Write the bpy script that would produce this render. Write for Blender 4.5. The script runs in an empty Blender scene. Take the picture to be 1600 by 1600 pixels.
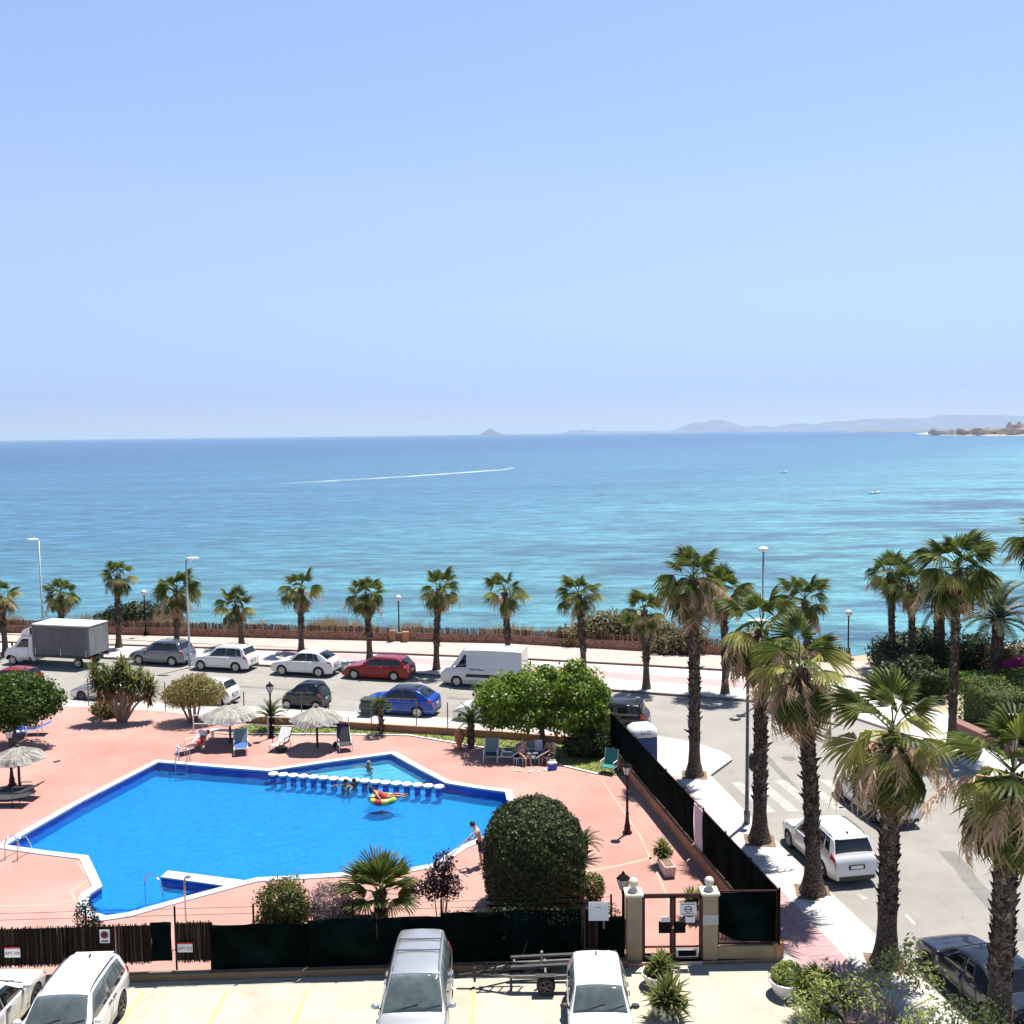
import bpy, bmesh, math, random
import numpy as np
from mathutils import Vector, Matrix

S = bpy.context.scene
COL = S.collection
R = math.radians

# ------------------------------------------------------------------ camera
cd = bpy.data.cameras.new("camera"); cam = bpy.data.objects.new("camera", cd); COL.objects.link(cam)
cd.sensor_width = 36.0; cd.lens = 36.0 * 1540.0 / 1600.0
cd.clip_start = 0.5; cd.clip_end = 200000.0
PITCH = math.atan(122.5 / 1540.0); ROLL = -math.atan(0.0125)
cam.matrix_world = Matrix.Translation((0, 0, 16.0)) @ Matrix.Rotation(math.pi/2 - PITCH, 4, 'X') @ Matrix.Rotation(ROLL, 4, 'Z')
S.camera = cam

# ------------------------------------------------------------------ light
SUN_EL, SUN_AZ = 70.5, 35.5            # azimuth from +Y towards +X
W = bpy.data.worlds.new("World"); S.world = W; W.use_nodes = True
nt = W.node_tree; nt.nodes.clear()
sk = nt.nodes.new("ShaderNodeTexSky"); sk.sky_type = 'NISHITA'; sk.sun_disc = False
sk.sun_elevation = R(SUN_EL); sk.sun_rotation = R(SUN_AZ)
sk.altitude = 0; sk.air_density = 1.0; sk.dust_density = 0.0; sk.ozone_density = 1.5
bg = nt.nodes.new("ShaderNodeBackground"); bg.inputs[1].default_value = 0.06
wo = nt.nodes.new("ShaderNodeOutputWorld")
# the single-scattering sky is too yellow at the horizon for this clear maritime air: shift its hue with elevation, all round
tcw = nt.nodes.new("ShaderNodeTexCoord"); spw = nt.nodes.new("ShaderNodeSeparateXYZ"); crw = nt.nodes.new("ShaderNodeValToRGB"); mxw = nt.nodes.new("ShaderNodeMix")
mxw.data_type = 'RGBA'; mxw.blend_type = 'MULTIPLY'; mxw.inputs[0].default_value = 1.0
nt.links.new(tcw.outputs['Generated'], spw.inputs[0]); nt.links.new(spw.outputs['Z'], crw.inputs[0])
e = crw.color_ramp.elements; e[0].position = 0.0; e[0].color = (.30,.36,.665,1); e[1].position = 1.0; e[1].color = (.5,.5,.5,1)
for pos, c in ((.04,(.315,.372,.67,1)), (.13,(.625,.585,.73,1)), (.22,(.84,.745,.82,1)), (.42,(.98,.89,.90,1)), (.6,(.7,.62,.62,1)), (.8,(.5,.5,.5,1))):
    k = e.new(pos); k.color = c
vmw = nt.nodes.new("ShaderNodeVectorMath"); vmw.operation = 'SCALE'; vmw.inputs['Scale'].default_value = 2.0
nt.links.new(sk.outputs[0], mxw.inputs[6]); nt.links.new(crw.outputs[0], vmw.inputs[0]); nt.links.new(vmw.outputs[0], mxw.inputs[7])
nt.links.new(mxw.outputs[2], bg.inputs[0]); nt.links.new(bg.outputs[0], wo.inputs[0])
sl = bpy.data.lights.new("sun", 'SUN'); sl.energy = 5.0; sl.angle = R(0.53); sl.color = (1.0, 0.955, 0.88)
so = bpy.data.objects.new("sun", sl); COL.objects.link(so)
sv = Vector((math.sin(R(SUN_AZ))*math.cos(R(SUN_EL)), math.cos(R(SUN_AZ))*math.cos(R(SUN_EL)), math.sin(R(SUN_EL))))
so.rotation_euler = sv.to_track_quat('Z', 'Y').to_euler(); so.location = (30, 40, 120)
S.view_settings.view_transform = 'Standard'; S.view_settings.look = 'None'
S.view_settings.exposure = 0.85; S.view_settings.gamma = 1.0; S.view_settings.use_curve_mapping = False
S.render.engine = 'CYCLES'
S.cycles.max_bounces = 6; S.cycles.diffuse_bounces = 1; S.cycles.transparent_max_bounces = 12; S.cycles.caustics_reflective = False
S.cycles.caustics_refractive = False; S.cycles.volume_bounces = 0

# ------------------------------------------------------------------ materials
def _new(name):
    m = bpy.data.materials.new(name); m.use_nodes = True
    n = m.node_tree; b = n.nodes["Principled BSDF"]
    return m, n, b
def rgba(c): return (c[0], c[1], c[2], 1.0)
def mat(name, col, rough=0.7, col2=None, scale=4.0, detail=5.0, metal=0.0, bump=0.0, bscale=None, stretch=None, coat=0.0,
        spec=0.5, lo=0.35, hi=0.65, stain=None, sscale=0.25, slo=0.55, shi=0.7, per_obj=0.0, coord='Object'):
    m, n, b = _new(name); L = n.links.new
    b.inputs['Roughness'].default_value = rough; b.inputs['Metallic'].default_value = metal
    b.inputs['Coat Weight'].default_value = coat; b.inputs['Coat Roughness'].default_value = 0.04
    b.inputs['Specular IOR Level'].default_value = spec
    b.inputs['Base Color'].default_value = rgba(col)
    if col2 is None and not bump and stain is None and not per_obj: return m
    tc = n.nodes.new("ShaderNodeTexCoord"); mp = n.nodes.new("ShaderNodeMapping")
    L(tc.outputs[coord], mp.inputs[0])
    if stretch: mp.inputs['Scale'].default_value = stretch
    src = None
    if col2 is not None:
        no = n.nodes.new("ShaderNodeTexNoise"); no.inputs['Scale'].default_value = scale; no.inputs['Detail'].default_value = detail
        no.inputs['Roughness'].default_value = 0.65
        L(mp.outputs[0], no.inputs['Vector'])
        cr = n.nodes.new("ShaderNodeValToRGB"); cr.color_ramp.elements[0].position = lo; cr.color_ramp.elements[1].position = hi
        cr.color_ramp.elements[0].color = rgba(col); cr.color_ramp.elements[1].color = rgba(col2)
        L(no.outputs[0], cr.inputs[0]); src = cr.outputs[0]
    if stain is not None:
        n2 = n.nodes.new("ShaderNodeTexNoise"); n2.inputs['Scale'].default_value = sscale; n2.inputs['Detail'].default_value = 6
        n2.inputs['Roughness'].default_value = 0.7
        L(mp.outputs[0], n2.inputs['Vector'])
        r2 = n.nodes.new("ShaderNodeMapRange"); r2.inputs[1].default_value = slo; r2.inputs[2].default_value = shi
        L(n2.outputs[0], r2.inputs[0])
        mx = n.nodes.new("ShaderNodeMix"); mx.data_type = 'RGBA'
        L(r2.outputs[0], mx.inputs[0])
        if src: L(src, mx.inputs[6])
        else: mx.inputs[6].default_value = rgba(col)
        mx.inputs[7].default_value = rgba(stain); src = mx.outputs[2]
    if per_obj:
        oi = n.nodes.new("ShaderNodeObjectInfo"); hs = n.nodes.new("ShaderNodeHueSaturation")
        mr = n.nodes.new("ShaderNodeMapRange"); mr.inputs[3].default_value = 1 - per_obj; mr.inputs[4].default_value = 1 + per_obj
        L(oi.outputs['Random'], mr.inputs[0]); L(mr.outputs[0], hs.inputs['Value'])
        if src: L(src, hs.inputs['Color'])
        else: hs.inputs['Color'].default_value = rgba(col)
        src = hs.outputs[0]
    if src: L(src, b.inputs['Base Color'])
    if bump:
        nb = n.nodes.new("ShaderNodeTexNoise"); nb.inputs['Scale'].default_value = bscale or scale*4; nb.inputs['Detail'].default_value = 6
        L(mp.outputs[0], nb.inputs['Vector'])
        bp = n.nodes.new("ShaderNodeBump"); bp.inputs['Strength'].default_value = bump; bp.inputs['Distance'].default_value = 0.05
        L(nb.outputs[0], bp.inputs['Height']); L(bp.outputs[0], b.inputs['Normal'])
    return m

def leaf_mat(name, c1, c2, rough=0.45, trans=0.25, c3=None):
    """leaf colour varies leaf by leaf; light shines through a little"""
    m, n, b = _new(name); L = n.links.new
    g = n.nodes.new("ShaderNodeNewGeometry"); cr = n.nodes.new("ShaderNodeValToRGB")
    e = cr.color_ramp.elements; e[0].color = rgba(c1); e[1].color = rgba(c2)
    if c3: 
        e[1].position = 0.7; k = e.new(1.0); k.color = rgba(c3)
    L(g.outputs['Random Per Island'], cr.inputs[0])
    oi = n.nodes.new("ShaderNodeObjectInfo"); hs = n.nodes.new("ShaderNodeHueSaturation")
    mr = n.nodes.new("ShaderNodeMapRange"); mr.inputs[3].default_value = 0.8; mr.inputs[4].default_value = 1.2
    L(oi.outputs['Random'], mr.inputs[0]); L(mr.outputs[0], hs.inputs['Value']); L(cr.outputs[0], hs.inputs['Color'])
    L(hs.outputs[0], b.inputs['Base Color'])
    b.inputs['Roughness'].default_value = max(.5, rough); b.inputs['Specular IOR Level'].default_value = 0.22
    if trans:
        t = n.nodes.new("ShaderNodeBsdfTranslucent"); mx = n.nodes.new("ShaderNodeMixShader"); mx.inputs[0].default_value = trans
        br = n.nodes.new("ShaderNodeHueSaturation"); br.inputs['Value'].default_value = 1.6; br.inputs['Hue'].default_value = 0.48
        L(hs.outputs[0], br.inputs['Color']); L(br.outputs[0], t.inputs['Color'])
        o = n.nodes["Material Output"]; L(b.outputs[0], mx.inputs[1]); L(t.outputs[0], mx.inputs[2]); L(mx.outputs[0], o.inputs[0])
    return m

def paint(name, c, metal=0.0, rough=0.3, coat=1.0):
    return mat(name, c, rough=rough, metal=metal, coat=coat, spec=.5 if coat > .9 else .25)

# ------------------------------------------------------------------ mesh helpers
def data(name, v, f, smooth=False):
    me = bpy.data.meshes.new(name); me.from_pydata([tuple(p) for p in v], [], f)
    if smooth: me.shade_smooth()
    return me
def link(name, me, m=None, parent=None, loc=None, rot=None, scale=None):
    o = bpy.data.objects.new(name, me); COL.objects.link(o)
    if m is not None and me is not None and len(me.materials) == 0: me.materials.append(m)
    if parent is not None: o.parent = parent
    if loc is not None: o.location = loc
    if rot is not None: o.rotation_euler = rot
    if scale is not None: o.scale = scale
    return o
def tag(o, label=None, cat=None, group=None, kind=None):
    if label: o['label'] = label
    if cat: o['category'] = cat
    if group: o['group'] = group
    if kind: o['kind'] = kind
    return o
def thing(name, label, cat, loc=(0, 0, 0), rz=0.0, group=None):
    o = bpy.data.objects.new(name, None); COL.objects.link(o); o.empty_display_size = 0.2
    o.location = loc if len(loc) == 3 else (loc[0], loc[1], 0); o.rotation_euler = (0, 0, rz)
    return tag(o, label, cat, group)
def copy_tree(o, parent=None):
    c = o.copy(); COL.objects.link(c)
    if parent is not None: c.parent = parent
    for ch in list(o.children): copy_tree(ch, c)
    return c

class MB:
    def __init__(s): s.v = []; s.f = []
    def add(s, v, f):
        k = len(s.v); s.v += [tuple(p) for p in v]; s.f += [tuple(i + k for i in q) for q in f]
    def box(s, x0, x1, y0, y1, z0, z1):
        s.add([(x0,y0,z0),(x1,y0,z0),(x1,y1,z0),(x0,y1,z0),(x0,y0,z1),(x1,y0,z1),(x1,y1,z1),(x0,y1,z1)],
              [(3,2,1,0),(4,5,6,7),(0,1,5,4),(1,2,6,5),(2,3,7,6),(3,0,4,7)]); return s
    def obox(s, c, d, rz=0.0, rx=0.0, ry=0.0):
        M = Matrix.Translation(c) @ Matrix.Rotation(rz, 4, 'Z') @ Matrix.Rotation(ry, 4, 'Y') @ Matrix.Rotation(rx, 4, 'X')
        hx, hy, hz = d[0]/2, d[1]/2, d[2]/2
        v = [M @ Vector(p) for p in [(-hx,-hy,-hz),(hx,-hy,-hz),(hx,hy,-hz),(-hx,hy,-hz),(-hx,-hy,hz),(hx,-hy,hz),(hx,hy,hz),(-hx,hy,hz)]]
        s.add(v, [(3,2,1,0),(4,5,6,7),(0,1,5,4),(1,2,6,5),(2,3,7,6),(3,0,4,7)]); return s
    def bar(s, a, b, w, h=None):
        """square bar from a to b"""
        a, b = Vector(a), Vector(b); h = h or w; d = (b - a); l = d.length; q = d.to_track_quat('X', 'Z').to_matrix().to_4x4()
        M = Matrix.Translation((a + b)/2) @ q
        v = [M @ Vector((sx*l/2, sy*w/2, sz*h/2)) for sz in (-1,1) for sx, sy in ((-1,-1),(1,-1),(1,1),(-1,1))]
        s.add(v, [(3,2,1,0),(4,5,6,7),(0,1,5,4),(1,2,6,5),(2,3,7,6),(3,0,4,7)]); return s
    def tube(s, pts, r, n=8, cap=True):
        pts = [Vector(p) for p in pts]; k = len(pts)
        rr = r if isinstance(r, (list, tuple)) else [r]*k
        t0 = (pts[1]-pts[0]).normalized(); up = Vector((0,0,1)) if abs(t0.z) < .9 else Vector((1,0,0))
        u = t0.cross(up).normalized(); base = len(s.v)
        for i, p in enumerate(pts):
            t = (pts[min(i+1,k-1)] - pts[max(i-1,0)]).normalized()
            u = (u - t*u.dot(t)).normalized(); w = t.cross(u)
            for j in range(n):
                a = 2*math.pi*j/n; s.v.append(tuple(p + (u*math.cos(a) + w*math.sin(a))*rr[i]))
        for i in range(k-1):
            for j in range(n):
                a = base+i*n+j; b = base+i*n+(j+1) % n
                s.f.append((a, b, b+n, a+n))
        if cap:
            s.f.append(tuple(base + j for j in range(n))[::-1]); s.f.append(tuple(base+(k-1)*n+j for j in range(n)))
        return s
    def lathe(s, prof, n=16, c=(0, 0, 0), cap=True):
        base = len(s.v)
        for r, z in prof:
            for j in range(n):
                a = 2*math.pi*j/n; s.v.append((c[0]+r*math.cos(a), c[1]+r*math.sin(a), c[2]+z))
        k = len(prof)
        for i in range(k-1):
            for j in range(n):
                a = base+i*n+j; b = base+i*n+(j+1) % n
                s.f.append((a, b, b+n, a+n))
        if cap:
            s.f.append(tuple(base+j for j in range(n))[::-1]); s.f.append(tuple(base+(k-1)*n+j for j in range(n)))
        return s
    def ball(s, c, r, n=12, m=8, sx=1, sy=1, sz=1):
        prof = [(max(1e-4, math.sin(math.pi*i/m))*r, -math.cos(math.pi*i/m)*r) for i in range(m+1)]
        k = len(s.v); s.lathe(prof, n)
        for i in range(k, len(s.v)):
            p = s.v[i]; s.v[i] = (c[0]+p[0]*sx, c[1]+p[1]*sy, c[2]+p[2]*sz)
        return s
    def prism(s, poly, z0, z1):
        k = len(s.v); n = len(poly)
        A = sum(poly[i][0]*poly[(i+1) % n][1]-poly[(i+1) % n][0]*poly[i][1] for i in range(n))
        if A < 0: poly = poly[::-1]
        s.v += [(p[0], p[1], z0) for p in poly] + [(p[0], p[1], z1) for p in poly]
        s.f.append(tuple(k+i for i in range(n))[::-1]); s.f.append(tuple(k+n+i for i in range(n)))
        for i in range(n): s.f.append((k+i, k+(i+1) % n, k+n+(i+1) % n, k+n+i))
        return s
    def build(s, name, m, parent=None, smooth=False, loc=None, rz=None):
        return link(name, data(name, s.v, s.f, smooth), m, parent, loc, (0, 0, rz) if rz is not None else None)

def bevel(o, w=0.02, seg=2):
    """bevel the mesh of o once"""
    bm = bmesh.new(); bm.from_mesh(o.data)
    bmesh.ops.bevel(bm, geom=list(bm.edges), offset=w, segments=seg, affect='EDGES', clamp_overlap=True)
    bm.to_mesh(o.data); bm.free(); return o

def sheet_with_hole(name, outer, hole, z, m, depth=None):
    bm = bmesh.new(); ed = []
    for loop in [outer] + ([hole] if hole else []):
        vs = [bm.verts.new((p[0], p[1], z)) for p in loop]
        ed += [bm.edges.new((vs[i], vs[(i+1) % len(vs)])) for i in range(len(vs))]
    bmesh.ops.triangle_fill(bm, use_beauty=True, use_dissolve=False, edges=ed)
    for f in bm.faces:
        f.normal_update()
        if f.normal.z < 0: f.normal_flip()
    if depth:
        be = [e for e in bm.edges if len(e.link_faces) == 1]
        r = bmesh.ops.extrude_edge_only(bm, edges=be)
        for g in r['geom']:
            if isinstance(g, bmesh.types.BMVert): g.co.z -= depth
        bmesh.ops.recalc_face_normals(bm, faces=bm.faces)
    me = bpy.data.meshes.new(name); bm.to_mesh(me); bm.free()
    return link(name, me, m)

def lerp(a, b, t): return a + (b - a)*t
def lp(p, q, t): return tuple(lerp(a, b, t) for a, b in zip(p, q))
def dist2(a, b): return math.hypot(a[0]-b[0], a[1]-b[1])
def interp(x, K):
    if x <= K[0][0]: return K[0][1]
    for (a, fa), (b, fb) in zip(K, K[1:]):
        if x <= b: return lerp(fa, fb, (x-a)/(b-a) if b > a else 0)
    return K[-1][1]

# ------------------------------------------------------------------ material library
M_ = {}
M_['white_metal'] = mat('white_metal', (.78,.78,.77), .4)
M_['black_metal'] = mat('black_metal', (.005,.004,.004), .75, spec=.12)
M_['wine_metal'] = mat('wine_metal', (.03,.005,.005), .5, (.045,.008,.008), 6, spec=.3)
M_['grey_metal'] = mat('grey_metal', (.13,.125,.13), .5, (.18,.17,.175), 8, metal=.3)
M_['steel'] = mat('steel', (.55,.56,.58), .22, metal=1.0)
M_['galv'] = mat('galv', (.32,.33,.34), .4, (.42,.43,.44), 12, metal=.8)
M_['rubber'] = mat('rubber', (.014,.014,.015), .75, (.022,.022,.022), 12)
M_['alloy'] = mat('alloy', (.42,.43,.45), .28, metal=.9)
M_['dark_alloy'] = mat('dark_alloy', (.06,.06,.065), .3, metal=.8)
M_['trim'] = mat('trim', (.02,.02,.021), .55, (.028,.028,.03), 10)
M_['glass'] = mat('glass', (.006,.008,.009), .04, spec=.8)
M_['reflection_glass'] = mat('reflection_glass', (.05,.065,.068), .05, (.11,.13,.13), 1.3, spec=.9)  # opaque; windscreen reflections put into the colour as grey-teal mottling
M_['lamp_glass'] = mat('lamp_glass', (.55,.53,.5), .25, (.7,.68,.65), 7)
M_['headlight'] = mat('headlight', (.45,.47,.5), .08, (.2,.21,.22), 9, spec=.9)
M_['taillight'] = mat('taillight', (.32,.012,.012), .12, (.45,.03,.025), 12, spec=.8)
M_['plate'] = mat('plate', (.75,.75,.72), .4)
M_['plaster'] = mat('plaster', (.29,.225,.14), .85, (.36,.285,.18), 2.2, bump=.25, bscale=30, stain=(.2,.15,.09), sscale=.9, slo=.5, shi=.8)
M_['ochre'] = mat('ochre', (.33,.16,.085), .85, (.40,.20,.105), 1.5, bump=.25, bscale=20, stain=(.2,.1,.06), sscale=.7)
M_['stonecap'] = mat('stonecap', (.55,.5,.38), .8, (.66,.6,.48), 3, bump=.2)
M_['white_stone'] = mat('white_stone', (.66,.65,.62), .7, (.78,.77,.74), 2.5, bump=.15)
M_['terracotta'] = mat('terracotta', (.30,.12,.07), .8, (.38,.17,.1), 5, bump=.2)
M_['wood_dark'] = mat('wood_dark', (.055,.026,.016), .75, (.10,.05,.03), 6, stretch=(1,1,.15), bump=.3)
M_['thatch'] = mat('thatch', (.27,.255,.225), .95, (.38,.36,.325), 7, bump=.6, bscale=40, per_obj=.08)
M_['soil'] = mat('soil', (.14,.085,.05), .95, (.24,.16,.1), 5, bump=.6)
M_['mesh_green'] = mat('mesh_green', (.0008,.0032,.0028), .95, (.0045,.015,.012), .9, bump=.7, bscale=7, spec=.03, lo=.42, hi=.75, stain=(.02,.022,.017), sscale=1.3, slo=.62, shi=.85)
M_['sign_white'] = mat('sign_white', (.66,.66,.66), .5, (.74,.74,.74), 3)
M_['ink'] = mat('ink', (.02,.02,.025), .6)
M_['red_ink'] = mat('red_ink', (.45,.015,.02), .5)
M_['blue_ink'] = mat('blue_ink', (.02,.04,.16), .5)
M_['skin'] = mat('skin', (.50,.27,.19), .5, (.56,.31,.22), 9)
M_['skin_tan'] = mat('skin_tan', (.36,.17,.10), .5, (.42,.21,.13), 9)
M_['hair'] = mat('hair', (.012,.009,.008), .6)
M_['blond'] = mat('blond', (.30,.2,.1), .6)
M_['cloth_black'] = mat('cloth_black', (.012,.012,.014), .85)
M_['cloth_red'] = mat('cloth_red', (.45,.035,.04), .85, (.55,.06,.06), 5)
M_['cloth_white'] = mat('cloth_white', (.74,.73,.72), .85)
M_['cloth_teal'] = mat('cloth_teal', (.02,.18,.16), .85)
M_['cloth_blue'] = mat('cloth_blue', (.03,.10,.55), .7, (.04,.14,.62), 4)
M_['cloth_navy'] = mat('cloth_navy', (.015,.02,.06), .8)
M_['sling_grey'] = mat('sling_grey', (.16,.21,.20), .8, (.2,.25,.24), 20)
M_['sling_dark'] = mat('sling_dark', (.03,.03,.035), .8)
M_['plastic_white'] = mat('plastic_white', (.74,.74,.72), .35)
M_['trunk_bark'] = mat('trunk_bark', (.016,.012,.010), .9, (.15,.115,.085), 9, lo=.42, hi=.72, bump=1.0, bscale=16, stretch=(1,1,1.6))
def trunk_mat():
    m, n, b = _new('trunk_bark'); L = n.links.new; N = n.nodes.new
    g = N("ShaderNodeNewGeometry"); cr = N("ShaderNodeValToRGB"); e = cr.color_ramp.elements
    e[0].color = (.014,.010,.008,1); e[1].color = (.055,.04,.03,1); e[1].position = .42; k = e.new(.66); k.color = (.17,.13,.10,1); k = e.new(.9); k.color = (.36,.30,.24,1)
    tc = N("ShaderNodeTexCoord"); no = N("ShaderNodeTexNoise"); no.inputs['Scale'].default_value = 11; no.inputs['Detail'].default_value = 6; no.inputs['Roughness'].default_value = .7
    mp = N("ShaderNodeMapping"); mp.inputs['Scale'].default_value = (1,1,1.7); L(tc.outputs['Object'], mp.inputs[0]); L(mp.outputs[0], no.inputs['Vector'])
    nr = N("ShaderNodeMapRange"); nr.inputs[1].default_value = .36; nr.inputs[2].default_value = .72; L(no.outputs[0], nr.inputs[0])
    a = N("ShaderNodeMath"); a.operation = 'MULTIPLY_ADD'; a.inputs[1].default_value = .5; L(g.outputs['Random Per Island'], a.inputs[0])
    h = N("ShaderNodeMath"); h.operation = 'MULTIPLY'; h.inputs[1].default_value = .62; L(nr.outputs[0], h.inputs[0]); L(h.outputs[0], a.inputs[2]); L(a.outputs[0], cr.inputs[0])
    L(cr.outputs[0], b.inputs['Base Color']); b.inputs['Roughness'].default_value = .92; b.inputs['Specular IOR Level'].default_value = .15
    bp = N("ShaderNodeBump"); bp.inputs['Strength'].default_value = 1; bp.inputs['Distance'].default_value = .05; L(no.outputs[0], bp.inputs['Height']); L(bp.outputs[0], b.inputs['Normal'])
    return m
M_['trunk_bark'] = trunk_mat()
M_['bark'] = mat('bark', (.12,.085,.06), .9, (.2,.15,.11), 6, bump=.6, stretch=(1,1,.3))
M_['bark_pale'] = mat('bark_pale', (.26,.2,.14), .9, (.36,.29,.2), 6, bump=.5, stretch=(1,1,.3))
M_['frond'] = leaf_mat('frond', (.030,.055,.008), (.12,.15,.028), .36, .4)
M_['frond_lime'] = leaf_mat('frond_lime', (.20,.22,.05), (.34,.34,.13), .4, .45)
M_['frond_dead'] = leaf_mat('frond_dead', (.24,.165,.095), (.42,.31,.19), .8, .3)
M_['frond_brown'] = leaf_mat('frond_brown', (.17,.085,.035), (.30,.17,.075), .8, .3)
M_['straw_stalk'] = leaf_mat('straw_stalk', (.42,.30,.18), (.62,.48,.32), .8, .3)
M_['leaf_hedge'] = leaf_mat('leaf_hedge', (.05,.085,.015), (.12,.17,.035), .5, .25, (.2,.24,.07))
M_['date_frond'] = leaf_mat('date_frond', (.055,.075,.04), (.10,.125,.07), .45, .2)
M_['cycad_frond'] = leaf_mat('cycad_frond', (.02,.04,.008), (.07,.10,.02), .4, .2)
M_['leaf_ficus'] = leaf_mat('leaf_ficus', (.045,.09,.010), (.12,.205,.022), .38, .4, (.22,.30,.05))
M_['leaf_citrus'] = leaf_mat('leaf_citrus', (.025,.06,.010), (.07,.14,.02), .35, .35, (.13,.22,.04))
M_['leaf_yellow'] = leaf_mat('leaf_yellow', (.12,.115,.03), (.26,.23,.07), .5, .3, (.38,.33,.13))
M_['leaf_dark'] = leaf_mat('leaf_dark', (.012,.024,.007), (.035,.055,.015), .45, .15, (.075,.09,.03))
M_['leaf_box'] = leaf_mat('leaf_box', (.012,.026,.007), (.04,.06,.014), .5, .15, (.12,.12,.045))
M_['leaf_shrub'] = leaf_mat('leaf_shrub', (.055,.065,.014), (.12,.135,.03), .5, .25, (.2,.2,.06))
M_['leaf_plum'] = leaf_mat('leaf_plum', (.02,.009,.012), (.05,.02,.024), .45, .2, (.1,.045,.045))
M_['leaf_dry'] = leaf_mat('leaf_dry', (.14,.085,.085), (.26,.19,.18), .9, .1, (.38,.31,.30))
M_['leaf_scrub'] = leaf_mat('leaf_scrub', (.07,.075,.025), (.15,.13,.06), .7, .25, (.24,.19,.10))
M_['leaf_light'] = leaf_mat('leaf_light', (.16,.21,.05), (.32,.38,.12), .45, .4, (.5,.52,.25))
M_['leaf_magenta'] = leaf_mat('leaf_magenta', (.28,.012,.12), (.45,.04,.22), .6, .3)
M_['dry_grass'] = leaf_mat('dry_grass', (.36,.27,.15), (.55,.45,.28), .9, .2)
M_['yucca_leaf'] = leaf_mat('yucca_leaf', (.06,.085,.02), (.15,.18,.045), .45, .3, (.27,.27,.10))
M_['yucca_dead'] = leaf_mat('yucca_dead', (.2,.1,.03), (.34,.2,.08), .8, .2)
M_['grass'] = mat('grass', (.10,.14,.03), .95, (.24,.26,.07), 2.5, bump=.8, bscale=60)

# ================================================================== THE SETTING
POOL = [(-20.07,37.56), (-19.05,42.15), (-17.54,47.29), (-14.70,46.54), (-11.73,45.80), (-8.91,47.07), (-6.16,48.11), (-4.57,45.81), (-3.17,43.88),
        (-1.74,43.18), (-0.44,42.67), (-0.16,39.55), (-0.80,38.08), (-1.50,37.60), (-2.14,36.91), (-2.65,36.06), (-3.20,35.31), (-3.99,35.01), (-6.68,34.67), (-9.40,34.38),
        (-11.30,33.11), (-13.04,31.88), (-13.71,31.68), (-14.34,32.04), (-14.72,32.59), (-14.94,33.30), (-14.75,33.88), (-15.55,35.18), (-16.36,36.46), (-18.24,36.97)]
KERB = [(-75.0,72.0), (-43.10,61.93), (-27.63,59.39), (-15.27,57.14), (-7.47,55.34), (-3.74,54.30), (1.60,52.62), (6.95,50.92), (9.06,49.54), (10.23,48.07), (10.53,47.28), (10.53,46.71),
        (9.04,44.53), (9.33,42.49), (9.62,40.12), (9.96,37.81), (11.34,29.66), (12.06,25.35), (12.79,20.99)]
FENCE_A, FENCE_B = (4.76,47.69), (7.89,28.58)          # the side fence line
LOWWALL = [(-15.01,54.04), (-10.69,53.02), (-7.05,52.05), (-3.55,51.24), (-0.15,50.33), (3.12,49.26), (4.82,48.28)]
FAR_KERB = [(-75.0,84.6), (-38.52,72.86), (-23.91,69.37), (-18.04,67.90), (-11.94,66.27), (-5.23,64.33), (6.19,59.88), (13.52,57.35), (18.07,54.99)]
MID_STEP = [(-75.0,88.0), (-40.32,76.34), (-29.58,74.56), (-19.23,72.48), (-9.44,70.60), (-0.13,68.48), (8.57,65.98), (13.47,64.42), (21.61,62.13)]
SEAWALL = [(-75.0,86.9), (-42.29,80.16), (-32.52,78.80), (-20.35,76.83), (-10.00,75.03), (-0.13,73.53), (9.15,70.40), (14.40,68.87), (22.85,65.72)]

land_m = mat('land', (.30,.24,.16), .95, (.42,.35,.25), .6, bump=.4, bscale=5, stain=(.22,.18,.1), sscale=.2)
asphalt = mat('asphalt', (.235,.22,.195), .9, (.285,.268,.242), .35, bump=.25, bscale=60, stain=(.20,.187,.167), sscale=.12, slo=.5, shi=.75)
paving = mat('paving', (.44,.415,.38), .85, (.52,.49,.45), 1.2, bump=.15, bscale=40, stain=(.35,.325,.295), sscale=.4, slo=.55, shi=.85)
slab_m = mat('slab', (.44,.425,.40), .85, (.52,.50,.475), 2.0, bump=.15, bscale=40, per_obj=.07)
pink_slab = mat('pink_slab', (.34,.205,.205), .85, (.40,.255,.255), 2.0, bump=.15, bscale=40, per_obj=.08)
pink_pave = mat('pink_pave', (.38,.25,.245), .85, (.44,.30,.295), 2.0, bump=.1)
kerb_m = mat('kerbstone', (.36,.33,.30), .85, (.44,.41,.38), 2.0)
deck_m = mat('deck', (.345,.165,.135), .85, (.425,.248,.208), .11, lo=.38, hi=.6, detail=8, bump=.2, bscale=35, stain=(.33,.18,.15), sscale=.55, slo=.5, shi=.8)
joint_m = mat('deck_joint', (.40,.27,.20), .85, (.45,.32,.24), 3.0)
park_m = mat('parking', (.39,.35,.28), .9, (.45,.41,.34), 1.1, bump=.3, bscale=45, stain=(.31,.27,.21), sscale=.5, slo=.55, shi=.8)
yellow_m = mat('yellow_paint', (.42,.37,.13), .8, (.40,.36,.22), 4.0)
white_paint = mat('white_paint', (.38,.365,.34), .8, (.24,.225,.205), 2.5, lo=.4, hi=.7)
rock_m = mat('rock', (.28,.2,.13), .95, (.42,.32,.22), .8, bump=1.0, bscale=2)

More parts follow.
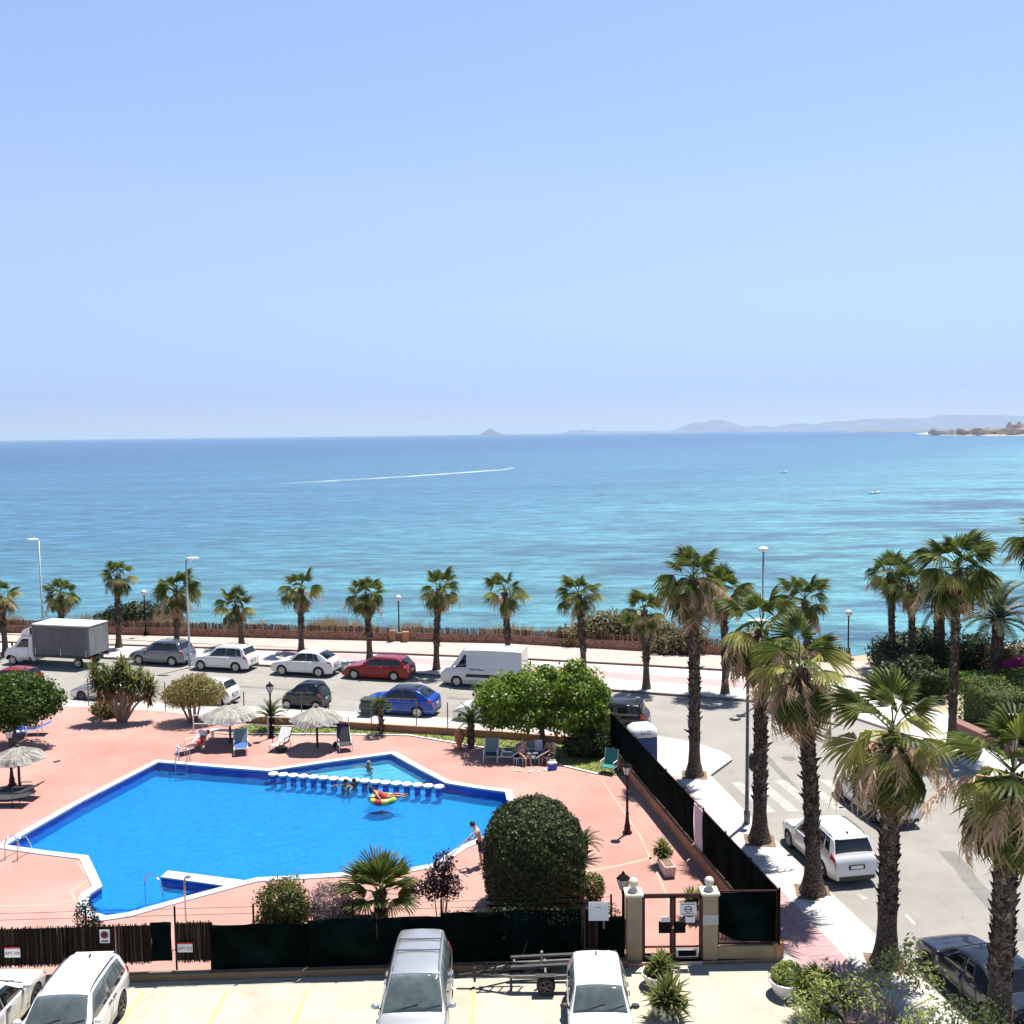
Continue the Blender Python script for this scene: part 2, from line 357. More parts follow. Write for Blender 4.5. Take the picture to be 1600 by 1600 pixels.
def add_lines(m, scale, width, dark, rot=0.0, wobble=.0):
    """fine joints or cracks: thin lines between the cells of a pattern, mixed into the base colour"""
    n = m.node_tree; L = n.links.new; N = n.nodes.new; b = n.nodes['Principled BSDF']; old = b.inputs['Base Color'].links[0].from_socket
    tc = N('ShaderNodeTexCoord'); mp = N('ShaderNodeMapping'); mp.inputs['Scale'].default_value = (scale,scale,scale); mp.inputs['Rotation'].default_value = (0,0,rot)
    v = N('ShaderNodeTexVoronoi'); v.feature = 'DISTANCE_TO_EDGE'; v.voronoi_dimensions = '2D'; v.inputs['Randomness'].default_value = wobble
    L(tc.outputs['Object'], mp.inputs[0])
    if wobble:
        nz = N('ShaderNodeTexNoise'); nz.inputs['Scale'].default_value = 3; nz.inputs['Detail'].default_value = 6; ad = N('ShaderNodeVectorMath'); ad.operation = 'MULTIPLY_ADD'
        ad.inputs[1].default_value = (.35,.35,0); L(mp.outputs[0], nz.inputs['Vector']); L(nz.outputs['Color'], ad.inputs[0]); L(mp.outputs[0], ad.inputs[2]); L(ad.outputs[0], v.inputs['Vector'])
    else: L(mp.outputs[0], v.inputs['Vector'])
    r = N('ShaderNodeMapRange'); r.inputs[1].default_value = width*.4; r.inputs[2].default_value = width; r.inputs[3].default_value = dark; r.inputs[4].default_value = 1.0
    h = N('ShaderNodeHueSaturation'); L(v.outputs['Distance'], r.inputs[0]); L(r.outputs[0], h.inputs['Value']); L(old, h.inputs['Color']); L(h.outputs[0], b.inputs['Base Color'])
add_lines(asphalt, .16, .006, .72, .3, 1.0)
add_lines(deck_m, 1.55, .035, .90, .18)
add_lines(park_m, .14, .005, .78, .5, 1.0)
add_lines(paving, 2.2, .035, .86, -.17)
def offset_line(pts, d):
    out = []
    for i, p in enumerate(pts):
        a = pts[max(i-1,0)]; b = pts[min(i+1,len(pts)-1)]; L = dist2(a, b)
        out.append((p[0]-(b[1]-a[1])/L*d, p[1]+(b[0]-a[0])/L*d))
    return out
def hole_ring(pts, d):          # grow a closed loop by d
    n = len(pts); A = sum(pts[i][0]*pts[(i+1)%n][1]-pts[(i+1)%n][0]*pts[i][1] for i in range(n)); s = -1 if A > 0 else 1
    out = []
    for i, p in enumerate(pts):
        a = Vector(pts[i-1]); b = Vector(p); c = Vector(pts[(i+1)%n])
        n1 = Vector((-(b-a).y, (b-a).x)).normalized(); n2 = Vector((-(c-b).y, (c-b).x)).normalized()
        k = (n1+n2)/max(.35, 1+n1.dot(n2)); out.append((b.x+k.x*d*s, b.y+k.y*d*s))
    return out

# land, one sheet with the pool cut out; it ends in a low bluff above the sea
bluff = offset_line(SEAWALL, 3.2)
LAND = [(-600,-60),(-600,140)] + [(-150,112)] + bluff + [(30,71),(60,76),(120,95),(300,170),(600,240),(600,-60)]
tag(sheet_with_hole('ground', LAND, hole_ring(POOL, .15), -0.012, land_m), kind='structure')
edge = LAND[1:-1]; mb = MB(); rnd = random.Random(5)
rows = [(0,-.012,0),(.7,-.7,.25),(2.2,-1.6,.5),(3.4,-3.2,.7),(6.5,-5.6,.8)]
dense = []
for a, b in zip(edge, edge[1:]):
    k = max(1, int(dist2(a,b)/1.6)) if abs(a[0]) < 100 else 3
    dense += [lp(a, b, i/k) for i in range(k)]
dense.append(edge[-1])
for j, (o, z, jit) in enumerate(rows):
    for q in offset_line(dense, o): mb.v.append((q[0]+rnd.uniform(-jit,jit), q[1]+rnd.uniform(-jit,jit), z+rnd.uniform(-jit,jit)*.6))
nd = len(dense)
for j in range(len(rows)-1):
    for i in range(nd-1): mb.f.append((j*nd+i, j*nd+i+1, (j+1)*nd+i+1, (j+1)*nd+i))
tag(mb.build('sea_bluff', rock_m), kind='structure')

# sea: colour follows the depth of the water and the weed beds on its floor, with wave light and dark painted over
def sea_material():
    m, n, b = _new('sea_water'); L = n.links.new; N = n.nodes.new
    geo = N("ShaderNodeNewGeometry"); sep = N("ShaderNodeSeparateXYZ"); L(geo.outputs['Position'], sep.inputs[0])
    def math_(op, a, bb=None):
        q = N("ShaderNodeMath"); q.operation = op
        for i, z in enumerate((a, bb)):
            if z is None: continue
            if isinstance(z, (int, float)): q.inputs[i].default_value = z
            else: L(z, q.inputs[i])
        return q.outputs[0]
    def noise(sx, sy, detail=4, rough=.6, rot=.12):
        mp = N("ShaderNodeMapping"); mp.vector_type = 'TEXTURE' if False else 'POINT'
        mp.inputs['Scale'].default_value = (sx, sy, 1); mp.inputs['Rotation'].default_value = (0, 0, rot)
        L(geo.outputs['Position'], mp.inputs[0]); t = N("ShaderNodeTexNoise"); t.inputs['Scale'].default_value = 1
        t.inputs['Detail'].default_value = detail; t.inputs['Roughness'].default_value = rough; L(mp.outputs[0], t.inputs['Vector']); return t.outputs[0]
    def rng(v, a, bb, lo=0, hi=1, smooth=True):
        q = N("ShaderNodeMapRange"); q.interpolation_type = 'SMOOTHSTEP' if smooth else 'LINEAR'
        q.inputs[1].default_value = a; q.inputs[2].default_value = bb; q.inputs[3].default_value = lo; q.inputs[4].default_value = hi
        L(v, q.inputs[0]); return q.outputs[0]
    def mix(f, a, bb):
        q = N("ShaderNodeMix"); q.data_type = 'RGBA'
        if isinstance(f, float): q.inputs[0].default_value = f
        else: L(f, q.inputs[0])
        for i, z in ((6, a), (7, bb)):
            if isinstance(z, tuple): q.inputs[i].default_value = rgba(z)
            else: L(z, q.inputs[i])
        return q.outputs[2]
    # distance off shore; the bay on the right is shallower further out
    d = math_('SUBTRACT', sep.outputs['Y'], math_('MULTIPLY', sep.outputs['X'], 1.5))
    d = math_('ADD', d, math_('MULTIPLY', math_('SUBTRACT', noise(.004, .010), .5), 160))
    shallow = rng(d, -40, 380, 1, 0); mid = rng(d, 60, 1800, 1, 0)
    col = mix(mid, SEA_DEEP, SEA_MID); col = mix(shallow, col, SEA_SHALLOW)
    weed = math_('MULTIPLY', rng(noise(.016, .042, 6, .65), .47, .60), rng(sep.outputs['Y'], 700, 260, 0, 1))
    weed = math_('MULTIPLY', weed, rng(d, 60, 260, 1, .10))
    col = mix(math_('MULTIPLY', weed, .8), col, SEA_WEED)
    streak = rng(noise(.11, .27, 7, .75, .10), .32, .68, .5, 1.42)  # light and dark of the ripples put into the base colour
    streak2 = rng(noise(.006, .03, 6, .7, .06), .3, .75, .78, 1.18)
    hs = N("ShaderNodeHueSaturation"); L(col, hs.inputs['Color']); L(math_('MULTIPLY', streak, streak2), hs.inputs['Value'])
    L(hs.outputs[0], b.inputs['Base Color'])
    b.inputs['Roughness'].default_value = .22; b.inputs['IOR'].default_value = 1.33; b.inputs['Specular IOR Level'].default_value = .3
    h = math_('ADD', noise(.3, .9, 6, .7), math_('MULTIPLY', noise(.06, .26, 4, .6), 3.0))
    bp = N("ShaderNodeBump"); bp.inputs['Strength'].default_value = 1.0; bp.inputs['Distance'].default_value = .8
    L(h, bp.inputs['Height']); L(bp.outputs[0], b.inputs['Normal'])
    return m
SEA_DEEP, SEA_MID, SEA_SHALLOW, SEA_WEED = (.026,.100,.205), (.042,.16,.255), (.12,.34,.37), (.03,.07,.15)
mb = MB(); ys = [55, 90, 140, 220, 400, 800, 2000, 6000, 20000, 45000]; xs = [-45000,-15000,-3000,-600,-150,0,150,600,3000,15000,45000]
for y in ys:
    for x in xs: mb.v.append((x, y if y > 55 else 40, -5.0))
for j in range(len(ys)-1):
    for i in range(len(xs)-1):
        a = j*len(xs)+i; mb.f.append((a, a+1, a+1+len(xs), a+len(xs)))
tag(mb.build('sea', sea_material()), kind='structure')

# roads
def sheet(name, poly, z, m, kind='structure', parent=None):
    o = MB(); n = len(poly); A = sum(poly[i][0]*poly[(i+1)%n][1]-poly[(i+1)%n][0]*poly[i][1] for i in range(n))
    if A < 0: poly = poly[::-1]
    o.v = [(p[0], p[1], z) for p in poly]; o.f = [tuple(range(n))]
    ob = o.build(name, m, parent)
    if kind: tag(ob, kind=kind)
    return ob
RK = [(18.07,54.99), (20.49,50.15), (22.00,41.52), (23.69,29.44), (40,-10)]         # right hand kerb of the side street
road = KERB[:] + [(22,-10)] + [RK[4],RK[3],RK[2],RK[1]] + FAR_KERB[::-1]
sheet('road', road, 0.0, asphalt)
# zebra crossing over the side street: bars run along the street
STREET = Vector((-.165,.986))
for i in range(7):
    a = Vector((10.08,43.91)) + Vector((1,.06))*(i*1.02)
    b = a - STREET*3.7
    mbz = MB(); w = Vector((.26,0))
    mbz.v = [(a.x-w.x,a.y,.004),(b.x-w.x,b.y,.004),(b.x+w.x,b.y,.004),(a.x+w.x,a.y,.004)]; mbz.f = [(0,1,2,3)]
    tag(mbz.build('crossing_stripe', white_paint), kind='structure')
for k, (a, b, w_) in enumerate((((-4.04,59.02),(7.10,54.70),.5),((12.31,48.09),(12.74,36.35),.35),((-21.02,63.26),(-11.35,60.57),.4),((16.35,36.24),(15.83,29.63),.6))):
    d_ = Vector((b[0]-a[0], b[1]-a[1])); d_ = Vector((-d_.y, d_.x)).normalized()*w_/2; kk = random.Random(k)
    pts = [lp(a,b,i/9) for i in range(10)]; up = [(p[0]+d_.x*kk.uniform(.8,1.2), p[1]+d_.y*kk.uniform(.8,1.2)) for p in pts]; dn = [(p[0]-d_.x*kk.uniform(.8,1.2), p[1]-d_.y*kk.uniform(.8,1.2)) for p in pts]
    sheet('road_patch', up + dn[::-1], .003, mat('tar%d' % k, (.15,.142,.13), .85, (.185,.175,.16), 1.5))
for q in ((2.89,57.28), (13.37,47.07)):
    mbz = MB(); mbz.v = [(q[0]+.33*math.cos(6.2832*i/18), q[1]+.33*math.sin(6.2832*i/18), .006) for i in range(18)]; mbz.f = [tuple(range(18))]; tag(mbz.build('manhole_cover', mat('cover', (.11,.105,.10), .7, (.15,.145,.135), 6)), kind='structure')
# tar patch line and lane mark on the street
sheet('road_marking', [(12.76,31.35), (12.92,31.43), (12.93,30.75), (12.80,30.67)], .004, white_paint)
sheet('road_marking', [(11.69,32.83), (11.85,32.92), (12.00,32.54), (11.82,32.40)], .004, white_paint)
sheet('manhole_cover', [(7.71,57.90), (8.17,58.16), (8.34,57.73), (7.84,57.47)], .004, M_['trim'])

# pavements as real steps
near_pave = KERB[:] + [(20,0),(9.5,0), (9.24,25.41), (8.47,27.62), (7.95,28.47)] + [FENCE_A] + LOWWALL[::-1] + [(-20.69,56.45), (-26.91,57.80), (-41.82,60.05), (-75.0,68.5)]
tag(MB().prism(near_pave, -.1, .12).build('pavement', paving), kind='structure')
kb = offset_line(KERB, -.13)
mb = MB()
for (a, b, c, d) in zip(KERB, KERB[1:], kb[1:], kb): mb.prism([a,b,c,d], -.05, .125)
tag(mb.build('kerb', kerb_m), kind='structure')
low_pr = FAR_KERB + [RK[1], (25.16,50.17), (23.21,56.90)] + MID_STEP[::-1]
tag(MB().prism(low_pr, -.1, .13).build('promenade', paving), kind='structure')
fk = offset_line(FAR_KERB, .15); mb = MB()
for (a, b, c, d) in zip(FAR_KERB, FAR_KERB[1:], fk[1:], fk): mb.prism([a,b,c,d], -.05, .135)
tag(mb.build('kerb', mat('far_kerb', (.17,.10,.085), .85, (.22,.14,.12), 2)), kind='structure')
up_pr = MID_STEP + [(24.12,59.17), (27.15,64.59)] + offset_line(SEAWALL, .6)[::-1]
tag(MB().prism(up_pr, -.1, .24).build('promenade', mat('promenade_paving', (.39,.315,.275), .85, (.44,.36,.32), .8, bump=.1, stain=(.33,.26,.225), sscale=.3)), kind='structure')
ms = offset_line(MID_STEP, .16); mb = MB()
for (a, b, c, d) in zip(MID_STEP, MID_STEP[1:], ms[1:], ms): mb.prism([a,b,c,d], -.05, .246)
tag(mb.build('step', mat('step_edge', (.17,.09,.075), .85, (.22,.12,.1), 2)), kind='structure')
# pink band along the lower promenade
pb = [(.0,0),]; A = offset_line(FAR_KERB[3:], 2.6); B = offset_line(FAR_KERB[3:], 4.4)
mb = MB()
for (a, b, c, d) in zip(A, A[1:], B[1:], B): mb.prism([a,b,c,d], .1, .134)
tag(mb.build('promenade_band', pink_pave), kind='structure')
right_pave = [RK[1], RK[2], RK[3], (46,-10), (52,-10), (25.95,32.35), (24.15,45.65), (23.15,50.15), (22.66,53.77)]
tag(MB().prism(right_pave, -.1, .12).build('pavement', paving), kind='structure')

# slabs of the pavement along the side street: each a stone of its own near by

# palm positions along the pavement (trunk bases) and their tree pits
STREET_PALMS = [(8.30,44.56), (9.46,37.15), (10.19,32.77), (10.98,28.18), (12.55,24.6)]
PITS = STREET_PALMS
def street_slabs():
    root = bpy.data.objects.new('side_pavement', None); COL.objects.link(root); tag(root, kind='structure')
    u = STREET; side = Vector((u.y, -u.x))                    # side: towards the road
    p0 = Vector(KERB[15]); d0 = (Vector(KERB[16]) - p0)       # kerb from px 1200 to 1375
    def kerb_at(y):                                            # x of the kerb on world y
        pts = KERB[12:]
        for a, b in zip(pts, pts[1:]):
            if (a[1]-y)*(b[1]-y) <= 0 and a[1] != b[1]: return lerp(a[0], b[0], (y-a[1])/(b[1]-a[1]))
        return None
    pits = [Vector(p) for p in PITS]
    slab = data('paver', MB().box(-.232,.232,-.465,.465,0,.03).v, MB().box(0,1,0,1,0,1).f); slab.materials.append(slab_m)
    pink = data('paver', MB().box(-.265,.265,-.265,.265,0,.03).v, MB().box(0,1,0,1,0,1).f); pink.materials.append(pink_slab)
    far = {'w': MB(), 'p': MB()}; rz = math.atan2(u.y, u.x) - math.pi/2; rr = random.Random(3)
    y = 23.5
    while y < 45.5:
        kx = kerb_at(y)
        if kx is not None:
            for c in range(3):
                q = Vector((kx - .17 - .24 - c*.475, y))
                if any((q-p).length < .8 for p in pits): continue
                if y < 38: link('paver', slab, None, root, (q.x, q.y, .098 + rr.uniform(0,.004)), (0, 0, rz))
                else: far['w'].obox((q.x, q.y, .113), (.465,.93,.03), rz)
        y += .945
    y = 23.5
    while y < 45.5:
        kx = kerb_at(y)
        if kx is not None:
            for c in range(3):
                q = Vector((kx - .17 - 1.43 - .3 - c*.54, y))
                if any((q-p).length < .75 for p in pits): continue
                fx = lerp(FENCE_B[0], FENCE_A[0], (y-FENCE_B[1])/(FENCE_A[1]-FENCE_B[1]))
                if y > FENCE_B[1] and q.x < fx + .45: continue
                if y < 38: link('paver', pink, None, root, (q.x, q.y, .098 + rr.uniform(0,.004)), (0, 0, rz))
                else: far['p'].obox((q.x, q.y, .113), (.53,.53,.03), rz)
        y += .545
    for k, m in (('w', slab_m), ('p', pink_slab)):
        tag(far[k].build('paving', m, root), kind='stuff')
for i, p in enumerate(STREET_PALMS):
    pit = MB().obox((p[0], p[1], .1), (1.15,1.15,.06), -.16)
    tag(pit.build('tree_pit', M_['soil']), kind='structure')
street_slabs()

# car park
PARK = [(-60,26.4), (-11.52,27.94), (3.28,28.36), (7.87,28.51), (8.47,27.62), (9.24,25.41), (9.4,0), (9.4,-20), (-60,-20)]
tag(MB().prism(PARK, -.1, .02).build('car_park', park_m), kind='structure')
for X in (-13.3, -10.85, -8.42, -6.1, -3.72, -1.27):
    sheet('bay_line', [(X-.05,27.4),(X-.05,20.0),(X+.05,20.0),(X+.05,27.4)], .024, yellow_m)

# pool deck with the pool cut out
DECK = [(-60,26.6), (-11.62,28.21), (3.28,28.36), (7.88,28.69), FENCE_B, FENCE_A] + LOWWALL[::-1] + [(-20.69,56.45), (-26.91,57.80), (-41.82,60.05), (-75.0,68.5)]
rim = hole_ring(POOL, .30)
tag(sheet_with_hole('pool_deck', DECK, hole_ring(POOL, .2), .12, deck_m, depth=.2), kind='structure')
# darker stamped bands and pale joints in the deck
def band(pts, w, z=.124, m=None, name='deck_joint'):
    a = offset_line(pts, w/2); b = offset_line(pts, -w/2); mb = MB()
    for (p, q, r, s_) in zip(a, a[1:], b[1:], b):
        k = len(mb.v); mb.v += [(p[0],p[1],z),(q[0],q[1],z),(r[0],r[1],z),(s_[0],s_[1],z)]; mb.f.append((k+3,k+2,k+1,k))
    return tag(mb.build(name, m or joint_m), kind='structure')
band([(3.28,44.91), (3.96,44.12), (4.89,37.78), (5.14,33.15), (5.18,31.11)], .09)
band([(2.51,34.62), (3.72,35.06), (5.11,35.72)], .16)
band([(-0.15,46.19), (1.67,45.67), (3.86,44.63)], .09)
band([(-17.68,32.53), (-15.92,32.53), (-15.25,32.88), (-15.68,33.56), (-15.47,34.55), (-16.51,35.96)], .12)
sheet('drain', [(-22.86,47.59), (-22.64,47.86), (-22.46,47.67), (-22.68,47.39)], .124, M_['trim'])

# the pool
pool = bpy.data.objects.new('swimming_pool', None); COL.objects.link(pool); tag(pool, 'swimming pool of angular outline, bright blue tiled, with white stone coping', 'pool')
tile_m = None
def pool_tile():
    m, n, b = _new('pool_tile'); L = n.links.new; N = n.nodes.new
    tc = N("ShaderNodeTexCoord"); br = N("ShaderNodeTexBrick"); br.offset = 0.0; br.inputs['Scale'].default_value = 8.0
    br.inputs['Mortar Size'].default_value = .012; br.inputs['Brick Width'].default_value = .5; br.inputs['Row Height'].default_value = .5
    br.inputs['Color1'].default_value = (.005,.235,.70,1); br.inputs['Color2'].default_value = (.011,.33,.86,1); br.inputs['Mortar'].default_value = (.09,.42,.8,1)
    no = N("ShaderNodeTexNoise"); no.inputs['Scale'].default_value = 2.2; no.inputs['Detail'].default_value = 8; no.inputs['Roughness'].default_value = .7
    hs = N("ShaderNodeHueSaturation"); mr = N("ShaderNodeMapRange"); mr.inputs[1].default_value = .3; mr.inputs[2].default_value = .7
    mr.inputs[3].default_value = .78; mr.inputs[4].default_value = 1.15
    L(tc.outputs['Object'], br.inputs['Vector']); L(tc.outputs['Object'], no.inputs['Vector']); L(no.outputs[0], mr.inputs[0])
    L(mr.outputs[0], hs.inputs['Value']); L(br.outputs[0], hs.inputs['Color']); L(hs.outputs[0], b.inputs['Base Color'])
    b.inputs['Roughness'].default_value = .4
    return m
tile_m = pool_tile()
wall_tile = mat('pool_wall_tile', (.003,.08,.45), .5, (.006,.12,.56), 3, spec=.2)
def water_mat():
    m, n, b = _new('pool_water'); L = n.links.new; N = n.nodes.new
    n.nodes.remove(b); t0 = N("ShaderNodeBsdfTransparent"); t0.inputs[0].default_value = (.72,.93,1,1)
    rf = N("ShaderNodeBsdfRefraction"); rf.inputs['IOR'].default_value = 1.16; rf.inputs['Roughness'].default_value = .02; rf.inputs['Color'].default_value = (.72,.93,1,1)
    t = N("ShaderNodeMixShader"); t.inputs[0].default_value = .3; L(t0.outputs[0], t.inputs[1]); L(rf.outputs[0], t.inputs[2])
    g = N("ShaderNodeBsdfGlossy"); g.inputs['Roughness'].default_value = .03
    fr = N("ShaderNodeFresnel"); fr.inputs['IOR'].default_value = 1.14
    tc = N("ShaderNodeTexCoord"); no = N("ShaderNodeTexNoise"); no.inputs['Scale'].default_value = 2.6; no.inputs['Detail'].default_value = 4
    L(tc.outputs['Object'], no.inputs['Vector']); bp = N("ShaderNodeBump"); bp.inputs['Strength'].default_value = .55; bp.inputs['Distance'].default_value = .12
    L(no.outputs[0], bp.inputs['Height']); L(bp.outputs[0], g.inputs['Normal']); L(bp.outputs[0], rf.inputs['Normal']); L(bp.outputs[0], fr.inputs['Normal'])
    mx = N("ShaderNodeMixShader"); L(fr.outputs[0], mx.inputs[0]); L(t.outputs[0], mx.inputs[1]); L(g.outputs[0], mx.inputs[2])
    L(mx.outputs[0], n.nodes["Material Output"].inputs[0])
    return m
PD = -.52
def inset_poly(pts, z, name, m):
    o = sheet(name, pts, z, m, kind=None); o.parent = pool; return o
inset_poly(POOL, PD, 'pool_floor', tile_m)
mb = MB(); n = len(POOL)
for i in range(n):
    a, b = POOL[i], POOL[(i+1)%n]; k = len(mb.v)
    mb.v += [(a[0],a[1],PD),(b[0],b[1],PD),(b[0],b[1],.115),(a[0],a[1],.115)]; mb.f.append((k,k+1,k+2,k+3))
mb.build('pool_wall', wall_tile, pool)
water = inset_poly(hole_ring(POOL, -.004), .085, 'water', water_mat())
mb = MB(); inner = hole_ring(POOL, -.03); k = n
mb.v = [(p[0],p[1],.155) for p in rim] + [(p[0],p[1],.155) for p in inner] + [(p[0],p[1],.06) for p in rim] + [(p[0],p[1],.06) for p in inner]
for i in range(n):
    j = (i+1)%n; mb.f += [(i,j,n+j,n+i),(n+i,n+j,3*n+j,3*n+i),(2*n+i,2*n+j,j,i),(3*n+i,3*n+j,2*n+j,2*n+i)]
bm = bmesh.new(); me = data('coping', mb.v, mb.f); bm.from_mesh(me); bmesh.ops.recalc_face_normals(bm, faces=bm.faces); bm.to_mesh(me); bm.free()
link('coping', me, mat('coping', (.42,.46,.50), .6, (.50,.53,.56), 2.0, stain=(.36,.37,.36), sscale=.6), pool)
# shallow shelf in the far corner beyond the stepping stones, and the small basin in front of the jetty
inset_poly([(-11.75,46.48), (-9.03,47.66), (-6.24,48.71), (-4.63,46.40), (-3.43,44.62), (-7.42,45.44)], -.32, 'shallow_floor', mat('shallow_tile', (.10,.42,.70), .4, (.2,.55,.8), 2.5))
mb = MB(); jet = [(-12.89,34.55), (-12.81,35.07), (-9.31,34.06), (-9.97,33.66)]
mb.prism(jet, PD, .16); jo = mb.build('jetty', mat('jetty', (.40,.47,.54), .5, (.46,.53,.60), 2.0), pool)
jw = MB(); jj = hole_ring(jet, .006); jw.prism(jj, PD, .10); jw.build('jetty_wall', wall_tile, pool)
sp_ = MB(); sp_.prism([(-15.08,34.67), (-12.89,34.41), (-10.62,34.55), (-11.76,33.80), (-13.29,32.76), (-14.54,32.84), (-15.09,33.46)], PD, -.30); sp_.build('pool_step', tile_m, pool)

# lawn behind the pool
LAWN = [(-14.77,53.55), (-10.62,52.66), (-7.01,51.71), (-3.53,50.90), (-0.15,50.01), (3.10,48.95), (4.72,47.89), (5.33,44.49), (3.87,44.80), (1.70,46.48), (-0.15,48.08), (-2.45,49.37), (-5.57,51.10), (-9.71,51.49), (-13.85,51.66), (-15.62,51.84)]
tag(MB().prism(LAWN, .05, .15).build('lawn', M_['grass']), kind='structure')
lk = LAWN[8:]
band(lk, .14, .165, M_['white_stone'], 'lawn_edging')

# ================================================================== PLANTS
NR = np.random.default_rng(11)
def fan_mesh(seed, petiole=.85, r=.95, droop=.35, spread=112, fold=.12, n=24, width=1.0, solid=.70):
    """one fan leaf: stalk along +X, pleated blades spread round its end, tips split and hanging"""
    rr = random.Random(seed); mb = MB()
    mb.tube([(0,0,0),(petiole*.5,0,.03),(petiole,0,0)], [.028,.02,.014], 4)
    H = Vector((petiole, 0, 0)); da = R(spread)*2/n
    for i in range(n):
        a = -R(spread) + da*(i+.5); L = r*(.82+.18*math.cos(a*.7))*rr.uniform(.80,1.07)
        def P(rad, off, dz):
            aa = a + off*da
            x = math.cos(aa)*rad; y = math.sin(aa)*rad*width
            fz = -fold*abs(y)*1.6 - droop*(rad/r)**3*(.8+.4*abs(math.sin(a)))*r
            return (H.x+x, y, fz+dz)
        k = len(mb.v); s = L*(solid - rr.random()**2*.22); pl = .03
        dr = rr.uniform(0,.16)
        mb.v += [P(.03,0,0), P(s,-.5,-pl), P(s,0,pl), P(s,.5,-pl), P(L*.86,-.27,-.02-dr*.4), P(L*.86,.27,-.02-dr*.4), P(L*1.02,rr.uniform(-.3,.3),-.06-dr)]
        mb.f += [(k,k+1,k+2),(k,k+2,k+3),(k+1,k+4,k+2),(k+2,k+4,k+5),(k+2,k+5,k+3),(k+4,k+6,k+5)]
    return mb
def pinnate_mesh(seed, L=2.4, n=26, leaf=.42, w=.032, arch=.9, vee=.5):
    rr = random.Random(seed); mb = MB()
    def C(t): return Vector((L*(t-.10*t*t*arch), 0, L*(.16*t-.62*arch*t*t*t*.75)))
    mb.tube([C(i/8) for i in range(9)], [.03*(1-.85*i/8) for i in range(9)], 4, False)
    for i in range(n):
        t = .1 + .9*i/(n-1); p = C(t); tn = (C(min(1,t+.02))-C(t-.02)).normalized()
        l = leaf*(math.sin(math.pi*(.15+.8*t))**.6)*rr.uniform(.85,1.1)
        for sgn in (-1,1):
            d = (tn*.75 + Vector((0,sgn,0))*.8 + Vector((0,0,vee*rr.uniform(.5,1)))).normalized(); e = tn*w
            q = p + d*l + Vector((0,0,-l*.22)); m_ = p + d*l*.55
            k = len(mb.v); mb.v += [tuple(p-e), tuple(m_-e*.9), tuple(q), tuple(m_+e*.9), tuple(p+e)]; mb.f.append((k,k+1,k+2,k+3,k+4))
    return mb
def meshes(fn, seeds, m, nm, **kw):
    out = []
    for s in seeds:
        b = fn(s, **kw); me = data(nm, b.v, b.f); me.materials.append(m); out.append(me)
    return out
FAN_UP = meshes(fan_mesh, (1,2,3), M_['frond'], 'frond', droop=.16, spread=105, fold=.10)
FAN_MID = meshes(fan_mesh, (4,5,6), M_['frond'], 'frond', droop=.55, spread=98, fold=.3)
FAN_LIME = meshes(fan_mesh, (7,8), M_['frond_lime'], 'frond', droop=.4, spread=108, fold=.25)
FAN_DEAD = meshes(fan_mesh, (9,10,11), M_['frond_dead'], 'dead_frond', droop=.75, spread=85, fold=.5, width=.7, n=18)
FAN_BROWN = meshes(fan_mesh, (12,13), M_['frond_brown'], 'dead_frond', droop=.5, spread=80, fold=.7, width=.6, n=18)
def stalk_mesh(seed, L=1.25, k=90):
    rr = random.Random(seed); mb = MB(); C = lambda t: Vector((L*t, 0, .22*t-.75*t*t*t))
    mb.tube([C(i/5) for i in range(6)], [.016,.015,.013,.011,.009,.006], 4, False)
    for i in range(k):
        t = rr.uniform(.3,1); p = C(t); l = rr.uniform(.18,.5); d = Vector((rr.uniform(-.15,.4), rr.uniform(-.45,.45), -rr.uniform(.3,1))).normalized()*l; w = Vector((rr.uniform(-1,1), rr.uniform(-1,1), 0)).normalized()*rr.uniform(.006,.014)
        m_ = p + d*.5 + Vector((rr.uniform(-.06,.06), rr.uniform(-.06,.06), 0)); q = len(mb.v); mb.v += [tuple(p-w), tuple(p+w), tuple(m_+w), tuple(p+d), tuple(m_-w)]; mb.f += [(q,q+1,q+2,q+4),(q+4,q+2,q+3)]
    return mb
FAN_STIFF = meshes(fan_mesh, (14,15,16), M_['frond'], 'frond', petiole=.7, r=1.15, droop=.03, spread=62, fold=.06, n=18, solid=.5)
STALK = meshes(stalk_mesh, (31,32,33), M_['straw_stalk'], 'flower_stalk')
DATE = meshes(pinnate_mesh, (20,21,22), M_['date_frond'], 'frond')
CYCAD = meshes(pinnate_mesh, (23,24), M_['cycad_frond'], 'frond', L=1.0, n=22, leaf=.2, w=.016, arch=1.0, vee=.4)

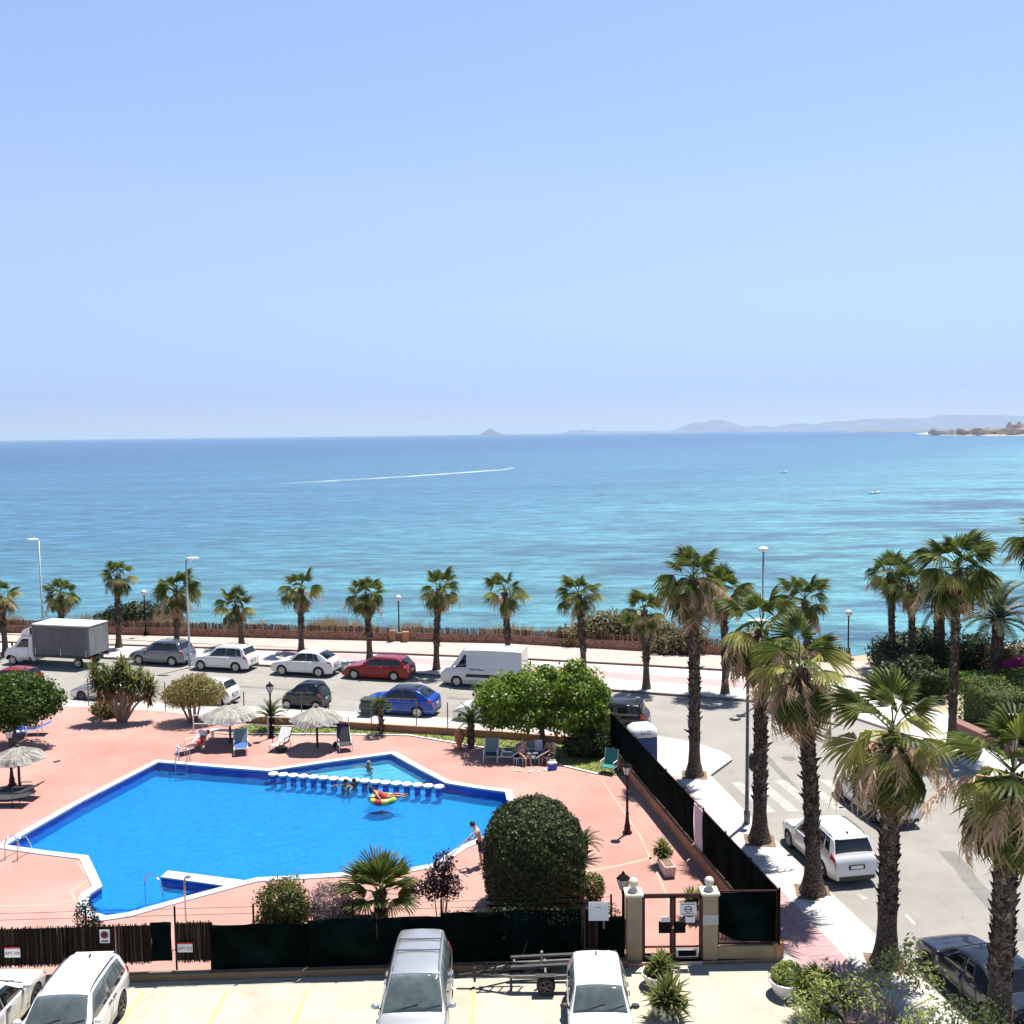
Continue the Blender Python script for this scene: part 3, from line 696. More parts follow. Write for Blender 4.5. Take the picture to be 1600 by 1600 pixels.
def trunk_mesh(h, r, seed, shaggy=0.0, lean=(0,0), flare=1.7, start=1.6, sides=12, top=1.12):
    rr = random.Random(seed); mb = MB(); k = max(8, int(h/.28)); rings = []
    for i in range(k+1):
        t = i/k; z = h*t
        rad = r*(1 + (flare-1)*math.exp(-z/.42))*lerp(1, .9, t)
        if t > .8: rad *= lerp(1, top, (t-.8)/.2)
        c = (lean[0]*t*t, lean[1]*t*t)
        sh = shaggy if z > start else shaggy*.12
        for j in range(sides):
            a = 2*math.pi*j/sides + (.26 if i % 2 else 0); q = rad*(1 + sh*rr.uniform(-.10,.16))
            mb.v.append((c[0]+q*math.cos(a), c[1]+q*math.sin(a), z if i else -.1))
    for i in range(k):
        for j in range(sides):
            a = i*sides+j; b = i*sides+(j+1)%sides; mb.f.append((a,b,b+sides,a+sides))
    if shaggy > .3:                                   # old leaf bases standing off the trunk
        nb = int((h-start)*42); ga = 2.4
        for i in range(nb):
            z = start + (h-start)*i/nb; t = z/h; a = ga*i + rr.uniform(-.3,.3); rad = r*lerp(1,.9,t)*.97
            c = Vector((lean[0]*t*t, lean[1]*t*t, z)); d = Vector((math.cos(a), math.sin(a), 0)); s = Vector((-d.y, d.x, 0))
            w = rr.uniform(.05,.10); up = rr.uniform(.12,.26); out = rr.uniform(.03,.14)*(2.0 if rr.random() < .06 else 1)
            p = c + d*rad; kk = len(mb.v)
            mb.v += [tuple(p-s*w), tuple(p+s*w), tuple(p+s*w*.4+d*out+Vector((0,0,up))), tuple(p-s*w*.4+d*out+Vector((0,0,up))), tuple(p+Vector((0,0,up*.7)))]
            mb.f += [(kk,kk+1,kk+2,kk+3),(kk,kk+3,kk+4),(kk+1,kk+4,kk+2)]
    return mb

def palm(label, loc, h, r=.21, seed=1, scale=1.0, n_green=26, n_dead=12, shaggy=1.0, lean=(0,0), lime=3, group='fan palms along the promenade', flare=1.75, skirt=1.0, start=1.6, stalks=5, hang=1, lowest=-30):
    t = thing('fan_palm', label, 'palm tree', (loc[0], loc[1], .1), 0, group); rr = random.Random(seed)
    trunk_mesh(h-.1, r, seed, shaggy, lean, flare, start=start).build('trunk', M_['trunk_bark'], t)
    top = Vector((lean[0], lean[1], h-.15)); ga = 2.399963; a0 = rr.uniform(0,6.28)
    for i in range(n_green):
        f = i/max(1,n_green-1); pit = lerp(82, lowest, f**.8) + rr.uniform(-13,13); a = a0 + ga*i + rr.uniform(-.25,.25)
        me = rr.choice(FAN_UP if f < .45 else FAN_MID)
        if i >= n_green - lime - 3 and i < n_green - 3: me = rr.choice(FAN_LIME)
        s = scale*rr.uniform(.78,1.12)*(.8 if f < .12 else 1)
        link('frond', me, None, t, top + Vector((0,0,.28*(1-f)*scale)), (rr.uniform(-.5,.5), -R(pit), a), (s,s,s))
    for i in range(hang):
        s = scale*rr.uniform(.85,1.05); link('frond', rr.choice(FAN_MID), None, t, top + Vector((0,0,-.05)), (rr.uniform(-.4,.4), -R(rr.uniform(-62,-38)), a0+.9+2.4*i*1.7), (s,s,s))
    for i in range(n_dead):
        f = i/max(1,n_dead-1); pit = lerp(-22, -80, f) + rr.uniform(-12,12); a = a0 + 1 + ga*i*1.3
        me = rr.choice(FAN_DEAD if rr.random() < .65 else FAN_BROWN); s = scale*rr.uniform(.7,.98)*skirt
        link('dead_frond', me, None, t, top + Vector((0,0,-.1-.5*f*scale)), (rr.uniform(-.6,.6), -R(pit), a), (s,s,s))
    for i in range(stalks):
        s = scale*rr.uniform(1.0,1.45); link('flower_stalk', rr.choice(STALK), None, t, top + Vector((0,0,-.05-.4*rr.random())), (rr.uniform(-.3,.3), -R(rr.uniform(-40,10)), a0+2.4*i+.6), (s,s,s))
    return t

# --- the promenade row
def prom(i, x_y, h, lab, **k): palm(lab, x_y, h, r=.19, seed=40+i, scale=1.12*k.pop('scale', .82), n_green=k.pop('n_green', 13+(i*5) % 8), n_dead=k.pop('n_dead', 8+(i*3) % 6), shaggy=.8, skirt=.78, lean=k.pop('lean', (random.Random(i*7+3).uniform(-.35,.35), random.Random(i*5+1).uniform(-.2,.2))), **k)
prom(0, (-37.63,71.96), 4.49, 'fan palm at the far left edge, beside the nose of the box truck')
prom(1, (-35.42,76.29), 3.85, 'fan palm rising behind the roof of the box truck', scale=.8)
prom(2, (-30.10,74.14), 5.61, 'slim fan palm with few leaves just right of the box truck', n_green=15, n_dead=6, scale=.75, lean=(.15,0))
prom(3, (-25.42,73.43), 4.44, 'full crowned fan palm behind the grey parked estate', scale=.98, n_green=21)
prom(4, (-20.58,73.59), 3.28, 'short fan palm behind the first white parked car', scale=.82)
prom(5, (-15.64,71.58), 4.76, 'fan palm behind the white coupe shaped car', scale=.86)
prom(6, (-10.18,68.63), 4.80, 'fan palm directly behind the red estate car', scale=.82)
prom(7, (-5.25,65.74), 5.65, 'fan palm between the red estate and the white van', scale=.86, n_dead=12)
prom(8, (-0.40,67.15), 5.10, 'fan palm rising behind the white van', scale=.85, n_dead=10)
prom(9, (4.55,63.32), 5.49, 'fan palm rising over the round ficus tree, beside coastal scrub', scale=.8)
prom(10, (8.20,60.09), 4.98, 'short fan palm in a pavement pit left of the tall shaggy palm', scale=.8, n_dead=9)
prom(11, (12.81,58.82), 6.21, 'fan palm in a pavement pit just right of the tall shaggy palm', scale=.98, n_dead=10)
prom(12, (17.38,57.31), 5.94, 'fan palm standing left of the globe lamp by the sea hedge', scale=.95)
prom(13, (25.19,64.69), 6.50, 'fan palm in front of the seaside bushes, right of the globe lamp', scale=.92, n_green=18, lean=(-.25,0), group='fan palms by the seaside hedge')
prom(14, (21.95,48.41), 9.02, 'tall straight fan palm at the end of the clipped hedge', scale=1.15, n_green=21, n_dead=12, group='fan palms by the seaside hedge')
prom(15, (25.83,62.92), 5.91, 'fan palm half hidden behind the tall hedge-end palm', scale=.85, group='fan palms by the seaside hedge')
prom(16, (27.18,50.09), 10.04, 'tall fan palm cut by the right edge, above the date palm', scale=1.25, n_green=19, n_dead=12, group='fan palms by the seaside hedge')
# --- the big shaggy ones along the side street
SPG = 'shaggy fan palms along the side street'
palm('tallest shaggy fan palm at the street corner, by the side fence end', STREET_PALMS[0], 9.28, .245, 61, 1.05, 17, 20, lime=2, group=SPG, lean=(-.05,0), stalks=22, hang=5, lowest=-42, flare=2.1)
palm('shaggy fan palm with thick trunk beside the grey street lamp post', STREET_PALMS[1], 8.39, .25, 62, 1.12, 14, 12, lime=4, group=SPG, stalks=17, hang=5, lowest=-42, flare=2.1)
palm('leaning shaggy fan palm in front of the white parked crossover', STREET_PALMS[2], 7.96, .255, 63, 1.12, 14, 14, lime=4, group=SPG, lean=(-.55,0), stalks=18, hang=5, lowest=-42, flare=2.1)
palm('shaggy fan palm right of the white crossover, over the open street', STREET_PALMS[3], 7.05, .265, 64, 1.15, 15, 16, lime=5, group=SPG, lean=(.05,0), stalks=22, hang=5, lowest=-42, flare=2.1)
palm('shaggy fan palm nearest the camera, in front of the dark car', STREET_PALMS[4], 7.0, .28, 65, 1.15, 15, 20, lime=4, group=SPG, lean=(.25,.15), stalks=24, hang=6, lowest=-42, flare=2.1)

# --- date palms
def date_palm(label, loc, h, r, seed, scale, n=34):
    t = thing('date_palm', label, 'palm tree', (loc[0], loc[1], 0), 0, 'date palms by the sea'); rr = random.Random(seed)
    trunk_mesh(h, r, seed, .9, (0,0), 1.2, .2, top=1.25).build('trunk', M_['trunk_bark'], t)
    for i in range(n):
        f = i/(n-1); pit = lerp(84, -28, f) + rr.uniform(-6,6); a = 2.399963*i + rr.uniform(-.2,.2); s = scale*rr.uniform(.88,1.05)
        link('frond', rr.choice(DATE), None, t, (0,0,h-.1+.15*(1-f)), (0, -R(pit), a), (s,s,s))
    for i in range(6):
        link('dead_frond', rr.choice(FAN_BROWN), None, t, (0,0,h-.25), (0, R(60), i*1.05), (.5,.5,.5))
    return t
date_palm('dark trunked date palm with arching feathery fronds, against the sea', (30.40,61.04), 4.12, .36, 71, 1.25, 40)
date_palm('date palm partly hidden behind the tall hedge-end fan palm', (27.94,63.84), 4.35, .33, 72, 1.0, 26)

# --- fan palm bush in front of the pool
def bush_palm(label, loc, h, scale, seed, n=22, group=None, r=.16):
    t = thing('fan_palm', label, 'palm tree', (loc[0], loc[1], .1), 0, group); rr = random.Random(seed)
    trunk_mesh(h, r, seed, .9, (0,0), 1.2, .1).build('trunk', M_['trunk_bark'], t)
    for i in range(n):
        f = i/(n-1); pit = lerp(86, -4, f**.85) + rr.uniform(-7,7); a = 2.399963*i; s = scale*rr.uniform(.8,1.12)
        link('frond', rr.choice(FAN_STIFF), None, t, (0,0,h-.05), (rr.uniform(-.4,.4), -R(pit), a), (s,s,s))
    for i in range(7):
        link('dead_frond', rr.choice(FAN_DEAD), None, t, (0,0,h-.12), (0, R(62), i*.9), (scale*.5,)*3)
    return t
bush_palm('stocky young fan palm with stiff leaves in front of the pool', (-4.29,29.92), 1.57, .80, 81, 22)
bush_palm('thin little palm with drooping leaves on the lawn by the bin', (-7.10,51.38), 1.49, .42, 82, 14, r=.09)

# --- leafy crowns: many leaf-sized faces through a volume
def leaf_cloud(blobs, n, size, seed, shell=.55, power=1.0, lump=.18, up=.3, slim=.55, fold=.25, spike=0.0):
    g = np.random.default_rng(seed); B = np.array(blobs, float)
    w = (B[:,3]*B[:,4]*B[:,5])**.75; k = g.choice(len(B), n, p=w/w.sum()); b = B[k]
    d = g.normal(size=(n,3)); d /= np.linalg.norm(d, axis=1)[:,None]
    if power != 1.0:
        d = np.sign(d)*np.abs(d)**power; d /= np.max(np.abs(d)**(1/power), axis=1)[:,None]**0 ; d /= (np.sum(np.abs(d)**(2/power),axis=1)**(power/2))[:,None]
    rad = shell + (1-shell)*g.random(n)**.6
    ph = g.random(3)*6; lumps = np.sin(d[:,0]*5+ph[0]+k)*np.sin(d[:,1]*6+ph[1])*np.sin(d[:,2]*5+ph[2]+k*.7)
    rad *= 1 + lump*lumps + spike*g.random(n)**6
    c = b[:,:3] + d*rad[:,None]*b[:,3:6]
    nn = d + g.normal(size=(n,3))*.75; nn[:,2] += up; nn /= np.linalg.norm(nn, axis=1)[:,None]
    t = g.normal(size=(n,3)); t[:,2] -= .35; t -= nn*np.sum(t*nn,axis=1)[:,None]; t /= np.linalg.norm(t, axis=1)[:,None]
    s = np.cross(nn, t); L = size*(.65+.7*g.random(n))[:,None]; Wd = L*slim
    v = np.empty((n,4,3)); v[:,0] = c - t*L*.5; v[:,1] = c + s*Wd*.5 + nn*fold*Wd*.5; v[:,2] = c + t*L*.5 - nn*L*.1; v[:,3] = c - s*Wd*.5 + nn*fold*Wd*.5
    return v.reshape(-1,3)
def leaf_object(name, verts, m, parent):
    n = len(verts)//4; me = bpy.data.meshes.new(name)
    me.vertices.add(n*4); me.vertices.foreach_set('co', verts.astype(np.float32).ravel())
    me.loops.add(n*4); me.loops.foreach_set('vertex_index', np.arange(n*4, dtype=np.int32))
    me.polygons.add(n); me.polygons.foreach_set('loop_start', np.arange(0, n*4, 4, dtype=np.int32)); me.polygons.foreach_set('loop_total', np.full(n, 4, np.int32))
    me.update(calc_edges=True); me.validate()
    return link(name, me, m, parent)
def limbs(mb, base, targets, r, seed, bend=.25):
    rr = random.Random(seed)
    for q in targets:
        b, e = Vector(base), Vector(q); m1 = lerp(b, e, .45) + Vector((rr.uniform(-bend,bend), rr.uniform(-bend,bend), rr.uniform(-.05,.2)))
        mb.tube([b, m1, e], [r, r*.65, r*.25], 6)
def tree(name, label, cat, loc, blobs, n, size, m, seed, trunk=(.12, .9), bark='bark', group=None, stems=1, core=None, z0=.1, **k):
    t = thing(name, label, cat, (loc[0], loc[1], z0), 0, group); mb = MB(); rr = random.Random(seed)
    if trunk:
        r, hh = trunk
        if stems == 1:
            mb.tube([(0,0,-.1),(.04,0,hh*.5),(0,.03,hh)], [r*1.25, r, r*.85], 8)
            limbs(mb, (0,.03,hh), [(b[0]*.8,b[1]*.8,b[2]) for b in blobs], r*.6, seed)
        else:
            for i in range(stems):
                a = 6.28*i/stems + rr.uniform(-.3,.3); q = rr.choice(blobs)
                e = (math.cos(a)*q[3]*.6+q[0]*.6, math.sin(a)*q[4]*.6+q[1]*.6, q[2]); s = (math.cos(a)*r*1.2, math.sin(a)*r*1.2, -.1)
                mb.tube([s, (e[0]*.5+s[0]*.5, e[1]*.5+s[1]*.5, hh*.75), e], [r*.55, r*.42, r*.15], 6)
        mb.build('trunk', M_[bark], t, True)
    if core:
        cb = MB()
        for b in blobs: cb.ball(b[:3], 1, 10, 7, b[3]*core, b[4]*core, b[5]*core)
        cb.build('dark_core', M_['leaf_dark'], t, True)  # solid dark balls added inside the crown to block the view through
    leaf_object('crown', leaf_cloud(blobs, n, size, seed, **k), M_[m], t)
    return t
# big round ficus over the shaded sunbathers
tree('ficus_tree', 'broad bright green ficus tree shading the sunbathers by the pool', 'tree', (1.35,48.21), [(-1.9,0,2.75,1.5,1.4,1.15),(0,.3,3.1,1.7,1.5,1.2),(1.8,.1,3.1,1.5,1.4,1.25),(-.9,-.5,2.0,1.4,1.1,.8),(1.3,-.6,1.9,1.6,1.1,.85),(-2.3,.2,1.9,.9,1,.75),(2.3,-.3,2.1,1,1,.9),(.3,.2,3.9,.55,.5,.5),(-1.6,.2,3.7,.4,.4,.4),(1.7,.1,4.2,.6,.5,.5),(2.9,0,2.9,.6,.6,.6)], 17000, .20, 'leaf_ficus', 101, (.16,1.15), lump=.3, shell=.5)
tree('citrus_tree', 'dense dark green tree at the left edge over a blue lounger', 'tree', (-26.13,50.31), [(.4,0,2.5,2.1,1.8,1.1),(-1.2,0,2.6,1.6,1.5,1.2),(.7,-.3,1.9,1.6,1.4,.75),(.2,.2,3.2,1.4,1.2,.7),(2.0,.0,2.4,.8,.8,.8),(-.6,-.6,1.5,1.8,1.2,.6),(1.3,.1,3.0,.9,.8,.5)], 15000, .18, 'leaf_citrus', 102, (.13,1.0), lump=.3, shell=.5)
tree('oleander_bush', 'round yellow green bush with several bare stems by the thatched parasol', 'bush', (-18.02,54.17), [(0,0,1.75,1.55,1.4,.85),(-.6,0,1.55,1.1,1.1,.75),(.75,.1,1.65,1.15,1.1,.8),(.1,.1,2.25,.9,.9,.5)], 9000, .15, 'leaf_yellow', 103, (.12,1.2), 'bark_pale', stems=8, lump=.22, slim=.35)
tree('variegated_shrub', 'low variegated shrub at the foot of the branching yucca', 'bush', (-23.46,55.27), [(0,0,.55,.75,.7,.55),(.45,.2,.4,.5,.5,.4)], 1600, .16, 'leaf_yellow', 104, (.05,.3), stems=4)
# clipped dome
def dome(label, loc, R0, Hc, n, size, m, seed, z0=.1):
    t = thing('topiary_dome', label, 'bush', (loc[0], loc[1], z0)); g = np.random.default_rng(seed)
    prof = [(R0*.86,0),(R0*.97,.5),(R0,1.1),(R0,1.9),(R0*.97,2.35),(R0*.87,2.85),(R0*.68,3.25),(R0*.42,3.52),(R0*.15,Hc-.05),(.01,Hc)]
    MB().lathe([(r*.955, z*.985) for r, z in prof], 24).build('dark_core', M_['leaf_dark'], t, True)  # solid dark core added under the leaves, no real branches
    ls = np.cumsum([0]+[math.hypot(b[0]-a[0], b[1]-a[1])*(a[0]+b[0])/2 for a, b in zip(prof, prof[1:])]); u = g.random(n)*ls[-1]; k = np.clip(np.searchsorted(ls, u)-1, 0, len(prof)-2)
    f = (u-ls[k])/(ls[k+1]-ls[k]); pr = np.array(prof); q = pr[k]*(1-f)[:,None]+pr[k+1]*f[:,None]; d = pr[k+1]-pr[k]; nr = np.stack([d[:,1],-d[:,0]],1); nr /= np.linalg.norm(nr,axis=1)[:,None]
    a = g.random(n)*6.2832; lum = .07*np.sin(a*5+q[:,1]*2.3)*np.sin(q[:,1]*3.1+a*2)+.055*np.sin(a*13+q[:,1]*7)*np.sin(q[:,1]*9+a*6)+.10*(g.random(n)**9); rr_ = q[:,0]+nr[:,0]*(lum+g.normal(size=n)*.035); z = q[:,1]+nr[:,1]*(lum+g.normal(size=n)*.035)
    c = np.stack([rr_*np.cos(a), rr_*np.sin(a), z],1); nn = np.stack([nr[:,0]*np.cos(a), nr[:,0]*np.sin(a), nr[:,1]],1)+g.normal(size=(n,3))*.6; nn /= np.linalg.norm(nn,axis=1)[:,None]
    tt = g.normal(size=(n,3)); tt[:,2] += .3; tt -= nn*np.sum(tt*nn,axis=1)[:,None]; tt /= np.linalg.norm(tt,axis=1)[:,None]; ss = np.cross(nn,tt); L = size*(.6+.8*g.random(n))[:,None]
    v = np.empty((n,4,3)); v[:,0] = c-tt*L*.5; v[:,1] = c+ss*L*.3; v[:,2] = c+tt*L*.5; v[:,3] = c-ss*L*.3
    leaf_object('crown', v.reshape(-1,3), M_[m], t); return t
dome('tall clipped green dome bush standing before the pool deck', (0.61,32.06), 1.66, 3.72, 30000, .095, 'leaf_box', 105)
# shrubs behind the front fence
SH = 'shrubs behind the front fence'
tree('shrub', 'olive green ragged shrub left of the young fan palm, behind the fence', 'bush', (-7.32,29.68), [(0,0,1.45,.78,.7,.72),(-.1,0,.75,.75,.65,.6),(.3,.1,1.1,.55,.5,.6)], 9000, .095, 'leaf_shrub', 106, (.06,.8), stems=5, lump=.3, spike=.25, group=SH)
tree('shrub', 'dried out brown and mauve shrub between green shrub and young fan palm', 'bush', (-5.80,29.76), [(0,0,1.25,.72,.6,.72),(.15,0,.7,.75,.6,.6)], 9000, .10, 'leaf_dry', 107, (.05,.8), stems=6, slim=.3, lump=.25, spike=.3, group=SH)
tree('plum_sapling', 'young purple leaved plum tree behind the silver car', 'tree', (-2.42,30.39), [(0,0,1.75,.45,.42,.55),(.12,0,2.3,.35,.3,.4),(-.22,.0,1.5,.4,.35,.4),(.35,0,1.55,.35,.3,.4),(-.75,0,1.55,.3,.25,.25)], 2300, .10, 'leaf_plum', 108, (.05,.85), stems=5, spike=.5, lump=.3)
tree('shrub', 'small reddish bush beside the right foot of the clipped dome', 'bush', (2.59,32.28), [(0,0,.55,.42,.4,.5)], 1300, .10, 'leaf_shrub', 109, (.04,.3), stems=4, group=SH)
tree('shrub', 'dark climber leaves hanging over the mesh fence by the gate', 'bush', (2.76,28.92), [(0,0,1.15,.4,.15,.5),(-.15,0,.7,.45,.15,.5)], 1200, .08, 'leaf_dark', 110, (.03,.4), stems=3, group=SH)
tree('shrub', 'climbing creeper hugging the left brushwood fence at its post', 'bush', (-13.25,29.26), [(0,0,1.2,.4,.15,.65),(.25,0,.75,.35,.15,.5)], 1500, .075, 'leaf_dark', 111, (.03,.4), stems=3, group=SH)
tree('shrub', 'dark bush in deep shade by the far end of the side fence', 'bush', (3.47,47.36), [(0,0,.8,1.0,.8,.85),(.7,-.1,.6,.7,.6,.7),(-.5,.1,.55,.7,.6,.6)], 3200, .15, 'leaf_dark', 112, (.05,.4), stems=4, core=.6)
tree('shrub', 'leafy climber with pale leaves at the corner of the dark side fence', 'bush', (4.65,47.89), [(0,0,1.3,.3,.3,.9),(-.2,0,1.9,.35,.3,.35)], 1000, .16, 'leaf_light', 113, (.04,.6), stems=3)
tree('shrub', 'dark creeper spilling over the top of the mesh fence before the clipped dome', 'bush', (-0.17,28.48), [(-1.3,.02,1.5,.9,.12,.22),(0,.02,1.55,1.0,.12,.25),(1.3,.02,1.45,.8,.12,.3),(-.5,-.02,1.1,.5,.08,.4)], 1500, .085, 'leaf_dark', 114, (.03,.4), stems=4, group=SH, shell=.2, spike=.3)
# cycads
def cycad(label, loc, h, s, seed, n=22, z0=.12):
    t = thing('cycad', label, 'plant', (loc[0], loc[1], z0)); rr = random.Random(seed)
    trunk_mesh(h, .15, seed, .8, flare=1.1, start=.05).build('trunk', M_['trunk_bark'], t)
    for i in range(n):
        f = i/(n-1); q = s*rr.uniform(.9,1.1)
        link('frond', rr.choice(CYCAD), None, t, (0,0,h-.02), (0, -R(lerp(78,8,f)), 2.4*i), (q,q,q))
    return t
cycad('dark spiky cycad beside the lantern post on the lawn', (-13.22,52.42), .7, 1.15, 121)
cycad('feathery cycad on a thick dark trunk at the ficus edge', (-2.23,48.95), 1.25, 1.15, 122)
cycad('small arching palm peeking out right of the clipped dome', (2.52,35.80), .5, .8, 123)

# --- yuccas: rosettes of stiff leaves
def rosette(seed, L=.55, n=46, w=.035, dead=False, down=-35):
    rr = random.Random(seed); mb = MB()
    for i in range(n):
        f = i/(n-1); el = R(lerp(85, down, f)+rr.uniform(-8,8)); a = 2.4*i; l = L*rr.uniform(.8,1.1)
        d = Vector((math.cos(a)*math.cos(el), math.sin(a)*math.cos(el), math.sin(el))); s = Vector((-math.sin(a), math.cos(a), 0))*w
        m_ = d*l*.5 + Vector((0,0,.02)); e = d*l + Vector((0,0,-.10*l*f)); k = len(mb.v)
        mb.v += [tuple(-s*.6), tuple(s*.6), tuple(m_+s), tuple(e), tuple(m_-s)]; mb.f += [(k,k+1,k+2,k+4),(k+4,k+2,k+3)]
    return mb
ROS = meshes(rosette, (1,2), M_['yucca_leaf'], 'leaf_rosette')
ROSD = meshes(rosette, (3,4), M_['yucca_dead'], 'dead_rosette', L=.4, n=40, down=-80)
def yucca(label, loc, arms, r, s, seed, z0=.1, dead=True):
    t = thing('yucca', label, 'plant', (loc[0], loc[1], z0)); rr = random.Random(seed); mb = MB()
    for (x, y, z) in arms:
        mb.tube([(x*.08,y*.08,-.1),(x*.4+rr.uniform(-.1,.1),y*.4,z*.45),(x,y,z)], [r, r*.8, r*.6], 7)
    mb.build('trunk', M_['bark_pale'], t, True)
    for (x, y, z) in arms:
        q = s*rr.uniform(.9,1.15); link('leaf_rosette', rr.choice(ROS), None, t, (x,y,z), (rr.uniform(-.2,.2),rr.uniform(-.2,.2),rr.uniform(0,6)), (q,q,q*1.1))
        link('leaf_rosette', rr.choice(ROS), None, t, (x*.97,y*.97,z-.22*s), (0,0,rr.uniform(0,6)), (q,q,q))
        if dead: link('dead_rosette', rr.choice(ROSD), None, t, (x*.93,y*.93,z-.48*s), (0,0,rr.uniform(0,6)), (q,q,q))
    return t
yucca('branching yucca tree with many spiky heads on pale stems', (-22.11,54.34), [(-1.4,0,2.9),(-.85,.3,2.6),(-.35,-.2,2.5),(.2,.2,3.1),(.55,-.2,2.6),(1.1,.2,2.55),(1.55,0,2.2),(.9,-.3,2.3),(-.6,-.4,2.2),(-1.15,-.2,2.3),(1.75,.1,1.9),(.5,.1,2.4),(-.2,.2,2.75)], .085, 1.4, 131)

# --- hedges and coastal growth
def hedge(name, label, path, w, h, n, size, m, seed, z0=0.0, cat='hedge', core=True, lumpy=.1):
    t = thing(name, label, cat, (path[0][0], path[0][1], z0)); o = path[0]; vs = []; cb = MB()
    L = sum(dist2(a,b) for a,b in zip(path,path[1:])); s = seed
    for a, b in zip(path, path[1:]):
        l = dist2(a,b); ang = math.atan2(b[1]-a[1], b[0]-a[0]); nn = int(n*l/L); g = np.random.default_rng(s); s += 1
        u = g.random(nn)*l; face = g.random(nn); y = np.where(face < .4, -w/2, np.where(face < .55, w/2, (g.random(nn)-.5)*w)); z = np.where(face < .55, g.random(nn)*h, h)
        ends = g.random(nn) < .14; u = np.where(ends, np.where(g.random(nn) < .5, -.05, l+.05), u); y = np.where(ends, (g.random(nn)-.5)*w, y); z = np.where(ends, g.random(nn)*h, z)
        lum = lumpy*(np.sin(u*2.1+s)+np.sin(u*.9+2*s)); z = z + np.where(face >= .55, lum, 0) + g.normal(size=nn)*size*.5; y = y + g.normal(size=nn)*size*.6
        ca, sa = math.cos(ang), math.sin(ang); X = a[0]-o[0]+u*ca-y*sa; Y = a[1]-o[1]+u*sa+y*ca
        c = np.stack([X,Y,z],1); nv = g.normal(size=(nn,3))*.7; nv[:,2] += np.where(face >= .55, 1, .25); k = np.where(face < .4, -1, np.where(face < .55, 1, 0)); nv[:,0] += -sa*k; nv[:,1] += ca*k
        nv /= np.linalg.norm(nv,axis=1)[:,None]; tt = g.normal(size=(nn,3)); tt -= nv*np.sum(tt*nv,axis=1)[:,None]; tt /= np.linalg.norm(tt,axis=1)[:,None]; ss = np.cross(nv,tt)
        Ls = size*(.6+.8*g.random(nn))[:,None]; v = np.empty((nn,4,3)); v[:,0] = c-tt*Ls*.5; v[:,1] = c+ss*Ls*.28; v[:,2] = c+tt*Ls*.5; v[:,3] = c-ss*Ls*.28; vs.append(v.reshape(-1,3))
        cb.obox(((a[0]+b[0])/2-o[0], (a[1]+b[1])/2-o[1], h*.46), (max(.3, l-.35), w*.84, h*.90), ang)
    if core: cb.build('dark_core', M_['leaf_dark'], t)  # dark filler boxes added so the hedge can't be seen through
    leaf_object('foliage', np.concatenate(vs), M_[m], t)
    return t
hedge('hedge', 'long clipped hedge with a sunlit flat top above the brown kerb wall', offset_line([(24.40,53.20), (25.29,48.48), (26.49,42.52), (28.39,32.66)], 1.25), 2.4, 2.1, 30000, .13, 'leaf_hedge', 201)
hedge('hedge', 'dark hedge running back from the tall palm towards the sea', [(24.38,56.57), (24.63,61.98), (24.73,64.72)], 1.6, 1.6, 6000, .2, 'leaf_dark', 203, lumpy=.25)
BU = 'bushes along the sea side'
def bush(label, loc, blobs, n, size, m, seed, z0=0.0, name='seaside_bush', **k):
    return tree(name, label, 'bush', loc, blobs, n, size, m, seed, (.08,.5), stems=4, core=k.pop('core', .7), group=BU, z0=z0, **k)
bush('dark rounded bush on the bluff behind the box truck', (-31.51,81.34), [(0,0,1.5,3.0,1.5,1.25),(-1.8,0,.8,2.0,1.4,1.2),(2.4,0,.9,2.0,1.4,.9)], 6000, .26, 'leaf_dark', 211, -.3, lump=.3)
bush('wide olive brown scrub on the bluff left of the tall shaggy palm', (6.84,72.90), [(-2.2,0,1.0,1.8,1.4,1.1),(0,0,1.7,2.2,1.5,1.4),(2.0,.2,1.6,2,1.4,1.3),(3.9,0,1.2,1.8,1.4,1.3)], 7500, .27, 'leaf_scrub', 212, -.4, lump=.35)
bush('olive scrub on the bluff behind the tall shaggy palm trunk', (12.48,69.59), [(0,0,1.2,1.6,1.3,1.3),(-1.4,0,.9,1.4,1.2,1.1)], 3000, .25, 'leaf_scrub', 213, -.4, lump=.3)
bush('dark green rounded bush right of the globe lamp by the sea', (25.76,65.39), [(0,0,1.0,1.9,1.4,1.3),(1.8,.3,1.3,1.6,1.4,1.4)], 5000, .22, 'leaf_dark', 214, 0, lump=.3)
bush('deep green bush between the date palms by the sea', (29.34,63.77), [(-1.2,0,1.0,1.6,1.4,1.3),(.9,0,1.2,1.5,1.4,1.4)], 5000, .22, 'leaf_dark', 215, 0, lump=.3)
bush('grey green bush at the right edge behind the flowers', (32.02,61.60), [(0,0,1.0,2.2,1.4,1.5),(2.4,0,1.2,2,1.4,1.5)], 5000, .22, 'leaf_scrub', 216, 0, lump=.3)
bush('magenta bougainvillea glowing in the shade behind the hedge', (31.30,60.05), [(0,0,1.1,1.1,.8,.75),(1.2,0,1.2,1.0,.8,.7)], 2200, .2, 'leaf_magenta', 217, 0, core=.5)
bush('low green planting in front of the date palm trunk', (28.33,58.97), [(0,0,.5,1.6,1.0,.8),(-2.2,.2,.6,1.6,1,.8),(2,0,.6,1.5,1,.8)], 3600, .2, 'leaf_citrus', 218, 0)
bush('sunlit shrub spilling round the foot of the hedge-end palm', (24.89,59.13), [(0,0,.7,1.4,1.1,.9),(-1.6,.6,.8,1.3,1.0,1.0)], 3000, .2, 'leaf_dark', 219, 0)
bush('far right green shrub mass behind the hedge', (31.00,54.67), [(0,0,1.0,2.2,1.4,1.2),(-1.6,0,.8,1.4,1.1,1)], 3000, .22, 'leaf_dark', 220, 0)
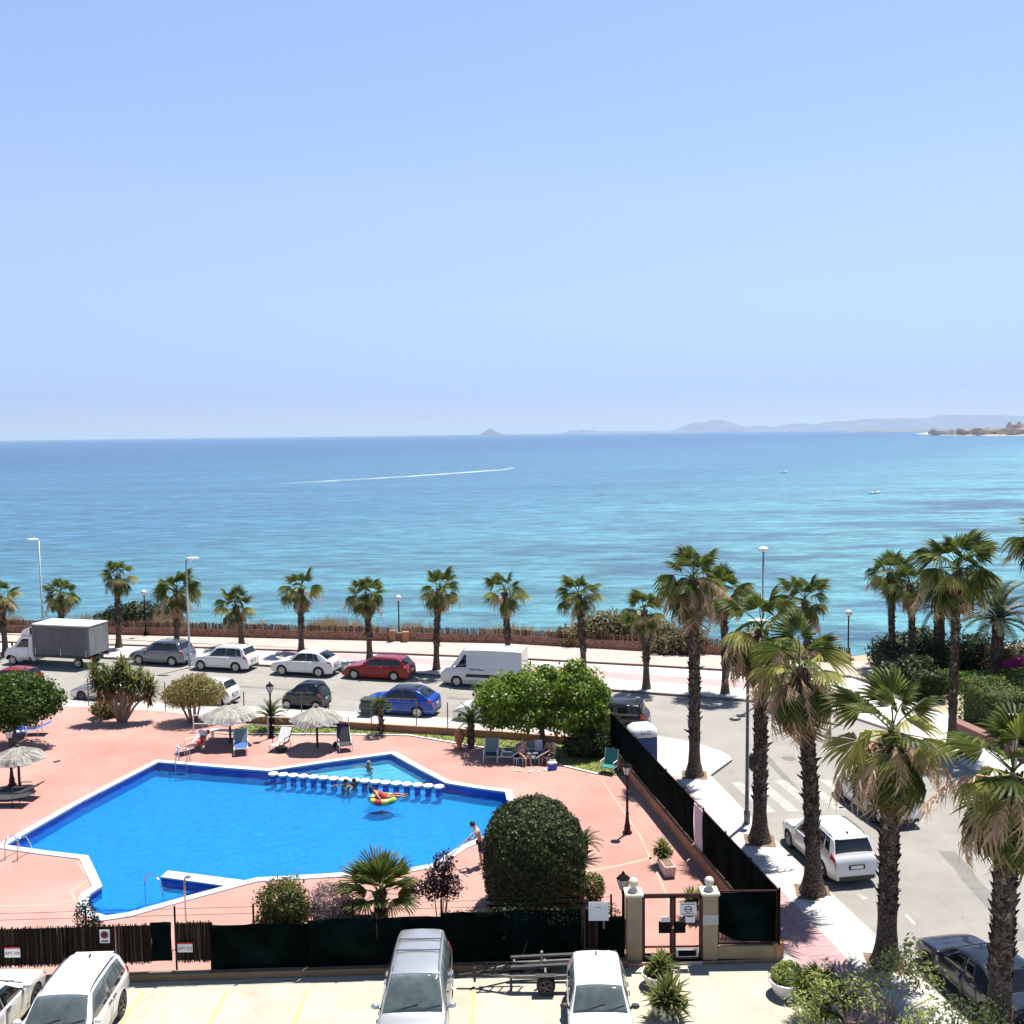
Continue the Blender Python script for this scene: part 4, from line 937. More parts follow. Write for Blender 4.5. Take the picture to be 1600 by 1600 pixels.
# dry grass tufts beyond the sea wall
rr = random.Random(9); mb = MB(); DG = offset_line(SEAWALL, 1.6)
def blades(mb, x, y, z, k, h, sp, rr):
    for _ in range(k):
        a = rr.uniform(0,6.28); hh = h*rr.uniform(.5,1.1); ox, oy = rr.uniform(-sp,sp)*.4, rr.uniform(-sp,sp)*.4; w = .03
        ex, ey = math.cos(a)*sp*rr.random(), math.sin(a)*sp*rr.random(); q = len(mb.v)
        mb.v += [(x+ox-w,y+oy,z),(x+ox+w,y+oy,z),(x+ox+ex,y+oy+ey,z+hh)]; mb.f.append((q,q+1,q+2))
for i in range(520):
    t = rr.random(); X = lerp(-44, 16, t); k = next((j for j in range(len(DG)-1) if DG[j][0] <= X <= DG[j+1][0]), 0)
    a, b = DG[k], DG[k+1]; u = (X-a[0])/(b[0]-a[0]); Y = lerp(a[1], b[1], u) + rr.uniform(-.9,1.3)
    d = math.sin(X*.35)+math.sin(X*.9+2)
    if d < rr.uniform(-1.2,1.1): continue
    blades(mb, X, Y, -.1, 34, 1.35+.25*d, .6, rr)
tag(mb.build('dry_grass', M_['dry_grass']), kind='stuff')
# lawn blades
mb = MB(); rr = random.Random(10)
def inside(p, poly):
    c = False; j = len(poly)-1
    for i in range(len(poly)):
        if (poly[i][1] > p[1]) != (poly[j][1] > p[1]) and p[0] < (poly[j][0]-poly[i][0])*(p[1]-poly[i][1])/(poly[j][1]-poly[i][1])+poly[i][0]: c = not c
        j = i
    return c
xs = [p[0] for p in LAWN]; ys_ = [p[1] for p in LAWN]
for i in range(9000):
    p = (rr.uniform(min(xs),max(xs)), rr.uniform(min(ys_),max(ys_)))
    if inside(p, LAWN): blades(mb, p[0], p[1], .14, 2, .10, .08, rr)
tag(mb.build('lawn_grass', leaf_mat('lawn_blade', (.07,.12,.02), (.18,.22,.05), .8, .3, (.32,.30,.12))), kind='stuff')

# --- foreground planting at the lower right
FG = 'leafy shrubs growing in front of the building'
def sapling(label, loc, blobs, n, size, seed, m='leaf_light'):
    return tree('garden_shrub', label, 'bush', loc, blobs, n, size, M_ and m, seed, (.03,.9), 'bark_pale', stems=7, lump=.35, spike=.3, group=FG, shell=.2, slim=.42)
sapling('loose light green shrub beside the dark car, over the white kerb', (10.0,25.4), [(.3,0,1.6,.75,.6,.5),(-.4,0,1.2,.6,.5,.45),(.9,.1,1.1,.6,.5,.5),(.7,.3,1.9,.3,.3,.3)], 900, .13, 301)
sapling('airy pale shrub with thin stems at the bottom of the pavement', (8.7,24.7), [(0,0,1.3,.65,.5,.5),(-.8,.1,1.5,.5,.4,.45),(.5,-.1,1.0,.5,.4,.5)], 520, .12, 302)
sapling('yellow green leafy shrub in the bottom right corner', (11.2,24.1), [(-.3,0,1.0,.8,.5,.55),(.8,0,.9,.8,.5,.5),(-1.0,.1,.7,.5,.4,.4)], 900, .12, 303)
sapling('feathery grey green shrub between the potted palm and the pavement', (7.5,24.6), [(0,0,.9,.55,.45,.5),(.5,.1,1.3,.4,.35,.4),(.2,0,.5,.6,.4,.35)], 650, .11, 304)

# ================================================================== VEHICLES
TYPES = dict(
 suv   =dict(L=4.45,W=1.84,H=1.64,hood=.80,cowl=(.95,1.06),wst=.25,rwt=-1.75,rwb=(-2.06,1.08),tail=1.0,belt=1.04,wb=2.66,r=.345,cl=.21,bq=.05,rail=True,clad=True),
 coupe =dict(L=4.50,W=1.84,H=1.60,hood=.80,cowl=(.98,1.05),wst=.2,rwt=-1.25,rwb=(-1.98,1.16),tail=1.06,belt=1.04,wb=2.68,r=.35,cl=.21,bq=.09,rail=False,clad=True),
 estate=dict(L=4.70,W=1.83,H=1.44,hood=.68,cowl=(.98,.96),wst=.2,rwt=-1.8,rwb=(-2.18,.98),tail=.92,belt=.94,wb=2.80,r=.325,cl=.16,bq=.05,rail=True,clad=False),
 hatch =dict(L=3.75,W=1.66,H=1.48,hood=.76,cowl=(.92,1.0),wst=.28,rwt=-1.38,rwb=(-1.72,1.0),tail=.92,belt=.97,wb=2.42,r=.29,cl=.17,bq=.05,rail=False,clad=False),
 mpv   =dict(L=4.58,W=1.82,H=1.70,hood=.84,cowl=(1.28,1.08),wst=.36,rwt=-1.95,rwb=(-2.18,1.08),tail=1.0,belt=1.05,wb=2.80,r=.32,cl=.18,bq=.04,rail=True,clad=False),
 saloon=dict(L=4.55,W=1.80,H=1.44,hood=.70,cowl=(.95,.97),wst=.2,rwt=-1.0,rwb=(-1.62,1.02),tail=.98,belt=.95,wb=2.70,r=.32,cl=.16,bq=.06,rail=False,clad=False),
 smart =dict(L=2.60,W=1.56,H=1.54,hood=.86,cowl=(.82,1.02),wst=.2,rwt=-.85,rwb=(-1.16,1.04),tail=.9,belt=.99,wb=1.85,r=.29,cl=.17,bq=.03,rail=False,clad=False),
 van   =dict(L=5.45,W=2.02,H=2.42,hood=1.0,cowl=(2.0,1.32),wst=1.12,rwt=-2.6,rwb=(-2.69,1.3),tail=1.1,belt=1.24,wb=3.25,r=.34,cl=.2,bq=.03,rail=False,clad=False,van=True),
)
def catmull(K, x):
    for i in range(len(K)-1):
        if K[i][0] <= x <= K[i+1][0] or i == len(K)-2:
            (x0,y0),(x1,y1) = K[i], K[i+1]; h = x1-x0
            def sl(j):
                if j <= 0 or j >= len(K)-1: return 0
                a = (K[j][1]-K[j-1][1])/max(1e-6, K[j][0]-K[j-1][0]); b = (K[j+1][1]-K[j][1])/max(1e-6, K[j+1][0]-K[j][0])
                return 0 if a*b <= 0 else 2*a*b/(a+b)
            m0 = sl(i) if i > 0 else (y1-y0)/h; m1 = sl(i+1) if i+1 < len(K)-1 else (y1-y0)/h
            t = min(1, max(0, (x-x0)/h)); t2 = t*t; t3 = t2*t
            return (2*t3-3*t2+1)*y0 + (t3-2*t2+t)*h*m0 + (-2*t3+3*t2)*y1 + (t3-t2)*h*m1
    return K[-1][1]
class Shell:
    """a car's outer skin as a function of x along the car and s round its half section (0 top middle .. 10 bottom middle)"""
    def __init__(s, T):
        s.T = T; L = T['L']/2; H = T['H']; cx, cz = T['cowl']; rx, rz = T['rwb']
        s.prof = [(-L, T['tail']*.62), (-L+.03, T['tail']*.86), (-L+.09, T['tail']), (rx, rz), (T['rwt'], H-.05), ((T['rwt']*2+T['wst'])/3, H), ((T['rwt']+T['wst']*2)/3, H), (T['wst'], H-.05),
                  (cx, cz), (cx+(L-cx)*.5, lerp(cz, T['hood'], .38)), (L-.18, T['hood']), (L-.05, T['hood']-.12), (L, T['hood']*.68)]
        s.prof.sort()
    def top(s, x): return catmull(s.prof, x)
    def wid(s, x):
        L = s.T['L']/2; t = abs(x)/L; e = .20 if x > 0 else .13
        if s.T.get('van'): e *= .6
        return s.T['W']/2*(1 - e*t**7 - .03*t*t)
    def sec(s, x):
        T = s.T; zt = s.top(x); L = T['L']/2; w = s.wid(x); belt = T['belt'] + .05*(-x/L)*.6
        zb = min(belt, zt-.03); cl = T['cl'] + .06*(abs(x)/L)**6
        tum = .06 if T.get('van') else .30; wr = w - .05 - (zt-zb)*tum
        wr = min(wr, w-.06); cr = .035 if zt > belt+.1 else .02
        rr = min(.07, (zt-zb)*.5); mid = lerp(zb, cl, .35)
        return [(0,zt+cr), (wr*.55,zt+cr*.7), (wr*.88,zt), (wr-.005,zt-rr*.5), (lerp(wr,w-.035,.5),lerp(zt-rr*.5,zb,.5)), (w-.03,zb), (w,zb-min(.08,(zb-cl)*.2)), (w+.004,mid), (w-.015,cl+.10), (w-.06,cl), (0,cl)]
    def P(s, x, u):
        sec = s.sec(x); sg = -1 if u < 0 else 1; u = abs(u); i = min(9, int(u)); t = u-i
        y, z = lerp(sec[i][0],sec[i+1][0],t), lerp(sec[i][1],sec[i+1][1],t)
        return Vector((x, y*sg, z))
    def N(s, x, u):
        e = .02; a = s.P(x+e,u)-s.P(x-e,u); b = s.P(x,u+e)-s.P(x,u-e)
        n = a.cross(b); n.normalize(); c = s.P(x,u); o = c - Vector((x*.85,0,.75))
        return n if n.dot(o) > 0 else -n
    def patch(s, name, m, parent, xa, xb, u0, u1, off=.008, nx=8, nu=4, xa1=None, xb1=None, thick=True):
        """piece of skin between x limits (at u0: xa..xb, at u1: xa1..xb1), standing `off` proud"""
        xa1 = xa if xa1 is None else xa1; xb1 = xb if xb1 is None else xb1; mb = MB(); W = nx+1
        for o in ((off, -.004) if thick else (off,)):
            for j in range(nu+1):
                t = j/nu; u = lerp(u0,u1,t); A, B = lerp(xa,xa1,t), lerp(xb,xb1,t)
                for i in range(W): 
                    x = lerp(A,B,i/nx); mb.v.append(tuple(s.P(x,u) + s.N(x,u)*o))
        k = W*(nu+1)
        for j in range(nu):
            for i in range(nx): a = j*W+i; mb.f.append((a,a+1,a+1+W,a+W))
        if thick:
            for i in range(nx): mb.f += [(i,k+i,k+i+1,i+1), (nu*W+i,nu*W+i+1,k+nu*W+i+1,k+nu*W+i)]
            for j in range(nu): mb.f += [(j*W,j*W+W,k+j*W+W,k+j*W), (j*W+nx,k+j*W+nx,k+j*W+W+nx,j*W+W+nx)]
        me = data(name, mb.v, mb.f, True); bm = bmesh.new(); bm.from_mesh(me); bmesh.ops.recalc_face_normals(bm, faces=bm.faces)
        c = bm.faces.ensure_lookup_table(); f = bm.faces[0]
        ctr = sum((Vector(p) for p in mb.v), Vector())/len(mb.v)
        bm.to_mesh(me); bm.free()
        return link(name, me, m, parent)
    def body(s, pt):
        T = s.T; L = T['L']/2; xs = sorted(set([-L, -L+.015, -L+.04, -L+.09, L, L-.015, L-.04, L-.09] + [lerp(-L+.14, L-.14, i/46) for i in range(47)] + [T['cowl'][0], T['wst'], T['rwt'], T['rwb'][0]]))
        us = [0,.5,1,1.5,2,2.4,2.7,3,3.5,4,4.5,5,5.3,5.6,6,6.5,7,7.5,8,8.5,9,10]; mb = MB(); cols = us[::-1] + [-u for u in us[1:-1]]; n = len(cols)
        for x in xs:
            for u in cols: mb.v.append(tuple(s.P(x,u)))
        for i in range(len(xs)-1):
            for j in range(n): a = i*n+j; b = i*n+(j+1)%n; mb.f.append((a,a+n,b+n,b))
        mb.f.append(tuple(range(n))); mb.f.append(tuple((len(xs)-1)*n+j for j in range(n))[::-1])
        me = data('body', mb.v, mb.f, True); me.materials.append(pt)
        bm = bmesh.new(); bm.from_mesh(me); bmesh.ops.remove_doubles(bm, verts=bm.verts, dist=1e-5); bmesh.ops.recalc_face_normals(bm, faces=bm.faces); bm.to_mesh(me); bm.free()
        o = bpy.data.objects.new('body', me); COL.objects.link(o)
        cut = MB(); r = T['r']+.055
        for sx in (-1,1):
            cx = sx*T['wb']/2 + T.get('dx',0)
            for sy in (-1,1):
                k = len(cut.v); y0, y1 = sy*(T['W']/2-.30), sy*(T['W']/2+.2)
                for y in (y0,y1):
                    for j in range(24): a = 6.2832*j/24; cut.v.append((cx+r*math.cos(a), y, T['r']+r*math.sin(a)))
                for j in range(24): cut.f.append((k+j,k+(j+1)%24,k+24+(j+1)%24,k+24+j))
                cut.f.append(tuple(k+j for j in range(24))[::-1]); cut.f.append(tuple(k+24+j for j in range(24)))
        cm = data('cut', cut.v, cut.f); bm = bmesh.new(); bm.from_mesh(cm); bmesh.ops.recalc_face_normals(bm, faces=bm.faces); bm.to_mesh(cm); bm.free()
        cm.materials.append(M_['trim'])
        co = bpy.data.objects.new('cut', cm); COL.objects.link(co)
        md = o.modifiers.new('arches', 'BOOLEAN'); md.operation = 'DIFFERENCE'; md.object = co; md.solver = 'EXACT'
        try: md.material_mode = 'TRANSFER'
        except Exception: pass
        dg = bpy.context.evaluated_depsgraph_get(); new = bpy.data.meshes.new_from_object(o.evaluated_get(dg))
        o.modifiers.clear(); o.data = new; bpy.data.objects.remove(co); new.name = 'body'
        if len(new.materials) == 0: new.materials.append(pt)
        new.shade_smooth(); new.set_sharp_from_angle(angle=R(42))
        return o
def wheel_meshes(r, dark):
    t = MB(); w = .105
    t.lathe([(r*.64,-w),(r*.9,-w),(r*.985,-w*.72),(r,-w*.3),(r,w*.3),(r*.985,w*.72),(r*.9,w),(r*.64,w)], 28, cap=False)
    t.f += [tuple(range(28))[::-1]]
    rm = MB(); rm.lathe([(r*.64,w*.92),(r*.66,w*1.02),(r*.60,w*.98),(r*.56,w*.4),(.001,w*.3)], 28, cap=False)
    for i in range(5):
        a = 6.2832*i/5
        for da in (-.13,.13): rm.obox((math.cos(a+da)*r*.34, math.sin(a+da)*r*.34, w*.78), (r*.56,r*.09,w*.3), a+da*.4)
    rm.lathe([(.001,w*1.0),(r*.13,w*.95),(r*.14,w*.5)], 12, cap=False)
    rot = Matrix.Rotation(-math.pi/2, 4, 'X')       # axle: +z becomes +y
    out = []
    for b, nm, m in ((t,'tyre',M_['rubber']),(rm,'rim',M_['dark_alloy'] if dark else M_['alloy'])):
        me = data(nm, [tuple(rot @ Vector(p)) for p in b.v], b.f); me.materials.append(m); me.shade_smooth(); me.set_sharp_from_angle(angle=R(35))
        bm = bmesh.new(); bm.from_mesh(me); bmesh.ops.recalc_face_normals(bm, faces=bm.faces); bm.to_mesh(me); bm.free(); out.append(me)
    return out
WH = {}
def put_wheels(t, T, dark=False):
    key = (round(T['r'],3), dark)
    if key not in WH: WH[key] = wheel_meshes(T['r'], dark)
    ty, rm = WH[key]
    for sx in (-1,1):
        for sy in (-1,1):
            loc = (sx*T['wb']/2, sy*(T['W']/2-.115), T['r']); w = link('wheel', ty, None, t, loc, (0, 0, 0 if sy > 0 else math.pi))
            w.name = 'wheel'; link('rim', rm, None, w)
def car(kind, label, cat, M, hv, side, pt, name='parked_car', group=None, dark_rims=False, roof=None, glass=None, detail=1, M_is_centre=False, z=0.0):
    """M: ground point midway between the near side wheels; hv: heading; side: +1 when the near side is the car's left"""
    T = TYPES[kind]; S_ = Shell(T); a = math.atan2(hv[1], hv[0]); left = Vector((-math.sin(a), math.cos(a)))
    c = Vector(M) - (Vector((0,0)) if M_is_centre else left*side*(T['W']/2-.05))
    t = thing(name, label, cat, (c.x, c.y, z), a, group); L = T['L']/2; van = T.get('van')
    gl = glass or M_['glass']
    b = S_.body(pt); b.parent = t
    cx = T['cowl'][0]; wst = T['wst']; rwt = T['rwt']; rwb = T['rwb'][0]; p = S_.patch
    p('windscreen', gl, t, cx-.03, wst+.03, -2.55, 2.55, .007, 6, 12)
    if not van: p('rear_window', gl, t, rwb+.05, rwt-.03, -2.4, 2.4, .007, 5, 12)
    if roof: p('roof_panel', roof, t, rwt+.02, wst-.02, -2.7, 2.7, .005, 10, 12)
    # side glass: trapezoids between the pillars
    bpl = lerp(wst, rwt, .42); g = .035
    for sg in (1,-1):
        if van:
            p('side_window', gl, t, .98, 1.12, sg*3.5, sg*4.9, .007, 5, 3, .98, cx-.22)
        else:
            p('side_window', gl, t, bpl+.012, wst-.10, sg*3.05, sg*4.95, .007, 6, 3, bpl+.012, cx-.20)
            if kind != 'smart':
                q = lerp(rwt, bpl, .30); 
                p('side_window', gl, t, q+.14, bpl-.012, sg*3.05, sg*4.95, .007, 6, 3, q+.01, bpl-.012)
                if kind in ('suv','estate','mpv','coupe'): p('quarter_window', gl, t, rwt+.16, q+.115, sg*3.1, sg*4.9, .007, 4, 3, rwb+.26 if kind != 'coupe' else rwb+.55, q-.015)
            else: p('quarter_window', gl, t, rwt+.2, bpl-g, sg*3.15, sg*4.9, .007, 4, 3, rwt+.05, bpl-g)
        # doors
        f = T['wb']/2-T['r']-.10; r_ = -T['wb']/2+T['r']+.12
        spans = [(max(f-1.02, bpl+.0), f)] if (van or kind == 'smart') else [(bpl+.02, f), (r_-.02, bpl-.02)]
        for x0, x1 in spans:
            d = p('door', pt, t, x0, x1, sg*5.1, sg*8.2, .005, 8, 5)
            h = MB(); hp = S_.P(x0+.14, sg*5.9); h.obox((hp.x, hp.y+sg*.02, hp.z-.02), (.19,.03,.035)); h.build('handle', M_['trim'] if dark_rims else pt, d)
        if T['clad']:
            p('sill_trim', M_['trim'], t, r_-.05, f+.06, sg*8.1, sg*9.0, .012, 8, 3)
        mm = MB(); mp = S_.P(cx-.32, sg*5.0); mm.ball((mp.x+.03, mp.y+sg*.13, mp.z+.09), .105, 10, 7, .8, 1.1, .72); mm.bar((mp.x, mp.y-sg*.02, mp.z+.02),(mp.x+.02, mp.y+sg*.08, mp.z+.05), .05)
        mm.build('mirror', M_['trim'] if dark_rims and kind == 'hatch' else pt, t, True)
        p('headlight', M_['headlight'], t, L-.42, L-.035, sg*5.05, sg*6.25, .006, 7, 3, L-.28, L-.03)
        if van: p('taillight', M_['taillight'], t, -L+.006, -L+.10, sg*4.4, sg*6.0, .008, 3, 5)
        elif kind in ('suv','mpv'): p('taillight', M_['taillight'], t, -L+.13, rwb+.17, sg*4.3, sg*6.2, .012, 5, 6, -L+.012, -L+.34)
        else: p('taillight', M_['taillight'], t, -L+.012, -L+.30, sg*5.0, sg*6.15, .008, 5, 4)
        if T['rail']:
            rb = MB(); pts = [S_.P(lerp(rwt+.1, wst-.1, i/6), sg*2.35) + Vector((0,0,.055 if 0 < i < 6 else -.01)) for i in range(7)]; rb.tube(pts, .017, 6); rb.build('roof_rail', M_['trim'] if kind != 'mpv' else M_['grey_metal'], t, True)
    # front and rear ends
    fr = MB(); fr.obox((L-.012, 0, T['hood']*.60), (.05, T['W']*.50, .15)); o = fr.build('grille', M_['trim'], t); bevel(o, .02)
    fr = MB(); fr.obox((L-.02, 0, T['cl']+.14), (.06, T['W']*.62, .13)); bevel(fr.build('air_intake', M_['trim'], t), .02)
    fr = MB(); fr.obox((-L+.02, 0, T['cl']+.13), (.07, T['W']*.74, .17)); bevel(fr.build('bumper_insert', M_['trim'], t), .02)
    for sx, zz in ((1, T['cl']+.27), (-1, T['tail']*.72)):
        ps = MB(); ps.obox((sx*(L+.004), 0, zz), (.02,.60,.17)); ps.build('plate_recess', M_['trim'], t)
        pl = MB(); pl.obox((sx*(L+.014), 0, zz), (.016,.46,.11)); pl.build('number_plate', M_['plate'], t)
    if kind in ('suv','estate'):
        sp = MB(); q = S_.P(rwt, 0); sp.obox((q.x-.02, 0, q.z-.02), (.2, T['W']*.58, .03), 0, 0, -.12); bevel(sp.build('rear_spoiler', pt, t), .012)
    wp = MB()
    for yy in (-.42,.12):
        A = S_.P(cx-.045, (yy)/(T['W']/2-.1)*2.2) ; B = S_.P(cx-.20, (yy+.52)/(T['W']/2-.1)*2.2 if abs(yy+.52) < .62 else 2.0)
        wp.bar(A+Vector((0,0,.022)), B+Vector((.012,0,.02)), .018)
    wp.build('wiper', M_['trim'], t)
    if detail > 1:
        an = MB(); q = S_.P(rwt+.25, 0); an.obox((q.x, 0, q.z+.03), (.14,.04,.07)); bevel(an.build('aerial', M_['trim'], t), .012)
    put_wheels(t, T, dark_rims)
    return t, S_

P_white = paint('paint_white', (.70,.70,.69)); P_white2 = paint('paint_pearl', (.62,.62,.61)); P_silver = paint('paint_silver', (.42,.43,.44), .6, .32)
P_red = paint('paint_red', (.22,.004,.008), .1, .3, .5); P_blue = paint('paint_blue', (.001,.04,.30), .1, .3, .5); P_black = paint('paint_black', (.005,.006,.008), .0, .35, .5)
P_navy = paint('paint_navy', (.010,.016,.028), .3, .3, .6); P_greyblue = paint('paint_greyblue', (.15,.175,.21), .6, .32); P_smart = paint('paint_slate', (.008,.016,.022), .2, .3, .5)
ROW = 'cars parked along the far kerb'; NEAR = 'cars parked along the near kerb'; LOT = 'cars in the car park'; STR = 'cars along the side street'
FV, NV = (-.968,.25), (-.972,.235)
car('suv', 'white crossover car at the far kerb, between grey estate and white coupe', 'car', (-20.28,66.52), FV, 1, P_white, group=ROW)
car('suv', 'grey blue estate car at the far kerb just behind the box truck', 'car', (-25.28,68.47), FV, 1, P_greyblue, group=ROW)
car('coupe', 'white coupe roofed crossover at the far kerb, ahead of the red estate', 'car', (-14.29,64.79), FV, 1, P_white, group=ROW)
car('estate', 'red estate car parked at the far kerb', 'car', (-9.19,63.51), FV, 1, P_red, group=ROW, dark_rims=False)
car('van', 'white panel van with a high roof, partly hidden by the ficus tree', 'van', (-2.08,61.20), FV, 1, P_white2, 'panel_van', dark_rims=False)
car('saloon', 'silver car at the near kerb half hidden by the branching yucca', 'car', (-25.13,58.85), NV, 1, P_silver, group=NEAR, dark_rims=True)
car('hatch', 'white car at the near kerb hidden behind the yellow green bush', 'car', (-18.76,57.78), NV, 1, P_white, group=NEAR)
car('smart', 'tiny dark two seater car at the near kerb behind a thatched parasol', 'car', (-12.47,56.61), NV, 1, P_smart, group=NEAR, roof=M_['glass'])
car('coupe', 'bright blue crossover car with dark roof at the near kerb', 'car', (-6.80,54.93), NV, 1, P_blue, group=NEAR, roof=P_black)
car('hatch', 'white car at the near kerb whose bonnet shows left of the ficus tree', 'car', (-1.67,53.35), NV, 1, P_white, group=NEAR)
car('suv', 'black car at the near kerb behind the blue kiosk cabin', 'car', (4.79,51.34), (-.96,.27), 1, P_black, group=NEAR, dark_rims=True)
car('hatch', 'red car at the near kerb behind the citrus tree at the left', 'car', (-32.36,61.41), NV, 1, P_red, group=NEAR)
SH_ = (-.165,.986)
car('suv', 'white crossover with red tail lights parked along the side street', 'car', (10.70,35.45), SH_, 1, P_white, group=STR, detail=2)
car('suv', 'white crossover across the side street, half hidden by palm leaves', 'car', (14.30,40.39), SH_, 1, P_white, group=STR, dark_rims=True)
car('saloon', 'dark blue grey car behind the nearest palm trunk', 'car', (12.30,26.49), SH_, 1, P_navy, group=STR, dark_rims=True, detail=2)
car('hatch', 'white car whose bonnet just shows at the lower right edge', 'car', (13.35,23.2), SH_, 1, P_white, group=STR)
car('suv', 'white crossover nosed out toward the camera at the lower left', 'car', (-11.82,24.8), (.03,-1), 1, P_white, group=LOT, detail=2, M_is_centre=True, glass=M_['reflection_glass'], dark_rims=True, z=.02)
car('saloon', 'white low car cut by the left edge, nose to the fence', 'car', (-14.5,25.35), (.02,1), 1, P_white, group=LOT, detail=2, M_is_centre=True, dark_rims=True, z=.02)
mpv, ms_ = car('mpv', 'silver people carrier with roof bars, facing the camera', 'car', (-2.74,25.62), (0.01,-1), 1, P_silver, group=LOT, detail=1, M_is_centre=True, glass=M_['reflection_glass'], z=.02)
hat, hs_ = car('hatch', 'small white hatchback with grey windscreen beside the trailer', 'car', (2.15,25.27), (-.03,-1), 1, P_white, group=LOT, detail=2, M_is_centre=True, glass=M_['reflection_glass'], dark_rims=True, z=.02)
# roof bars of the people carrier
for x in (-.62, -1.22):
    rb = MB(); A = ms_.P(x, 2.35); rb.tube([(x,-A.y,A.z+.05),(x,-A.y*.9,A.z+.085),(x,A.y*.9,A.z+.085),(x,A.y,A.z+.05)], .022, 6); rb.build('roof_bar', M_['grey_metal'], mpv, True)
# roof seams of the hatchback
for sg in (1,-1): hs_.patch('roof_seam', M_['trim'], hat, TYPES['hatch']['rwt']+.02, TYPES['hatch']['wst'], sg*2.28, sg*2.38, .004, 8, 1)
# red stripes on the van's flank
for o in [q for q in bpy.data.objects if q.name.startswith('panel_van')]:
    vs = Shell(TYPES['van'])
    vs.patch('red_lettering', M_['red_ink'], o, .1, .75, 5.2, 5.6, .008, 4, 2); vs.patch('dark_lettering', M_['blue_ink'], o, -.2, .7, 5.8, 6.1, .008, 4, 2)
    vs.patch('side_trim', M_['trim'], o, -1.1, 1.0, 7.0, 7.35, .012, 8, 2)

# box truck
tr = thing('box_truck', 'white light truck with a long grey tarpaulin box', 'truck', (0,0,0))
FVv = Vector(FV).normalized(); ang = math.atan2(FVv.y, FVv.x); lft = Vector((-FVv.y, FVv.x))
near_rear = Vector((-29.50,67.56)); cen = near_rear + FVv*3.6 - lft*1.05
tr.location = (cen.x, cen.y, 0); tr.rotation_euler = (0,0,ang)
TYPES['cab'] = dict(L=2.6,W=2.0,H=2.15,hood=1.0,cowl=(.45,1.38),wst=-.25,rwt=-1.2,rwb=(-1.27,1.3),tail=1.2,belt=1.28,wb=1.4,r=.34,cl=.3,bq=.03,rail=False,clad=False,van=True)
cab = Shell(TYPES['cab']); off = Vector((2.35,0,0))
cabroot = cab.body(P_white); cabroot.parent = tr; cabroot.name = 'cab'; cabroot.location = off
for nm, args in (('windscreen',(.42,-.22,-2.5,2.5)),):
    o = cab.patch(nm, M_['glass'], tr, *args, .007, 5, 10); o.location = off
for sg in (1,-1):
    o = cab.patch('side_window', M_['glass'], tr, -.85, -.30, sg*3.5, sg*4.9, .007, 5, 3, -.85, .25); o.location = off
    o = cab.patch('door', P_white, tr, -.9, .18, sg*5.05, sg*8, .006, 6, 5); o.location = off
    o = cab.patch('headlight', M_['headlight'], tr, .95, 1.25, sg*5.1, sg*6.2, .006, 5, 3); o.location = off
    mm = MB(); mm.obox((2.70, sg*1.12, 1.55), (.1,.12,.3)); bevel(mm.build('mirror', M_['trim'], tr), .02)
wd = MB(); yy = .96
wd.v = [(1.15,-yy,2.16),(2.2,-yy,2.16),(2.05,-yy*.95,2.5),(1.15,-yy,2.86),(1.15,yy,2.16),(2.2,yy,2.16),(2.05,yy*.95,2.5),(1.15,yy,2.86)]
wd.f = [(0,1,2,3),(4,7,6,5),(1,5,6,2),(2,6,7,3),(0,4,5,1),(0,3,7,4)]; bevel(wd.build('roof_deflector', P_white, tr), .08, 3)
dk = MB(); dk.obox((1.22,.975,2.5),(.12,.05,.5)); dk.build('deflector_slot', M_['trim'], tr)
tarp_m = mat('tarpaulin', (.085,.085,.09), .7, (.12,.12,.125), 2.0, bump=.5, bscale=3, stretch=(1,1,.3))
tarp_l = mat('tarpaulin_pale', (.22,.225,.22), .7, (.30,.305,.3), 1.6, bump=.6, bscale=3, stretch=(1,1,.3))
top_m = mat('tarpaulin_top', (.62,.61,.58), .7, (.7,.69,.66), 1.2, bump=.4, bscale=2)
bx0, bx1, bw, bz0, bz1 = -3.6, 1.05, 1.05, .92, 3.02
b = MB().box(bx0, bx1, -bw, bw, bz0, bz1-.02).build('cargo_box', tarp_l, tr); bevel(b, .03)
rr = random.Random(4)
for sg in (1,-1):
    mb = MB(); nx = 26
    for j in range(7):
        for i in range(nx+1):
            x = lerp(bx0+.12, bx1-.12, i/nx); z = lerp(bz0+.03, bz1-.12, j/6); mb.v.append((x, sg*(bw+.012+.012*math.sin(i*1.9+j*.4)*math.sin(j/6*3.1)), z))
    for j in range(6):
        for i in range(nx): a = j*(nx+1)+i; mb.f.append((a,a+1,a+nx+2,a+nx+1))
    mb.build('side_curtain', tarp_m, tr, True)
    for x in (bx0+.06, bx1-.06): MB().box(x-.05,x+.05,sg*bw-.02 if sg<0 else sg*bw-.02,sg*(bw)+.035 if sg>0 else sg*bw+.02,bz0,bz1-.02).build('corner_post', M_['grey_metal'], tr)
    MB().obox((-1.27, sg*(bw-.05), .80), (4.6,.06,.22)).build('side_rail', M_['trim'], tr)
for i in range(9):
    for sg in (1,-1): x = lerp(bx0+.25, bx1-.25, i/8); MB().box(x-.02,x+.02,sg*(bw+.03)-.006,sg*(bw+.03)+.006,bz0-.08,bz0+.42).build('strap', M_['sign_white'] if i % 4 == 0 else M_['grey_metal'], tr)
b = MB().box(bx0-.02, bx1+.02, -bw-.03, bw+.03, bz1-.05, bz1+.03).build('box_roof', top_m, tr); bevel(b, .03)
MB().box(bx0-.02, bx1+1.2, -.42, .42, .55, .74).build('chassis', M_['trim'], tr)
TT = dict(r=.36); WH[('t')] = wheel_meshes(.36, False)
for x in (-2.55, 2.85):
    for sg in (1,-1):
        w = link('wheel', WH['t'][0], None, tr, (x, sg*.9, .36), (0,0,0 if sg > 0 else math.pi)); link('rim', WH['t'][1], None, w)
